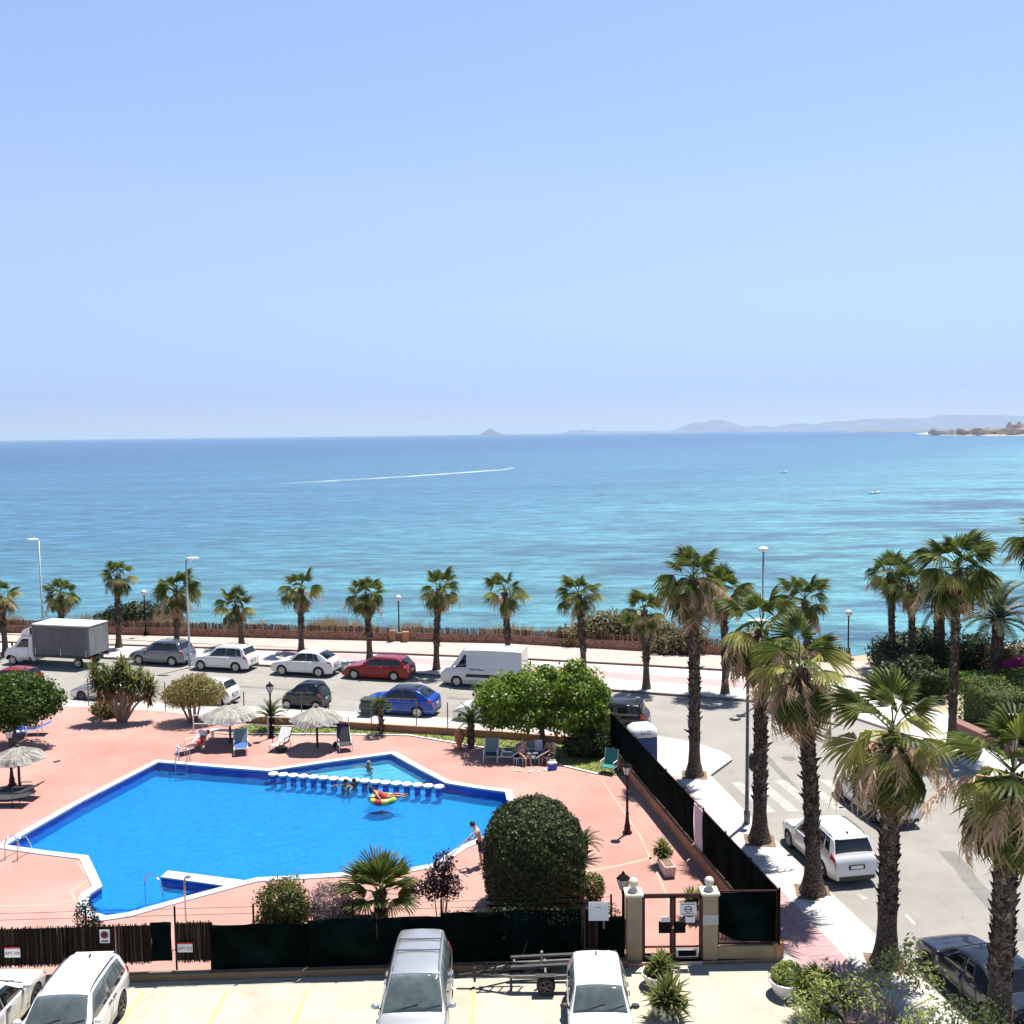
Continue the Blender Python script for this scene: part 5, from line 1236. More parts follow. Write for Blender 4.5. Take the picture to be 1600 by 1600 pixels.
for sg in (1,-1): MB().box(bx0-.05,bx0-.01,sg*.85-.1,sg*.85+.1,.62,.8).build('taillight', M_['taillight'], tr)

# boat trailer beside the fence
tl = thing('boat_trailer', 'empty galvanised boat trailer behind the small hatchback', 'trailer', (0,0,.02))
w0 = Vector((0.80,26.97)); f = MB(); y0 = w0.y
fr = MB(); fr.bar((w0.x-1.9,y0+.45,.42),(w0.x-.9,y0+.85,.46),.07,.07); fr.bar((w0.x-1.9,y0+.45,.42),(w0.x-.9,y0+.12,.46),.07,.07)
fr.bar((w0.x-.9,y0+.85,.46),(w0.x+2.2,y0+1.0,.5),.07,.09); fr.bar((w0.x-.9,y0+.12,.46),(w0.x+2.2,y0+.12,.46),.07,.09)
for x in (-.9,0,1.0,2.15): fr.bar((w0.x+x,y0+.1,.46),(w0.x+x,y0+1.0,.49),.06)
fr.build('frame', M_['grey_metal'], tl)
MB().bar((w0.x-2.5,y0+.45,.34),(w0.x-1.85,y0+.45,.42),.07).build('drawbar', M_['trim'], tl)
MB().obox((w0.x-2.05,y0+.46,.36),(.07,.07,.42)).build('jockey_post', M_['trim'], tl)
b = MB()
for i in range(5): b.bar((w0.x-1.85+.28*i, y0+.25, .5),(w0.x-1.65+.28*i, y0+.62, .62),.045)
b.bar((w0.x-1.9,y0+.3,.52),(w0.x-.6,y0+.3,.54),.05); b.bar((w0.x-1.8,y0+.6,.6),(w0.x-.6,y0+.6,.6),.05); b.build('keel_roller_rack', M_['black_metal'], tl)
for dy in (.28,.82): MB().bar((w0.x-1.0,y0+dy,.66),(w0.x+2.1,y0+dy,.78),.11,.06).build('bunk', mat('bunk', (.05,.05,.055), .8) , tl)
b = MB(); b.tube([(w0.x-.1,y0+.5,.5),(w0.x-.1,y0+.5,.95)], .03, 8); b.ball((w0.x-.1,y0+.5,.98), .05, 8, 6); b.build('guide_post', M_['galv'], tl)
tw = wheel_meshes(.27, True)
for dy, rz in ((.0, math.pi),(1.1,0)):
    w = link('wheel', tw[0], None, tl, (w0.x, y0+dy, .27), (0,0,rz)); link('rim', tw[1], None, w)
    MB().bar((w0.x-.3,y0+dy,.56),(w0.x+.3,y0+dy,.56),.2,.02).build('mudguard', M_['trim'], tl)

# ================================================================== WALLS AND FENCES
def along(pts, step, start=0.0):
    """points every `step` along a polyline: (x, y, angle)"""
    out = []; d = start
    for a, b in zip(pts, pts[1:]):
        l = dist2(a,b); an = math.atan2(b[1]-a[1], b[0]-a[0])
        while d < l: out.append((lerp(a[0],b[0],d/l), lerp(a[1],b[1],d/l), an)); d += step
        d -= l
    return out
# sea wall: courses of rough stone, brushwood palisade on top
rr = random.Random(21)
sw = thing('sea_wall', 'long low stone wall with a brushwood palisade on top, along the sea', 'wall', (0,0,0))
stone_m = mat('wall_stone', (.22,.10,.07), .9, (.36,.19,.13), 2.5, bump=.6, bscale=12)
core_m = mat('wall_mortar', (.16,.085,.06), .95, (.2,.11,.08), 3)
cm = MB(); stn = MB(); pal = MB(); cap = MB()
SWP = [p for p in SEAWALL if p[0] > -60]; SWP = [(-60.0, 84.0)] + SWP
gap = (-9.11,74.97)[0]
for a, b in zip(SWP, SWP[1:]):
    l = dist2(a,b); an = math.atan2(b[1]-a[1], b[0]-a[0]); cm.obox(((a[0]+b[0])/2,(a[1]+b[1])/2,.42), (l+.02,.30,.72), an)
    cap.obox(((a[0]+b[0])/2,(a[1]+b[1])/2,.81), (l+.02,.42,.07), an)
for c in range(3):
    for x, y, an in along(SWP, .42, c*.19):
        stn.obox((x+rr.uniform(-.03,.03), y-.15, .32+c*.19), (rr.uniform(.34,.42), .10+rr.uniform(0,.08), .17), an)
for x, y, an in along(SWP, .115):
    if abs(x-gap) < .5: continue
    h = .42 + rr.uniform(-.06,.08); pal.obox((x, y+rr.uniform(-.03,.03), .85+h/2), (rr.uniform(.05,.10), .06, h), an+rr.uniform(-.3,.3), 0, rr.uniform(-.05,.05))
cm.build('wall_core', core_m, sw); tag(stn.build('stone', stone_m, sw), kind='stuff'); cap.build('capping', core_m, sw)
pal_m = leaf_mat('palisade', (.06,.032,.022), (.14,.085,.055), .95, 0, (.26,.18,.12)); tag(pal.build('palisade', pal_m, sw), kind='stuff')
for q in ((-9.28,74.75), (-8.26,74.46)):
    p = MB().obox((q[0],q[1],.62), (.5,.5,.78)); bevel(p.build('pillar', M_['ochre'], sw), .03)

# low wall between lawn and pavement, with posts and wires
lw = thing('low_wall', 'low ochre wall with wire strung posts behind the pool lawn', 'wall', (0,0,0)); mb = MB(); cp = MB()
for a, b in zip(LOWWALL, LOWWALL[1:]):
    l = dist2(a,b); an = math.atan2(b[1]-a[1], b[0]-a[0]); mb.obox(((a[0]+b[0])/2,(a[1]+b[1])/2,.27), (l+.03,.22,.40), an); cp.obox(((a[0]+b[0])/2,(a[1]+b[1])/2,.49), (l+.03,.27,.05), an)
mb.build('wall', M_['ochre'], lw); cp.build('capping', mat('wall_cap', (.5,.3,.22), .85, (.56,.36,.27), 2), lw)
posts = [(-25.33,57.59), (-20.35,56.43), (-15.11,54.04), (-11.71,53.18), (-10.17,52.88), (-7.73,52.20), (-5.25,51.64), (-3.55,51.24), (-0.65,50.46), (2.16,49.61)]
wf = thing('wire_fence', 'thin grey posts with nearly invisible wires along the pavement', 'fence', (0,0,0)); wi = MB()
for i, q in enumerate(posts):
    MB().tube([(q[0],q[1],.1),(q[0],q[1],1.85)], .032, 8).build('post', M_['grey_metal'], wf)
for a, b in zip(posts, posts[1:]):
    for z in (.9,1.3,1.75): wi.tube([(a[0],a[1],z),(b[0],b[1],z)], .004, 3, False)
wi.build('wire', M_['grey_metal'], wf)
# low pipe railing round the lawn
rl = thing('pipe_railing', 'low pale pipe railing round the lawn beneath the thatched parasols', 'railing', (0,0,0)); rb = MB()
rp = [(-17.37,52.25), (-13.22,51.74), (-11.16,51.55), (-8.85,51.45)]
for q in rp: MB().tube([(q[0],q[1],.1),(q[0],q[1],1.08)], .035, 8).build('post', M_['white_metal'], rl)
for a, b in zip(rp, rp[1:]):
    for z in (.58,1.04): MB().tube([(a[0],a[1],z),(b[0],b[1],z)], .025, 6).build('rail', M_['white_metal'], rl)

# side fence: ochre wall below, dark green screen above
sf = thing('side_fence', 'long dark green screened fence on an ochre wall between pool deck and street', 'fence', (0,0,0))
A, B = Vector(FENCE_A), Vector(FENCE_B); dv = (B-A); L = dv.length; dv /= L; an = math.atan2(dv.y, dv.x); nrm = Vector((dv.y,-dv.x))    # nrm: to the deck side
if nrm.x > 0: nrm = -nrm
mid = (A+B)/2
w = MB().obox((mid.x,mid.y,.30), (L,.30,.56), an).build('wall', M_['ochre'], sf)
gaps = (0.615, 0.665)
def screen(t0, t1):
    mb = MB(); n = max(4, int((t1-t0)*L/.35)); rr = random.Random(int(t0*999))
    for j in range(8):
        for i in range(n+1):
            p = A + dv*L*lerp(t0,t1,i/n); z = lerp(.60,2.24,j/7); o = .045*math.sin(i*1.3+j*.35)*math.sin(j/7*3.14)+rr.uniform(-.012,.012)
            mb.v.append((p.x+nrm.x*o, p.y+nrm.y*o, z + (.035*math.sin(i*2.1)*math.sin(i*.7)-.02 if j == 7 else 0)))
    for j in range(7):
        for i in range(n): a = j*(n+1)+i; mb.f.append((a,a+1,a+n+2,a+n+1))
    o = mb.build('screen', M_['mesh_green'], sf, True); md = None
    me = o.data; bm = bmesh.new(); bm.from_mesh(me); bmesh.ops.solidify(bm, geom=bm.faces[:], thickness=.012); bm.to_mesh(me); bm.free()
screen(0, gaps[0]); screen(gaps[1], 1.0)
N = 9
for i in range(N+1):
    p = A + dv*L*i/N; MB().tube([(p.x,p.y,.55),(p.x,p.y,2.32)], .03, 8).build('post', M_['black_metal'], sf)
for z in (2.22,): MB().bar((A.x,A.y,z),(B.x,B.y,z),.03).build('top_rail', M_['black_metal'], sf)
p0, p1 = A+dv*L*(gaps[0]+.004), A+dv*L*(gaps[1]-.004)
pm = (p0+p1)/2; MB().obox((pm.x,pm.y,1.36),((p1-p0).length,.03,1.5),an).build('white_panel', mat('pale_panel', (.55,.47,.5), .7, (.62,.55,.57), 2), sf)

# front fence on its kerb
FZ = .12
ff = thing('front_fence', 'brushwood and dark mesh fence on a kerb between car park and pool deck', 'fence', (0,0,0))
K0, K1 = Vector((-30.0, 27.42)), Vector((3.29,28.47)); Lf = (K1-K0).length; df = (K1-K0)/Lf; af = math.atan2(df.y, df.x)
def fp(px):                      # point on the fence line under picture columns measured on site
    return px
m_ = (K0+K1)/2
kb_ = MB().obox((m_.x,m_.y-.05,.11),(Lf,.22,.26),af).build('kerb_wall', mat('fence_kerb', (.15,.105,.065), .9, (.22,.165,.105), 1.6, bump=.4, bscale=20, stain=(.14,.1,.06), sscale=.8), ff)
def X2P(X): return Vector((X, K0.y + (X-K0.x)*df.y/df.x + .06))
def reeds(x0, x1, z0, z1, seed):
    rr = random.Random(seed); mb = MB(); x = x0
    while x < x1:
        p = X2P(x); w = rr.uniform(.006,.015); h0 = z0 + rr.uniform(-.05,.05); h1 = z1 + rr.uniform(-.06,.07); lean = rr.uniform(-.03,.03); y = p.y + rr.uniform(-.025,.025); k = len(mb.v)
        mb.v += [(x-w,y,h0),(x,y-.015,h0),(x+w,y,h0),(x+lean+w,y,h1),(x+lean,y-.015,h1),(x+lean-w,y,h1)]; mb.f += [(k,k+1,k+4,k+5),(k+1,k+2,k+3,k+4)]
        x += w*1.15
    b2 = MB(); m = (x0+x1)/2; p = X2P(m); b2.obox((m,p.y+.03,(z0+z1)/2),(x1-x0,.02,z1-z0-.06),af)
    mb.add(b2.v, b2.f)
    o = mb.build('reed_panel', reed_m, ff); tag(o, kind='stuff')
reed_m = leaf_mat('reed', (.010,.006,.004), (.034,.021,.013), .95, 0, (.20,.14,.09))
xs = [q[0] for q in ((-17.81,28.35),(-15.54,28.30),(-13.59,28.26),(-11.89,28.22),(-10.83,28.19))]
for i in range(len(xs)-1): reeds(xs[i]+.01, xs[i+1]-.01, .50, 1.66, 300+i)
reeds((-10.12,28.18)[0], (-9.04,28.15)[0], .50, 1.70, 310)
reeds((-4.87,28.13)[0], (-4.16,28.11)[0], 1.0, 1.80, 311); reeds((1.83,28.18)[0], (2.40,28.17)[0], .4, 1.75, 312)
def fscreen(px0, px1, z0, z1, y=0.0, seed=0):
    x0, x1 = px0, px1; mb = MB(); n = max(3, int((x1-x0)/.2)); rr = random.Random(seed)
    for j in range(7):
        for i in range(n+1):
            x = lerp(x0,x1,i/n); p = X2P(x); mb.v.append((x, p.y-.02+y+.04*math.sin(i*.9+seed+j*.3)*math.sin(j/6*3.1)+rr.uniform(-.01,.01), lerp(z0,z1,j/6)+((-.05+.05*abs(math.sin(i*.33+seed))+rr.uniform(-.015,.015)) if j == 6 else 0)))
    for j in range(6):
        for i in range(n): a = j*(n+1)+i; mb.f.append((a,a+1,a+n+2,a+n+1))
    o = mb.build('mesh_screen', M_['mesh_green'], ff, True); me = o.data; bm = bmesh.new(); bm.from_mesh(me); bmesh.ops.solidify(bm, geom=bm.faces[:], thickness=.012); bm.to_mesh(me); bm.free()
fscreen((-10.83,28.19)[0], (-10.23,28.18)[0], .55, 1.75, 0, 1)
fscreen((-9.12,28.15)[0], (-6.23,28.16)[0], .16, 1.62, 0, 2)
fscreen((-6.23,28.16)[0], (-2.26,28.10)[0], .16, 1.72, -.02, 3)
fscreen((-2.26,28.10)[0], (1.93,28.18)[0], .16, 1.80, 0, 4)
fscreen((1.93,28.18)[0], (3.23,28.26)[0], .16, 1.55, .02, 5)
POSTX = [(-16.84,28.33)[0],(-15.42,28.30)[0],(-12.74,28.24)[0],(-10.14,28.18)[0],(-7.83,28.16)[0],(-4.89,28.13)[0],(-2.26,28.10)[0],(0.25,28.15)[0],(2.83,28.23)[0]]
for x in POSTX:
    p = X2P(x); MB().tube([(p.x,p.y+.06,.1),(p.x,p.y+.06,2.18)], .03, 8).build('post', M_['black_metal'], ff)
rw = MB()
for z in (1.9,2.1): rw.tube([(X2P(-18).x,X2P(-18).y+.06,z),(X2P(POSTX[-1]).x,X2P(POSTX[-1]).y+.06,z)], .006, 4, False)
rw.build('wire', M_['mesh_green'], ff)
a, b = X2P((-0.93,28.14)[0]), X2P((1.93,28.18)[0])
for z in (1.95,2.12): MB().bar((a.x,a.y+.06,z),(b.x,b.y+.06,z),.03).build('top_rail', M_['mesh_green'], ff)

# ================================================================== GATE
def text(name, body, size, m, parent, loc, rot=(math.pi/2,0,0), extrude=.002, align='CENTER'):
    c = bpy.data.curves.new(name, 'FONT'); c.body = body; c.size = size; c.extrude = extrude; c.align_x = align; c.align_y = 'CENTER'
    o = bpy.data.objects.new(name, c); COL.objects.link(o); 
    me = bpy.data.meshes.new_from_object(o.evaluated_get(bpy.context.evaluated_depsgraph_get())); bpy.data.objects.remove(o); me.name = name
    me.materials.clear(); return link(name, me, m, parent, loc, rot)
def pillar(label, loc, w, h):
    t = thing('gate_pillar', label, 'pillar', (loc[0],loc[1],0), 0, 'gate pillars')
    o = MB().box(-w/2,w/2,-w/2,w/2,-.05,h-.06).build('shaft', M_['plaster'], t); bevel(o, .015)
    o = MB().box(-w/2-.05,w/2+.05,-w/2-.05,w/2+.05,h-.06,h+.02).build('cap', M_['stonecap'], t); bevel(o, .015)
    f = MB(); f.lathe([(.15,h+.02),(.16,h+.05),(.10,h+.09),(.07,h+.13),(.09,h+.17)], 16); f.ball((0,0,h+.29), .145, 16, 10); f.build('ball_finial', M_['stonecap'], t, True)
    return t
gl_, gr_ = Vector((3.52,28.50)), Vector((5.81,28.52)); GW = .45
pl_ = pillar('left gate pillar, beside the lantern post and dark hedge fence', (gl_.x, gl_.y+GW/2), GW, 2.18)
pr_ = pillar('right gate pillar, carrying a small grey plaque', (gr_.x, gr_.y+GW/2), GW, 2.18)
o = MB().box(-GW/2-.004,GW/2+.004,-.012,0,0,.32).build('plaque', mat('plaque', (.33,.35,.34), .4, (.42,.44,.43), 3), pr_, loc=(0,-GW/2-.001,1.22))
gx0, gx1, gy = gl_.x+GW/2+.02, gr_.x-GW/2-.02, gl_.y+.12
gt = thing('gate', 'dark red iron double gate with notices, between two ochre pillars', 'gate', (0,0,0)); gm = (gx0+gx1)/2+.02
bw_ = .085
for x in (gx0+bw_/2, gm-.045, gm+.05, gx1-bw_/2): MB().obox((x,gy,1.08),(bw_,.06,2.0)).build('stile', M_['wine_metal'], gt)
MB().obox(((gx0+gx1)/2,gy,2.09),(gx1-gx0,.06,.12)).build('top_bar', M_['wine_metal'], gt)
for z in (.10,.18,.50): MB().obox(((gx0+gx1)/2,gy+.002,z),(gx1-gx0-.02,.045,.045)).build('bottom_bar', M_['wine_metal'], gt)
for x in (gm-.24, gm+.20): MB().obox((x,gy-.02,1.12),(.36,.07,.34)).build('lock_plate', M_['black_metal'], gt)
MB().tube([(gm+.0,gy-.08,1.1),(gm+.0,gy-.08,1.2)], .015, 6).build('handle', M_['steel'], gt)
nb = MB(); nb.obox((gx1-.45,gy-.03,.32),(.68,.07,.26)); bevel(nb.build('letter_box', M_['sign_white'], gt), .02)
MB().obox((gx1-.45,gy-.07,.325),(.54,.03,.17)).build('letter_slot', M_['black_metal'], gt)
nt1 = MB().obox((gx1-.42,gy-.05,1.70),(.50,.02,.40)).build('notice', M_['sign_white'], gt)
rg = MB(); 
for i in range(20):
    a0, a1 = 6.2832*i/20, 6.2832*(i+1)/20
    k = len(rg.v); rg.v += [(gx1-.42+math.cos(a)*q*1.15, gy-.0625, 1.69+math.sin(a)*q) for a, q in ((a0,.075),(a1,.075),(a1,.105),(a0,.105))]; rg.f.append((k,k+1,k+2,k+3))
rg.build('no_entry_ring', M_['ink'], gt); MB().obox((gx1-.42,gy-.061,1.69),(.16,.004,.035)).build('no_entry_bar', M_['ink'], gt)
for z, w in ((1.85,.42),(1.55,.38)): MB().obox((gx1-.42,gy-.061,z),(w,.003,.02)).build('printed_line', M_['ink'], gt)
MB().obox((gx1-.36,gy-.05,1.36),(.28,.02,.17)).build('notice', M_['sign_white'], gt); MB().obox((gx1-.36,gy-.05,1.465),(.2,.022,.035)).build('notice_head', M_['ink'], gt)
MB().obox((gm-.22,gy-.05,1.38),(.27,.02,.15)).build('notice', M_['sign_white'], gt)
MB().obox(((gx0+gx1)/2,gl_.y+.2,.06),(gx1-gx0,.5,.12)).build('threshold', M_['stonecap'], gt)
# right hand wing: low wall, frame and dark screen
wg = thing('gate_wing', 'low ochre wall with a framed dark mesh panel right of the gate', 'wall', (0,0,0)); wx0, wx1 = gr_.x+GW/2+.003, FENCE_B[0]-.02; wy = gr_.y+.18
o = MB().box(wx0,wx1+.06,wy-.13,wy+.13,-.05,.52).build('wall', M_['plaster'], wg); bevel(o, .012)
for x in (wx0+.03, wx1-.03): MB().obox((x,wy,1.36),(.055,.05,1.68)).build('frame_post', M_['wine_metal'], wg)
for z in (.55,2.17): MB().obox(((wx0+wx1)/2,wy+.001,z),(wx1-wx0,.045,.05)).build('frame_bar', M_['wine_metal'], wg)
mb = MB(); n = 10
for j in range(8):
    for i in range(n+1): mb.v.append((lerp(wx0+.06,wx1-.06,i/n), wy-.012+.012*math.sin(i*1.7+j), lerp(.60 + .30*max(0,1-i/4)**1.5, 2.12, j/7)))
for j in range(7):
    for i in range(n): a = j*(n+1)+i; mb.f.append((a,a+1,a+n+2,a+n+1))
o = mb.build('mesh_screen', M_['mesh_green'], wg, True); me = o.data; bm = bmesh.new(); bm.from_mesh(me); bmesh.ops.solidify(bm, geom=bm.faces[:], thickness=.01); bm.to_mesh(me); bm.free()
lat = MB()
for i in range(9):
    x = lerp(wx0+.1,wx0+.9,i/8); lat.bar((x,wy+.005,.58),(x-.06,wy+.005,1.1),.014); lat.bar((x-.06,wy+.01,.58),(x,wy+.01,1.1),.014)
lat.build('lattice', M_['wine_metal'], wg)

# ================================================================== LAMPS
def lantern(label, loc, h, m='wine_metal', z0=.12, rz=0):
    t = thing('lantern_post', label, 'lamp post', (loc[0],loc[1],z0), rz, 'old style lantern posts')
    p = MB(); p.lathe([(.19,0),(.19,.06),(.13,.10),(.12,.32),(.09,.40),(.06,.75),(.075,.80),(.05,.86),(.045,h-.62),(.07,h-.58),(.03,h-.5)], 12); p.build('post', M_[m], t, True)
    hd = MB(); hd.lathe([(.02,h-.5),(.11,h-.48),(.11,h-.46)], 6); hd.lathe([(.21,h-.14),(.22,h-.12),(.12,h-.03),(.05,h+.0),(.05,h+.04),(.015,h+.10)], 6); hd.build('lantern_cap', M_[m if m != 'wine_metal' else 'black_metal'], t)
    g = MB(); g.lathe([(.105,h-.455),(.195,h-.145)], 6); g.build('lantern_glass', M_['lamp_glass'], t)
    fr = MB()
    for i in range(6):
        a = 6.2832*i/6; fr.bar((.11*math.cos(a),.11*math.sin(a),h-.46),(.205*math.cos(a),.205*math.sin(a),h-.14),.014)
    fr.build('lantern_frame', M_['black_metal'], t); return t
lantern('dark red lantern post standing alone on the right of the pool deck', (4.42,38.01), 2.85)
lantern('lantern post behind the fence, touching the left gate pillar', (3.29,29.40), 2.42-.12, 'black_metal')
lantern('black lantern post on the lawn between the two thatched parasols', (-12.87,51.01), 3.05-.12, 'black_metal')
lantern('dark red lantern post behind the left hand parasol, under the citrus tree', (-23.21,44.34), 2.7)
def globe(label, loc, h, z0=.24):
    t = thing('globe_lamp', label, 'lamp post', (loc[0],loc[1],z0), 0, 'globe lamps by the sea wall')
    p = MB(); p.lathe([(.14,0),(.14,.3),(.07,.4),(.05,.9),(.045,h-.42),(.09,h-.38),(.09,h-.34)], 12); p.build('post', M_['black_metal'], t, True)
    g = MB(); g.lathe([(.10,h-.34),(.22,h-.2),(.24,h-.08),(.17,h+.04),(.06,h+.1)], 14); g.build('globe', M_['lamp_glass'], t, True); return t
globe('white globe lamp by the dark bush behind the box truck', (-29.43,77.86), 3.83-.24)
globe('white globe lamp at the gap in the sea wall, right of the red estate', (-8.84,75.19), 3.60-.24)
globe('cream globe lamp by the sea wall in front of the turquoise bay', (22.95,66.65), 3.60-.24)
def street_lamp(label, loc, h, arm, z0=.12, m='galv', round_=False):
    t = thing('street_lamp', label, 'street lamp', (loc[0],loc[1],z0), 0, 'tall street lamps')
    p = MB(); p.lathe([(.13,0),(.13,.5),(.085,.55),(.055,h)], 10); p.build('pole', M_[m], t, True)
    if round_:
        g = MB(); g.lathe([(.06,h),(.30,h+.1),(.28,h+.22),(.10,h+.30)], 14); g.build('lamp_head', M_['white_metal'], t, True)
    else:
        hd = MB(); hd.tube([(0,0,h-.02),(arm*.25,0,h+.06)], .035, 6); hd.build('arm', M_[m], t)
        hd = MB(); hd.ball((arm*.62,0,h+.10), .40, 14, 8, 1.15, .42, .22); hd.build('lamp_head', M_['white_metal'], t, True)
    return t
street_lamp('tall street lamp at far left, its head hanging to the left', (-36.19,74.94), 8.28-.1, -.75)
street_lamp('tall street lamp between crossover and yellow bush, head to the right', (-22.61,67.76), 7.56-.1, .75)
street_lamp('tall street lamp with a round white head, left of the right hand palms', (14.61,57.02), 9.04-.2, 0, round_=True)
dl = street_lamp('brown grey lamp post on the side pavement with a low side arm', (9.37,38.85), 8.2, .7, m='grey_metal')
hd = MB(); hd.tube([(0,0,4.55),(-.25,0,4.5),(-.45,0,4.38)], .03, 6); hd.build('low_arm', M_['grey_metal'], dl); hd = MB(); hd.ball((-.5,0,4.33), .2, 12, 8, 1.2,.7,.45); hd.build('low_lamp_head', M_['grey_metal'], dl, True)
hd = MB(); hd.ball((.2,0,1.95+.6), .26, 12, 8, .6,.6,1.5); hd.build('control_box', M_['trim'], dl, True)

# ================================================================== SIGNS ON THE FENCE
def sign(name, label, loc, w, h, parts, red_top=False):
    t = thing(name, label, 'sign', (loc[0],loc[1],loc[2])); o = MB().box(-w/2,w/2,-.012,.0,-h/2,h/2).build('board', M_['sign_white'], t)
    if red_top: MB().box(-w/2,w/2,-.018,.002,h/2,h/2+.05).build('red_header', M_['red_ink'], t)
    return t
q = X2P((-14.86,28.29)[0]); s = sign('parking_sign', 'white bay sign reading APT.100 on the brushwood at far left', (q.x,q.y-.06,.95), .46, .27, None, True); text('lettering', 'APT.100', .125, M_['ink'], s, (0,-.016,-.01))
q = X2P((-9.83,28.17)[0]); s = sign('parking_sign', 'white bay sign reading APT.223 beside the tall fence post', (q.x,q.y-.06,.95), .44, .25, None, True); text('lettering', 'APT.223', .12, M_['ink'], s, (0,-.016,-.01))
q = X2P((-12.16,28.22)[0]); s = sign('no_parking_sign', 'square sign with a dark red disc on the brushwood fence', (q.x,q.y-.06,1.38), .30, .40, None)
d_ = MB(); d_.v = [(.115*math.cos(6.2832*i/24), -.016, .05+.115*math.sin(6.2832*i/24)) for i in range(24)]; d_.f = [tuple(range(24))]; d_.build('red_ring', M_['red_ink'], s)
d_ = MB(); d_.v = [(.08*math.cos(6.2832*i/24), -.019, .05+.08*math.sin(6.2832*i/24)) for i in range(24)]; d_.f = [tuple(range(24))]; d_.build('dark_disc', M_['ink'], s)
MB().box(-.1,.1,-.018,-.01,-.16,-.12).build('printed_line', M_['ink'], s)
q = X2P((2.44,28.20)[0]); s = sign('notice_board', 'blank white notice board on the mesh fence left of the gate', (q.x,q.y-.05,1.72), .60, .58, None)
MB().box(-.08,.08,-.016,-.01,.12,.135).build('printed_line', M_['ink'], s); MB().box(.13,.18,-.02,.02,-.55,-.29).build('leg', M_['grey_metal'], s)

# ================================================================== POOLSIDE
# stepping stones across the pool
ORD = ['at the left end of the row'] + ['%s from the left end' % w for w in ('second','third','fourth','fifth','sixth','seventh')] + ['eighth from the left end','ninth, in the middle of the row','eighth from the right end'] + ['%s from the right end' % w for w in ('seventh','sixth','fifth','fourth','third','second')] + ['at the right end of the row']
a, b = Vector((-11.40,45.33)), Vector((-3.45,43.37)); m0 = MB().lathe([(.20,.03),(.235,.05),(.24,.12),(.22,.14)], 18); stm = data('top', m0.v, m0.f); stm.materials.append(M_['white_stone'])
m1 = MB().lathe([(.14,-.97),(.14,.03)], 12); ped = data('pedestal', m1.v, m1.f); ped.materials.append(wall_tile)
for i in range(17):
    p = a.lerp(b, i/16); t = thing('stepping_stone', 'round white stepping stone in the row across the pool', 'stepping stone', (p.x,p.y,.06), 0, 'row of round white stepping stones')
    t['label'] = 'round white stepping stone in the pool, %s' % ORD[i]
    link('top', stm, None, t); link('pedestal', ped, None, t)
def ladder(label, loc, rz, z0=.13):
    t = thing('pool_ladder', label, 'ladder', (loc[0],loc[1],z0), rz, 'steel pool ladders')
    for y in (-.26,.26): MB().tube([(-.75,y,0),(-.72,y,.62),(-.55,y,.80),(-.2,y,.72),(.05,y,.3),(.12,y,-.1),(.12,y,-.85)], .022, 8).build('rail', M_['steel'], t, True)
    for z in (-.25,-.5,-.75): MB().obox((.12,0,z),(.08,.5,.03)).build('rung', M_['steel'], t)
    return t
ladder('steel pool ladder at the far edge below the deck chair', (-16.17,46.68), R(-82))
ladder('steel pool ladder at the sharp left corner of the pool', (-19.00,36.93), R(80))
hr = thing('handrail', 'thin steel handrail in the small basin by the white jetty', 'handrail', (0,0,0)); q = (-13.02,33.39); e = (-12.24,32.85)
MB().tube([(q[0],q[1],-.4),(q[0],q[1],.75),(q[0]+.1,q[1]+.05,.82),(e[0],e[1]-.05,.82),(e[0]+.05,e[1],.14)], .022, 8).build('rail', M_['steel'], hr, True)
sh = thing('pool_shower', 'slim steel poolside shower just behind the front fence', 'shower', (*(-10.41,29.87),.12))
MB().tube([(0,0,0),(0,0,2.05),(.03,0,2.15),(.12,0,2.2)], .028, 8).build('pipe', M_['steel'], sh, True); MB().lathe([(.02,2.22),(.08,2.17),(.08,2.15)], 10, (.14,0,0)).build('shower_head', M_['steel'], sh)
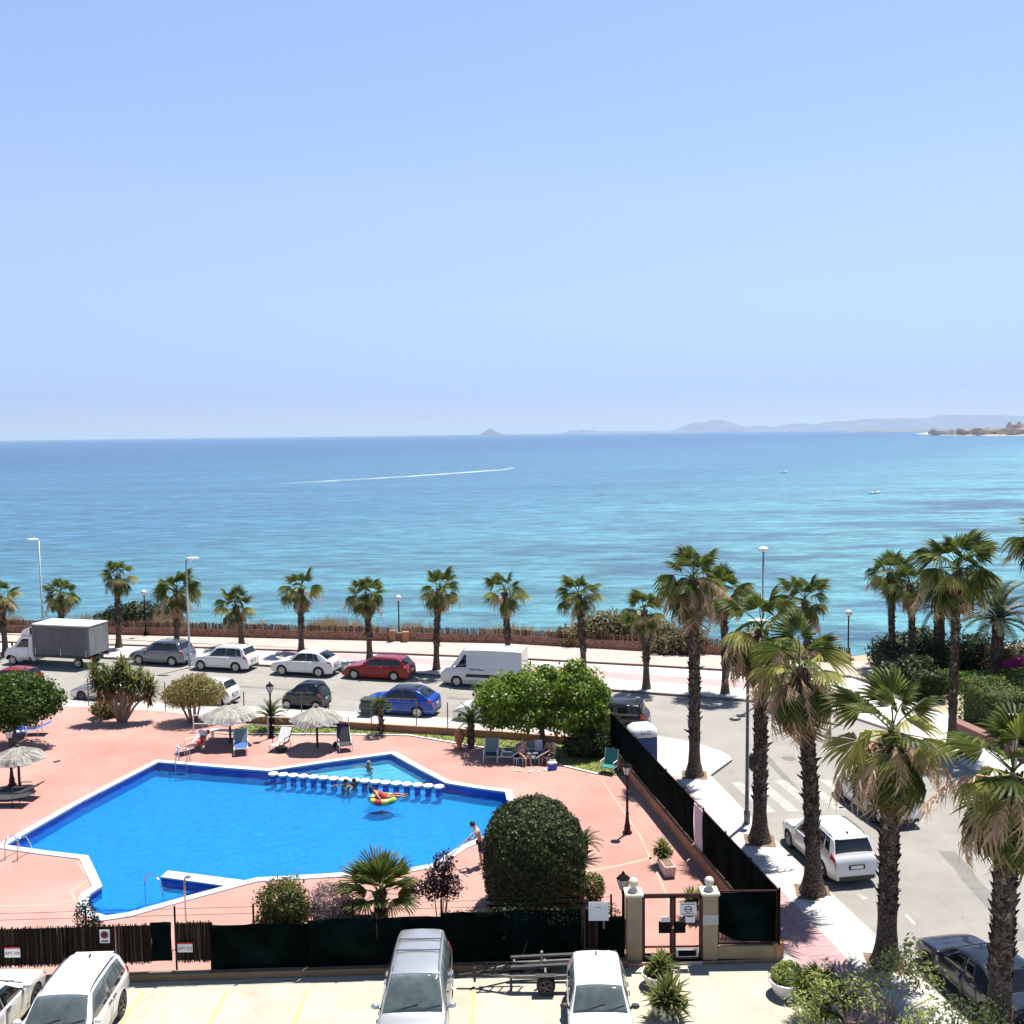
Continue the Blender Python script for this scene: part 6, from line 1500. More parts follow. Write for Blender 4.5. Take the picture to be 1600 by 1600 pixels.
# thatched parasols
def parasol(label, loc, h, r, seed, drop=.55):
    t = thing('thatched_parasol', label, 'parasol', (loc[0],loc[1],.12), 0, 'thatched parasols'); rr = random.Random(seed)
    MB().tube([(0,0,0),(0,0,h)], .06, 8).build('pole', M_['wood_dark'], t, True)
    mb = MB(); n = 40; rings = [(.05,h+.06),(.30,h-.03),(r*.5,h-drop*.36),(r*.8,h-drop*.68),(r,h-drop)]
    base = len(mb.v)
    for k, (q, z) in enumerate(rings):
        for j in range(n):
            a = 6.2832*j/n; z2 = z + (rr.uniform(-.03,.03) if k else 0) - (rr.uniform(0,.14) if k == 4 else 0); q2 = q*(1+.05*math.cos(6*a) + (rr.uniform(-.05,.05) if k == 4 else 0)); mb.v.append((q2*math.cos(a), q2*math.sin(a), z2))
    for k in range(4):
        for j in range(n): a_ = k*n+j; b_ = k*n+(j+1)%n; mb.f.append((a_,a_+n,b_+n,b_))
    o = mb.build('thatch', M_['thatch'], t); me = o.data; bm = bmesh.new(); bm.from_mesh(me); bmesh.ops.solidify(bm, geom=bm.faces[:], thickness=.05); bm.to_mesh(me); bm.free()
    st = MB()
    for i in range(700):
        a = rr.uniform(0,6.2832); f0 = rr.uniform(.1,.85); f1 = f0+rr.uniform(.15,.3); 
        P = lambda f: Vector((math.cos(a)*r*f, math.sin(a)*r*f, h - drop*f + .07 + rr.uniform(0,.03)))
        p, q_ = P(f0), P(min(1.08,f1)); s_ = Vector((-math.sin(a), math.cos(a), 0))*rr.uniform(.008,.018); k = len(st.v)
        st.v += [tuple(p-s_), tuple(p+s_), tuple(q_+s_*.4)]; st.f.append((k,k+1,k+2))
    tag(st.build('straw', leaf_mat('straw%d' % seed, (.26,.24,.20), (.45,.42,.37), .95, .15, (.58,.555,.51)), t), kind='stuff')
    MB().lathe([(.10,h+.05),(.09,h+.13),(.03,h+.17)], 10).build('cap', M_['wood_dark'], t)
    rb = MB()
    for j in range(8):
        a = 6.2832*j/8; rb.bar((0,0,h-.06),(math.cos(a)*r*.95, math.sin(a)*r*.95, h-drop-.03),.03)
    rb.build('ribs', M_['wood_dark'], t); return t
parasol('thatched parasol over the green sling chair, left of the pair', (-14.81,50.23), 2.0, 1.42, 1, .55)
parasol('thatched parasol with its whole round shadow on the deck', (-10.10,49.30), 2.05, 1.32, 2, .55)
parasol('grey thatched parasol over dark loungers at the left edge', (-22.56,43.74), 1.95, 1.12, 3, .42)

# seats: slatted and sling chairs
def lounger(label, loc, rz, m, frame='steel', back=50, name='sun_lounger', group=None, towel=None, L=1.9, w=.62, seat_h=.34):
    t = thing(name, label, 'lounger' if name == 'sun_lounger' else 'chair', (loc[0],loc[1],.125), rz, group)
    bl = .75; sl_ = L-bl; ca, sa = math.cos(R(back)), math.sin(R(back))
    bev = lambda o: bevel(o, .012)
    bev(MB().obox((sl_/2,0,seat_h),(sl_,w,.045)).build('seat', M_[m], t))
    bev(MB().obox((-ca*bl/2,0,seat_h+sa*bl/2),(bl,w,.045),0,0,R(back)).build('backrest', M_[m], t))
    for y in (-w/2-.02,w/2+.02):
        f = MB(); f.tube([(-ca*bl,y,seat_h+sa*bl),(0,y,seat_h-.01),(sl_,y,seat_h-.01)], .02, 6); f.build('side_rail', M_[frame], t)
        if back > 20:
            f = MB(); f.tube([(-.1,y,seat_h+.25),(.42,y,seat_h+.24),(.44,y,seat_h)], .02, 6); f.build('armrest', M_[frame], t)
        for x in (-.15, sl_-.12): MB().tube([(x,y,0),(x,y,seat_h)], .018, 6).build('leg', M_[frame], t)
    if towel:
        k = MB().obox((sl_*.4,0,seat_h+.03),(sl_*.75,w*.9,.02)).build('towel', M_[towel], t)
    return t
CH = 'sun chairs round the pool'
lounger('green grey sling chair under the left thatched parasol, towel over it', (-13.93,49.04), R(-75), 'sling_grey', 'white_metal', 66, 'deck_chair', CH, 'cloth_blue', L=1.75)
lounger('white deck chair draped with red cloth near the pool ladder', (-16.27,49.14), R(-130), 'cloth_white', 'white_metal', 48, 'deck_chair', CH, 'cloth_red', L=1.7)
lounger('reclined chair with red and white striped towel by the lantern post', (-11.88,49.37), R(-105), 'cloth_white', 'black_metal', 52, 'deck_chair', CH, None, L=1.6)
lounger('dark sling chair hung with clothes, right of the second parasol', (-8.68,49.04), R(-70), 'sling_dark', 'white_metal', 64, 'deck_chair', CH, None, L=1.35)
lounger('grey sling chair alone at the left end of the ficus shade', (-1.15,47.08), R(-95), 'sling_grey', 'white_metal', 58, 'deck_chair', CH, 'cloth_navy', L=1.4)
lounger('turquoise deck chair folded upright against the side fence end', (4.47,45.14), R(-120), 'cloth_teal', 'white_metal', 74, 'deck_chair', CH, None, L=1.25)
lounger('bright blue lounger with dark towel under the citrus tree', (-25.83,52.21), R(184), 'cloth_blue', 'white_metal', 22, 'sun_lounger', CH, 'cloth_navy', L=2.0)
lounger('white and blue chair seen half behind the citrus trunk', (-26.54,51.68), R(-60), 'cloth_blue', 'white_metal', 60, 'deck_chair', CH, 'cloth_white', L=1.3)
lounger('dark lounger with white frame in the shade of the left parasol', (-21.76,42.76), R(176), 'sling_dark', 'grey_metal', 24, 'sun_lounger', CH, None, L=1.9)
lounger('dark lounger nearest the left picture edge under the parasol', (-21.93,41.86), R(180), 'sling_dark', 'black_metal', 8, 'sun_lounger', CH, None, L=1.9)
lounger('pale lounger with folded white towels in the ficus shade', (1.02,46.53), R(176), 'sling_dark', 'white_metal', 30, 'sun_lounger', CH, 'cloth_white', L=1.8)
lounger('low chair with grey cloth left of the sitting sunbathers', (-0.15,46.76), R(170), 'sling_grey', 'white_metal', 35, 'deck_chair', CH, None, L=1.5)
# stripes of the striped towel
stc = [o for o in bpy.data.objects if o.get('label','').startswith('reclined chair with red')][0]
for i in range(6):
    y = -.27+.108*i; ca, sa = math.cos(R(52)), math.sin(R(52)); MB().obox((-ca*.37-sa*.028,y,.34+sa*.37+ca*.028),(.74,.045,.008),0,0,R(52)).build('towel_stripe', M_['cloth_red'], stc)
    MB().obox((.4,y,.372),(.7,.045,.008)).build('towel_stripe', M_['cloth_red'], stc)
bg_ = thing('beach_bag', 'rounded dark bag on the ground before the striped towel chair', 'bag', (*(-11.76,48.56),.12)); b_ = MB(); b_.ball((0,0,.2),.26,12,8,1.1,.6,.8); b_.build('pouch', M_['cloth_black'], bg_, True)
MB().tube([(-.14,0,.36),(-.08,0,.52),(.08,0,.52),(.14,0,.36)], .015, 6).build('handle', M_['cloth_black'], bg_)
bg2 = thing('beach_bag', 'dark red bag beside the clothes hung chair', 'bag', (*(-9.08,49.26),.12)); b_ = MB(); b_.ball((0,0,.16),.2,12,8,1.2,.7,.8); b_.build('pouch', M_['wine_metal'], bg2, True); MB().tube([(-.12,0,.28),(0,0,.42),(.12,0,.28)], .015, 6).build('handle', M_['cloth_black'], bg2)
cl = thing('hung_clothes', 'dark clothes thrown over the backrest of the right hand chair', 'clothes', (*(-8.93,50.31),1.0)); b_ = MB()
for j in range(5):
    for i in range(7): b_.v.append((-.32+.107*i, -.12+.03*math.sin(i*1.7)+.02*j, .12-.16*j+.03*math.sin(i*2+j)))
for j in range(4):
    for i in range(6): a_ = j*7+i; b_.f.append((a_,a_+1,a_+8,a_+7))
o = b_.build('cloth', M_['cloth_navy'], cl, True); me = o.data; bm = bmesh.new(); bm.from_mesh(me); bmesh.ops.solidify(bm, geom=bm.faces[:], thickness=.03); bm.to_mesh(me); bm.free()
wb = thing('bench', 'low white bench under the left thatched parasol', 'bench', (*(-15.41,51.12),.12), R(-6))
for y in (-.12,.0,.12): MB().obox((0,y,.42),(1.5,.10,.035)).build('slat', M_['plastic_white'], wb)
for x in (-.6,.6): MB().obox((x,0,.2),(.06,.32,.4)).build('leg', M_['plastic_white'], wb)
# urn, bin, kiosk
ur = thing('urn', 'terracotta urn standing on the lawn edge by the ficus shade', 'urn', (*(-2.81,48.81),.12)); MB().lathe([(.16,0),(.17,.06),(.10,.14),(.12,.2),(.24,.5),(.26,.75),(.17,.95),(.2,1.0),(.15,1.0)], 16).build('body', M_['terracotta'], ur, True); MB().lathe([(.28,-.01),(.28,.05)], 4).build('base', M_['terracotta'], ur); MB().lathe([(.02,1.0),(.14,.99)], 12, cap=False).build('soil', M_['soil'], ur)
bn = thing('waste_container', 'dark green waste container at the nose of the blue car', 'bin', (*(-8.29,55.12),0), R(-13))
o = MB().box(-.38,.38,-.36,.36,.12,1.0).build('body', mat('bin_green', (.02,.04,.032), .55, (.03,.055,.045), 5), bn); bevel(o,.05); o = MB().box(-.42,.42,-.40,.40,1.0,1.09).build('lid', mat('bin_lid', (.03,.05,.042), .5), bn); bevel(o,.03)
for x in (-.28,.28): MB().tube([(x,-.3,.08),(x+.05,-.3,.08)], .08, 10).build('wheel', M_['rubber'], bn)
ks = thing('kiosk_cabin', 'small blue cabin with a domed white roof outside the side fence', 'cabin', (5.98,45.35,.12), R(9.5))
o = MB().box(-.58,.58,-.55,.55,0,1.72).build('body', mat('kiosk_blue', (.012,.045,.20), .5, (.03,.09,.26), 1.6, stain=(.05,.05,.05), sscale=1.2), ks); bevel(o,.03)
dm = MB()
for k, (q, z) in enumerate(((1.0,1.72),(1.06,1.76),(1.06,1.84),(.98,2.06),(.7,2.2),(.35,2.25),(.001,2.26))):
    for j in range(28):
        a = 6.2832*j/28; ca, sa = math.cos(a), math.sin(a); e = .45; dm.v.append((q*.64*math.copysign(abs(ca)**e,ca), q*.57*math.copysign(abs(sa)**e,sa), z))
for k in range(6):
    for j in range(28): a_ = k*28+j; b2 = k*28+(j+1)%28; dm.f.append((a_,b2,b2+28,a_+28))
dm.build('roof', M_['plastic_white'], ks, True)
MB().box(-.4,.4,-.562,-.548,.1,1.6).build('door', mat('kiosk_door', (.02,.06,.22), .5), ks)
text('lettering', 'La D', .26, M_['ink'], ks, (0,-.628,1.97), (R(66),0,0), .004)
# planters
def pot(label, loc, r, h, kind, seed, z0=.02, group='white round planters'):
    t = thing('planter', label, 'planter', (loc[0],loc[1],z0), 0, group)
    m = MB(); m.lathe([(r*.62,0),(r*.75,h*.2),(r*.95,h*.75),(r*1.04,h*.86),(r*1.05,h),(r*.92,h),(r*.88,h*.8),(.01,h*.8)], 26, cap=False); o = m.build('bowl', M_['white_stone'], t, True); o.data.set_sharp_from_angle(angle=R(40))
    MB().lathe([(.01,h*.84),(r*.89,h*.83)], 20, cap=False).build('soil', M_['soil'], t); return t
def pot_plant(label, loc, z, kind, seed, s=1.0):
    rr = random.Random(seed)
    if kind == 'spiky':
        t = thing('potted_yucca', label, 'plant', (loc[0],loc[1],z))
        MB().tube([(0,0,-.05),(0,0,.12)], .06, 8).build('stem', M_['bark_pale'], t)
        for i in range(3): 
            q = s*rr.uniform(.9,1.15); link('leaf_rosette', rr.choice(ROS), None, t, (rr.uniform(-.18,.18)*s, rr.uniform(-.18,.18)*s, .08+.1*i), (rr.uniform(-.25,.25),rr.uniform(-.25,.25),rr.uniform(0,6)), (q,q,q))
        leaf_object('low_leaves', leaf_cloud([(0,0,.12,.42*s,.42*s,.16)], 420, .12, seed, shell=.3), M_['leaf_shrub'], t); return t
    if kind == 'bush':
        return tree('potted_shrub', label, 'plant', loc, [(0,0,.28,.44*s,.42*s,.3*s),(.1,0,.42,.3*s,.3*s,.2*s)], 1700, .09, 'leaf_light', seed, (.05,.2), stems=4, z0=z, core=.6)
    t = thing('potted_palm', label, 'plant', (loc[0],loc[1],z)); MB().tube([(0,0,-.05),(0,0,.3)], .09, 8).build('trunk', M_['trunk_bark'], t)
    for i in range(16):
        f = i/15; q = s*rr.uniform(.4,.5); link('frond', rr.choice(FAN_UP), None, t, (0,0,.28), (0,-R(lerp(82,10,f)),2.4*i), (q,q,q))
    return t
p1 = (4.05,27.35); pot('large round white planter before the left gate pillar', p1, .46, .42, '', 1); pot_plant('dense spiky plant in the large planter before the gate pillar', p1, .38, 'spiky', 401, 1.05)
p2 = (4.04,25.84); pot('round white planter next to the hatchback mirror, partly hidden by its plant', p2, .42, .42, '', 2); pot_plant('light green spiky yucca in the planter beside the hatchback', (p2[0]+.1,p2[1]-.1), .36, 'spiky', 402, 1.2)
p3 = (7.64,26.85); pot('white bowl planter at the edge of the pink pavement', p3, .50, .46, '', 3); pot_plant('low yellow green succulent shrub in the bowl by the pavement', p3, .32, 'bush', 403, 1.05)
p4 = (8.20,25.40); pot('white planter holding a small fan palm at the bottom edge', p4, .44, .40, '', 4); pot_plant('small fan palm in the white planter at the bottom edge', p4, .36, 'palm', 404, 1.25)
def trough(label, loc, rz, w, d, h):
    t = thing('trough', label, 'planter', (loc[0],loc[1],.12), rz); m = MB()
    m.v = [(-w*.42,-d*.42,0),(w*.42,-d*.42,0),(w*.42,d*.42,0),(-w*.42,d*.42,0),(-w/2,-d/2,h),(w/2,-d/2,h),(w/2,d/2,h),(-w/2,d/2,h)]; m.f = [(3,2,1,0),(4,5,6,7),(0,1,5,4),(1,2,6,5),(2,3,7,6),(3,0,4,7)]
    o = m.build('body', mat('trough_stone', (.5,.42,.4), .8, (.58,.5,.47), 3), t); bevel(o,.02); MB().box(-w*.42,w*.42,-d*.4,d*.4,h-.03,h+.006).build('soil', M_['soil'], t); return t
trough('white rectangular trough on the pink deck, right of the lantern post', (5.43,34.43), R(98), .95, .42, .42)
pp = (5.39,35.07); pot_plant('spiky plant growing in the trough on the deck', pp, .5, 'spiky', 405, .85)
pq = (5.83,31.12); pot('round planter just inside the gate behind the notices', pq, .32, .4, '', 5, .12, None); pot_plant('thin leaved spiky plant inside the gate, by the right pillar', pq, .5, 'spiky', 406, .9)

# ================================================================== PEOPLE
BONES = [('pelvis','spine'),('spine','chest'),('chest','neck'),('neck','head'),('head','crown')]
for s_ in 'lr': BONES += [('chest','shoulder_'+s_),('shoulder_'+s_,'elbow_'+s_),('elbow_'+s_,'wrist_'+s_),('wrist_'+s_,'palm_'+s_),('pelvis','hip_'+s_),('hip_'+s_,'knee_'+s_),('knee_'+s_,'ankle_'+s_),('ankle_'+s_,'toe_'+s_)]
RAD = dict(pelvis=(.15,.11),spine=(.135,.10),chest=(.16,.115),neck=(.058,.058),head=(.082,.092),crown=(.07,.08),shoulder=(.062,.062),elbow=(.043,.043),wrist=(.03,.028),palm=(.036,.02),hip=(.085,.09),knee=(.056,.058),ankle=(.037,.04),toe=(.035,.022))
def person(label, loc, rz, J, skin='skin', hair='hair', short=True, fingers=True, z0=0.0, group=None):
    t = thing('person', label, 'person', (loc[0],loc[1],z0), rz, group)
    names = list(J); bm = bmesh.new(); lay = bm.verts.layers.skin.verify(); V = {}
    order = ['pelvis'] + [n for n in names if n not in ('pelvis', 'face')]
    for n in order:
        v = bm.verts.new(J[n]); V[n] = v; r = RAD[n.split('_')[0]]; v[lay].radius = r; v[lay].use_root = (n == 'pelvis')
    for a, b in BONES:
        if a in V and b in V: bm.edges.new((V[a],V[b]))
    if fingers:
        for s_ in 'lr':
            if 'palm_'+s_ not in V: continue
            p, w = Vector(J['palm_'+s_]), Vector(J['wrist_'+s_]); d = (p-w).normalized(); sd = d.cross(Vector((0,0,1))); sd = sd.normalized() if sd.length > .1 else Vector((0,1,0)); dn = sd.cross(d)
            for i, ln in enumerate((.075,.085,.08,.06)):
                o = sd*(.027*(i-1.5)); q1 = p+d*.035+o; q2 = q1+d*ln*.5-dn*.012; q3 = q1+d*ln*.8-dn*.04; prev = V['palm_'+s_]
                for q in (q1,q2,q3):
                    v = bm.verts.new(q); v[lay].radius = (.010,.010); bm.edges.new((prev,v)); prev = v
            prev = V['palm_'+s_]
            for q in (p-d*.01-sd*.05, p+d*.03-sd*.07-dn*.02):
                v = bm.verts.new(q); v[lay].radius = (.012,.012); bm.edges.new((prev,v)); prev = v
    me = bpy.data.meshes.new('body'); bm.to_mesh(me); bm.free(); o = bpy.data.objects.new('body', me); COL.objects.link(o)
    sk_ = o.modifiers.new('skin','SKIN'); sk_.use_smooth_shade = True; sb = o.modifiers.new('sub','SUBSURF'); sb.levels = 1; sb.render_levels = 1
    dg = bpy.context.evaluated_depsgraph_get(); new = bpy.data.meshes.new_from_object(o.evaluated_get(dg)); o.modifiers.clear(); o.data = new; new.name = 'body'; new.shade_smooth()
    new.materials.clear(); new.materials.append(M_[skin]); o.parent = t
    hd, cr, nk = Vector(J['head']), Vector(J['crown']), Vector(J['neck']); up = (cr-nk).normalized(); fw = Vector(J.get('face', (hd.x+1,hd.y,hd.z)))-hd; fw = (fw-up*fw.dot(up)).normalized(); sd = up.cross(fw)
    h = MB(); h.ball(tuple(hd+up*.055-fw*.022), .108, 12, 8, .98, .98, 1.0)
    if not short: h.ball(tuple(hd-up*.03-fw*.08), .085, 10, 7, 1, 1, 1.5)
    h.build('hair', M_[hair], t, True)
    n = MB(); n.ball(tuple(hd+fw*.095-up*.005), .018, 8, 6, 1, 1, 1.4); n.build('nose', M_[skin], t, True)
    ey = MB()
    for k in (-1,1): ey.ball(tuple(hd+fw*.082+sd*.033*k+up*.018), .012, 8, 6)
    ey.build('eyes', M_['ink'], t, True)
    mo = MB(); mo.ball(tuple(hd+fw*.088-up*.05), .014, 8, 6, .6, 1.6, .5); mo.build('mouth', M_['cloth_red'], t, True)
    er = MB()
    for k in (-1,1): er.ball(tuple(hd+sd*.085*k), .022, 8, 6, .8,.5,1.3)
    er.build('ears', M_[skin], t, True)
    return t
def wrap(name, t, J, m, a, parts, grow=1.16):
    mb = MB()
    for seq, f0, f1 in parts:
        p, q = Vector(J[seq[0]]), Vector(J[seq[1]]); r0 = RAD[seq[0].split('_')[0]][0]*grow; r1 = RAD[seq[1].split('_')[0]][0]*grow
        mb.tube([p.lerp(q,f0), p.lerp(q,(f0+f1)/2), p.lerp(q,f1)], [lerp(r0,r1,f0), lerp(r0,r1,(f0+f1)/2)*1.04, lerp(r0,r1,f1)*1.05], 12)
    mb.build(name, M_[m], t, True)
# +x is the way the body faces
STAND = dict(pelvis=(0,0,.93),spine=(.03,0,1.08),chest=(.13,0,1.32),neck=(.22,0,1.47),head=(.29,0,1.56),crown=(.33,0,1.66),face=(1.2,0,1.2),
  shoulder_l=(.14,.19,1.40),elbow_l=(.24,.26,1.16),wrist_l=(.46,.16,1.08),palm_l=(.53,.12,1.06),shoulder_r=(.15,-.19,1.39),elbow_r=(.27,-.22,1.15),wrist_r=(.48,-.08,1.0),palm_r=(.55,-.05,.97),
  hip_l=(.0,.10,.86),knee_l=(.04,.12,.48),ankle_l=(.0,.13,.08),toe_l=(.17,.15,.03),hip_r=(0,-.10,.86),knee_r=(.02,-.11,.48),ankle_r=(-.06,-.12,.08),toe_r=(.11,-.13,.03))
fpt = (-1.30,35.20); mn = person('man in black shorts leaning over with a long pole, beside the clipped dome', fpt, R(188), STAND, 'skin', 'hair', z0=.125)
wrap('shorts', mn, STAND, 'cloth_black', 0, [(('pelvis','spine'),-.3,.35),(('hip_l','knee_l'),-.15,.72),(('hip_r','knee_r'),-.15,.72)], 1.22)
po = thing('pool_pole', 'long white pole the standing man dips toward the pool', 'pole', (0,0,0)); ap = Vector((fpt[0],fpt[1],.125)) + Matrix.Rotation(R(188),3,'Z') @ Vector((.56,.05,1.02)); bp_ = Vector((*(-2.67,35.67),.1))
dd = (ap-bp_).normalized(); MB().tube([bp_, ap+dd*.75], .022, 8).build('shaft', M_['plastic_white'], po, True); MB().obox(tuple(bp_),(.3,.12,.05)).build('brush_head', M_['cloth_blue'], po)
LIE = dict(pelvis=(0,0,.17),spine=(-.16,0,.24),chest=(-.36,0,.36),neck=(-.50,0,.47),head=(-.57,0,.56),crown=(-.62,0,.65),face=(.5,0,1.0),
  shoulder_l=(-.36,.20,.38),elbow_l=(-.22,.36,.24),wrist_l=(-.10,.52,.10),palm_l=(-.04,.58,.07),shoulder_r=(-.36,-.20,.38),elbow_r=(-.22,-.37,.24),wrist_r=(.04,-.42,.08),palm_r=(.12,-.43,.06),
  hip_l=(.08,.10,.17),knee_l=(.46,.12,.26),ankle_l=(.88,.10,.19),toe_l=(.98,.10,.27),hip_r=(.08,-.10,.17),knee_r=(.47,-.12,.24),ankle_r=(.89,-.11,.18),toe_r=(.99,-.12,.26))
fl = (-5.69,41.92); wm = person('dark haired woman in a red swimsuit lying on the striped pool float', fl, R(6), LIE, 'skin_tan', 'hair', short=False, z0=.07)
wrap('swimsuit', wm, LIE, 'cloth_red', 0, [(('pelvis','spine'),-.4,1.0),(('spine','chest'),0,1.0)], 1.10)
fo = thing('pool_float', 'round inflatable pool float in yellow, red and green segments', 'float', (fl[0]-.1,fl[1],.04)); 
for k, m in enumerate(('float_red','float_yellow','float_green','float_yellow')*3):
    if m not in M_: M_[m] = mat(m, {'float_red':(.5,.05,.05),'float_yellow':(.62,.5,.12),'float_green':(.12,.32,.06)}[m], .35)
    mb = MB(); pts = [(math.cos(6.2832*(k+i/5)/12)*.50, math.sin(6.2832*(k+i/5)/12)*.42, .12) for i in range(6)]; mb.tube(pts, .14, 12, False); mb.build('air_segment', M_[m], fo, True)
MB().lathe([(.001,.03),(.4,.04)], 20, cap=False).build('floor_sheet', M_['float_yellow'], fo)
SWIM = dict(pelvis=(-.1,0,-.55),spine=(-.06,0,-.4),chest=(0,0,-.14),neck=(.03,0,.03),head=(.06,0,.14),crown=(.07,0,.24),face=(1,0,.1),
  shoulder_l=(.0,.18,-.05),elbow_l=(.14,.40,-.06),wrist_l=(.34,.46,-.02),palm_l=(.41,.47,-.02),shoulder_r=(0,-.18,-.05),elbow_r=(.12,-.40,-.06),wrist_r=(.30,-.52,-.02),palm_r=(.37,-.54,-.02),hip_l=(-.1,.1,-.62),knee_l=(-.1,.1,-.85),hip_r=(-.1,-.1,-.62),knee_r=(-.1,-.1,-.85))
SW2 = {k: v for k, v in SWIM.items() if not k.startswith('knee')}
def sw(label, p, rz, skin, hair, dz=0): 
    J = {k: (v[0],v[1],max(v[2],-.62)) for k, v in SW2.items()}; return person(label, p, rz, J, skin, hair, z0=.03+dz)
sw('dark haired swimmer with arms spread before the stepping stones', (-7.77,44.12), R(-110), 'skin', 'hair')
sw('swimmer just right of the first one, holding a stepping stone', (-7.43,44.19), R(-60), 'skin_tan', 'hair')
sw('child standing in the far shallow corner of the pool', (-7.04,46.44), R(-120), 'skin', 'blond', .05)
SIT = dict(pelvis=(0,0,.42),spine=(-.05,0,.56),chest=(-.10,0,.80),neck=(-.08,0,.97),head=(-.04,0,1.07),crown=(-.03,0,1.17),face=(1,0,.9),
  shoulder_l=(-.09,.19,.90),elbow_l=(.02,.26,.65),wrist_l=(.24,.18,.58),palm_l=(.31,.16,.57),shoulder_r=(-.09,-.19,.90),elbow_r=(.02,-.27,.65),wrist_r=(.25,-.2,.57),palm_r=(.32,-.18,.56),
  hip_l=(.08,.1,.42),knee_l=(.44,.13,.46),ankle_l=(.48,.14,.08),toe_l=(.62,.15,.04),hip_r=(.08,-.1,.42),knee_r=(.44,-.13,.46),ankle_r=(.46,-.14,.08),toe_r=(.6,-.15,.04))
def stool(label, p, m='cloth_white', rz=0): 
    t = thing('folding_chair', label, 'chair', (p[0],p[1],.12), rz, 'folding chairs in the ficus shade')
    MB().obox((.08,0,.34),(.46,.46,.04)).build('seat', M_[m], t); MB().obox((-.24,0,.66),(.05,.46,.55),0,0,-.2).build('backrest', M_[m], t)
    for x in (-.12,.28):
        for y in (-.2,.2): MB().tube([(x,y,0),(x,y,.33)], .016, 6).build('leg', M_['white_metal'], t)
    return t
def seated(label, p, rz, skin, hair, suit, cm_='cloth_white', chair_label=''):
    stool(chair_label, p, cm_, rz); t = person(label, p, rz, SIT, skin, hair, z0=.06)
    wrap('swimwear', t, SIT, suit, 0, [(('pelvis','spine'),-.5,.7),(('hip_l','knee_l'),-.1,.35),(('hip_r','knee_r'),-.1,.35)], 1.18); return t
seated('bare backed person in teal shorts sitting in the ficus shade', (0.40,46.46), R(-60), 'skin', 'blond', 'cloth_teal', 'sling_grey', 'grey folding chair under the person in teal shorts')
seated('tanned person in dark swimwear sitting right of the white chairs', (1.64,46.51), R(-120), 'skin_tan', 'hair', 'cloth_navy', 'cloth_white', 'white folding chair under the tanned person in dark swimwear')
stool('pale green folding chair standing empty beside the person in teal', (0.75,46.82), 'sling_grey', R(-90)); stool('white folding chair standing empty left of the ficus trunk', (1.16,46.90), 'cloth_white', R(-80))
LIE2 = {k: (v[0], v[1]*.8, v[2]+.26) for k, v in LIE.items()}
rp_ = (-16.10,48.93); dk = person('sunbather in red reclining in the draped white deck chair', rp_, R(-130), LIE2, 'skin', 'hair', z0=.12)
wrap('swimwear', dk, LIE2, 'cloth_red', 0, [(('pelvis','spine'),-.4,1),(('spine','chest'),0,1)], 1.12)
cb = thing('cool_box', 'small white and blue cool box on the deck in ficus shade', 'cool box', (*(1.76,45.59),.12), .3); o = MB().box(-.2,.2,-.14,.14,0,.28).build('box', M_['cloth_blue'], cb); bevel(o,.03); o = MB().box(-.21,.21,-.15,.15,.28,.36).build('lid', M_['plastic_white'], cb); bevel(o,.02); MB().tube([(-.2,0,.3),(-.15,0,.46),(.15,0,.46),(.2,0,.3)], .014, 6).build('handle', M_['plastic_white'], cb)
for k, q in enumerate(((0.18,45.38),(0.72,45.27),(1.11,45.26),(1.42,45.42))):
    f_ = thing('flip_flop', ['flip flop farthest left on the shaded deck by the ficus','flip flop before the person in teal shorts','flip flop before the white folding chair in the ficus shade','flip flop nearest the cool box in the ficus shade'][k], 'shoe', (q[0],q[1],.125), k*.7, 'flip flops in the ficus shade'); MB().obox((0,0,.02),(.26,.1,.03)).build('sole', M_['cloth_white'], f_); MB().tube([(.08,0,.03),(.0,.05,.07),(-.03,.05,.03)], .008, 5).build('strap', M_['cloth_red'], f_)

# ================================================================== SEA, COAST, HILLS
def boat(label, p, rz, L, wake=0):
    t = thing('motor_boat', label, 'boat', (p[0],p[1],-5.0), rz, 'small boats on the sea'); mb = MB(); W_ = L*.17; ns = 9
    for i in range(ns):
        u = i/(ns-1); x = lerp(-L/2,L/2,u); w_ = W_*(1 if u < .5 else math.sqrt(max(0.0001,1-((u-.5)/.5)**2.2))); h = L*(.13+.06*u*u)
        mb.v += [(x,-w_,h),(x,-w_*.75,-.1),(x,w_*.75,-.1),(x,w_,h)]
    for i in range(ns-1):
        for j in range(3): a_ = i*4+j; mb.f.append((a_,a_+4,a_+5,a_+1))
        mb.f.append((i*4+3,i*4+7,i*4+4,i*4))
    mb.f.append((0,1,2,3)); mb.build('hull', M_['white_metal'], t, True)
    o = MB().box(-L*.15,L*.15,-W_*.6,W_*.6,L*.13,L*.30).build('cabin', M_['white_metal'], t); bevel(o,.06); MB().box(-L*.13,L*.155,-W_*.55,W_*.55,L*.21,L*.28).build('window', M_['glass'], t)
    MB().tube([(-L*.1,0,L*.3),(-L*.1,0,L*.45)], .03, 5).build('mast', M_['black_metal'], t)
    return t
boat('white motor boat anchored on the turquoise bay at the right', (118.81,321.87), R(20), 3.9)
boat('tiny white boat far out near the horizon, left of the coast town', (133.94,485.49), R(10), 4.0)
wk = (-0.82,585.06); boat('speeding motor boat at the head of a long white wake', wk, R(24), 5.0)
we = (-102.32,438.10); mb = MB(); d = Vector((we[0]-wk[0], we[1]-wk[1])); Ln = d.length; d /= Ln; s_ = Vector((-d.y,d.x)); rr = random.Random(8); 
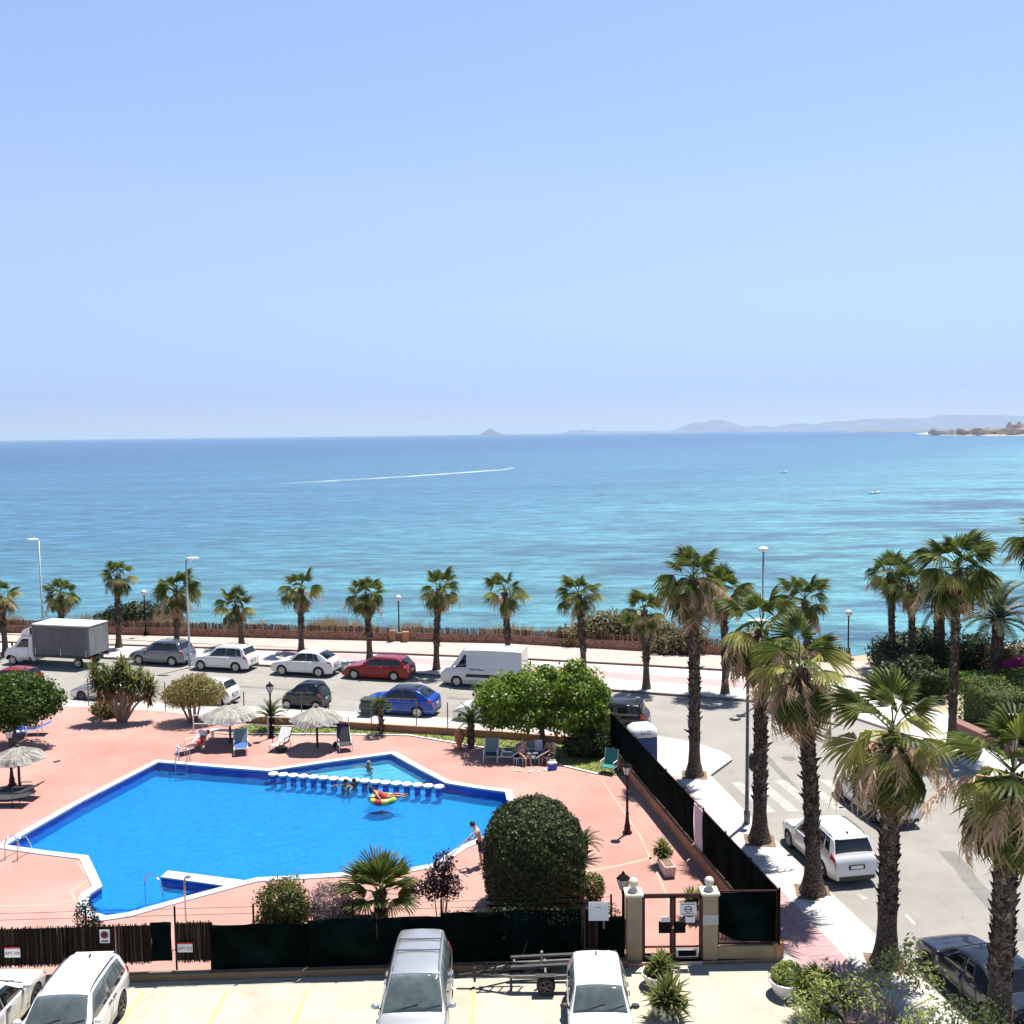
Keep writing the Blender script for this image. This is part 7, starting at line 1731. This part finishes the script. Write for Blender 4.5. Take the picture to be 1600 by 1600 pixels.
for i in range(150):                                     # broken strands of foam, thinning out behind the boat
    u = (i/150)**1.25 + rr.uniform(-.004,.004); side_ = rr.choice((-1,1))*rr.random()**.5
    c = Vector(wk) + d*Ln*u + s_*(math.sin(u*3)*6 + side_*(.6+4.5*u)); l = rr.uniform(2.5,6)*(1+2*u); w_ = rr.uniform(.5,1.3)*(1-u*.75); k = len(mb.v); e = d*l + s_*rr.uniform(-.6,.6)
    if u > .45 and rr.random() < .35: continue
    for t_, ww in ((-1,.05),(-.4,1),(.3,.9),(1,.05)): q = c + e*t_; mb.v += [(q.x-s_.x*w_*ww,q.y-s_.y*w_*ww,-4.97+.0004*i),(q.x+s_.x*w_*ww,q.y+s_.y*w_*ww,-4.97+.0004*i)]
    for t_ in range(3): mb.f.append((k+2*t_,k+2*t_+1,k+2*t_+3,k+2*t_+2))
tag(mb.build('boat_wake', mat('foam', (.62,.66,.68), .8, (.42,.55,.62), .15, lo=.4, hi=.6)), kind='structure')
# hills across the water: ridges with real depth
hill_m = mat('hill', (.085,.11,.185), .95, (.13,.15,.22), .0014)  # rock made blue: distance haze put into the colour
def ridge(name, prof, Y, depth, seed, m):
    """prof: (picture column on the horizon, height in m)"""
    rr = random.Random(seed); mb = MB(); n = 240; jag = [rr.uniform(-.09,.09) for _ in range(n+1)]; c0, c1 = prof[0][0], prof[-1][0]; rows = 7
    for j in range(rows):
        f = j/(rows-1); k = math.sin(math.pi*f)**.8
        for i in range(n+1):
            c = lerp(c0,c1,i/n); y = Y + depth*(f-.5)*2; h = interp(c, prof)*(1.4 if Y > 15000 else 1); ph = math.sin(i*.31+seed)*.10+math.sin(i*.83+j)*.05+jag[i]
            mb.v.append(((c-800)/1540.0*Y, y, -5.2 + h*k*(1+ph) if 0 < j < rows-1 else -6))
    for j in range(rows-1):
        for i in range(n): a_ = j*(n+1)+i; mb.f.append((a_,a_+1,a_+n+2,a_+n+1))
    return tag(mb.build(name, m, None, True), kind='structure')
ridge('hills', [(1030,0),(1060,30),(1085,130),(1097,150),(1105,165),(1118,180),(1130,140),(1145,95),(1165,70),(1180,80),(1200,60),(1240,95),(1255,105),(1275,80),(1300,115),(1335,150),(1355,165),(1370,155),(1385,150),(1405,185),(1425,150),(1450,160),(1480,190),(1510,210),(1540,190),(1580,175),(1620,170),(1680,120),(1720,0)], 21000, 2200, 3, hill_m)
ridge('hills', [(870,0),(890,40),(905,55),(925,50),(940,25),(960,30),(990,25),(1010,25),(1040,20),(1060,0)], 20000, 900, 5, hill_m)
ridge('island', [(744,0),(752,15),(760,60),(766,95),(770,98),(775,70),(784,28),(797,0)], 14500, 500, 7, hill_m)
ridge('headland', [(1325,0),(1340,6),(1400,8),(1470,9),(1560,12),(1700,12),(1760,0)], 7500, 500, 9, mat('headland', (.10,.09,.07), .95, (.2,.17,.13), .004))
# near shore with its town
shore = [(1465,2900),(1500,2700),(1540,2550),(1600,2450),(1700,2300)]
mb = MB(); pts = [((c-800)/1540.0*Y, Y) for c, Y in shore]; back = [(p[0]+300, p[1]+900) for p in pts]
for i, (p, b_) in enumerate(zip(pts, back)):
    for f, z in ((0,-5.2),(.02,-4.2),(.06,-2.5),(.5,3),(1,4)): mb.v.append((*lp(p,b_,f), z if 0 < i else -5.2+(.6 if f else 0)))
for i in range(len(pts)-1):
    for j in range(4): a_ = i*5+j; mb.f.append((a_,a_+1,a_+6,a_+5))
bm_ = mat('far_shore', (.30,.25,.18), .95, (.42,.37,.28), .02); tag(mb.build('far_shore', bm_), kind='structure')
rr = random.Random(31); shades = [mat('far_wall%d' % i, c, .9, per_obj=.15) for i, c in enumerate(((.60,.50,.44),(.48,.38,.32),(.68,.63,.57)))]
cube = []
for m in shades:
    b_ = MB().box(-1,1,-1,1,0,1); b_.box(-.5,.3,-.4,.6,1,1.25); me = data('villa', b_.v, b_.f); me.materials.append(m); cube.append(me)
for i in range(70):
    u = (i+rr.random())/70; k = min(3, int(u*4)); f = u*4-k; p = lp(pts[k], pts[k+1], f); b_ = lp(back[k], back[k+1], f); q = lp(p, b_, rr.uniform(.03,.30))
    w_ = rr.uniform(8,18); h = rr.uniform(7,15); o = link('villa', rr.choice(cube), None, None, (q[0],q[1],-2.6), (0,0,rr.uniform(0,1.5)), (w_,w_*.8,h)); tag(o, 'small pale house of the far shore town, seen across the bay', 'house', 'houses of the far shore town')
for c, h, lab in ((1577,26,'left one of the dark apartment towers above the far shore town'),(1592,27,'tallest dark apartment tower at the right end of the far shore town'),(1585,20,'lowest dark apartment tower, between the two tall ones')):
    Y = 2700; o = link('apartment_tower', cube[1], None, None, ((c-800)/1540.0*Y, Y, -2.6), (0,0,.4), (7,7,h)); tag(o, lab, 'building', 'towers of the far shore town')
tv = []; blobs = []
for i in range(16):
    u = rr.random(); k = min(3,int(u*4)); f = u*4-k; p = lp(pts[k],pts[k+1],f); b_ = lp(back[k],back[k+1],f); q = lp(p,b_,rr.uniform(.03,.3)); blobs.append((q[0],q[1],0,rr.uniform(8,16),8,rr.uniform(3,5)))
o = leaf_object('far_trees', leaf_cloud(blobs, 600, 5.0, 77, shell=.3), M_['leaf_scrub'], None); tag(o, kind='stuff')

# brown kerb wall under the clipped hedge
hw = thing('kerb_wall', 'low brown retaining wall at the foot of the clipped hedge', 'wall', (0,0,0)); a, b = Vector((23.25,51.25)), Vector((26.92,33.88)); an = math.atan2(b.y-a.y, b.x-a.x); m = (a+b)/2
MB().obox((m.x,m.y,.32),((b-a).length,.5,.5),an).build('wall', mat('brown_wall', (.17,.085,.07), .9, (.23,.12,.1), 2.0, bump=.3), hw); MB().obox((m.x,m.y,.6),((b-a).length,.6,.06),an).build('capping', mat('brown_cap', (.22,.12,.10), .9), hw)
sg_ = thing('pale_post', 'pale wooden T shaped post against the hedge at the right edge', 'post', (*(23.30,44.88),.1)); MB().obox((0,0,1.25),(.16,.14,2.5)).build('shaft', mat('pale_wood', (.4,.32,.25), .85, (.5,.42,.34), 4), sg_); MB().obox((0,0,2.56),(.75,.3,.12)).build('crosspiece', M_['stonecap'], sg_)
tp = thing('hooked_pipe', 'thin hooked metal pipe in front of the hedge', 'pipe', (*(23.68,47.16),.1)); MB().tube([(0,0,0),(0,0,1.6),(.06,0,1.78),(.2,0,1.82),(.3,0,1.72)], .035, 8).build('pipe', M_['steel'], tp, True)

# ================================================================== AIR: sea haze over the bay
hb = MB().box(-46000,46000,-300,46500,-9,330).build('haze', None)
hm = bpy.data.materials.new('haze'); hm.use_nodes = True; n = hm.node_tree; n.nodes.remove(n.nodes['Principled BSDF'])
pv = n.nodes.new('ShaderNodeVolumePrincipled'); pv.inputs['Color'].default_value = (.62,.82,1,1); pv.inputs['Density'].default_value = 3.2e-5; pv.inputs['Anisotropy'].default_value = .2
n.links.new(pv.outputs[0], n.nodes['Material Output'].inputs['Volume']); hb.data.materials.append(hm); tag(hb, kind='stuff')
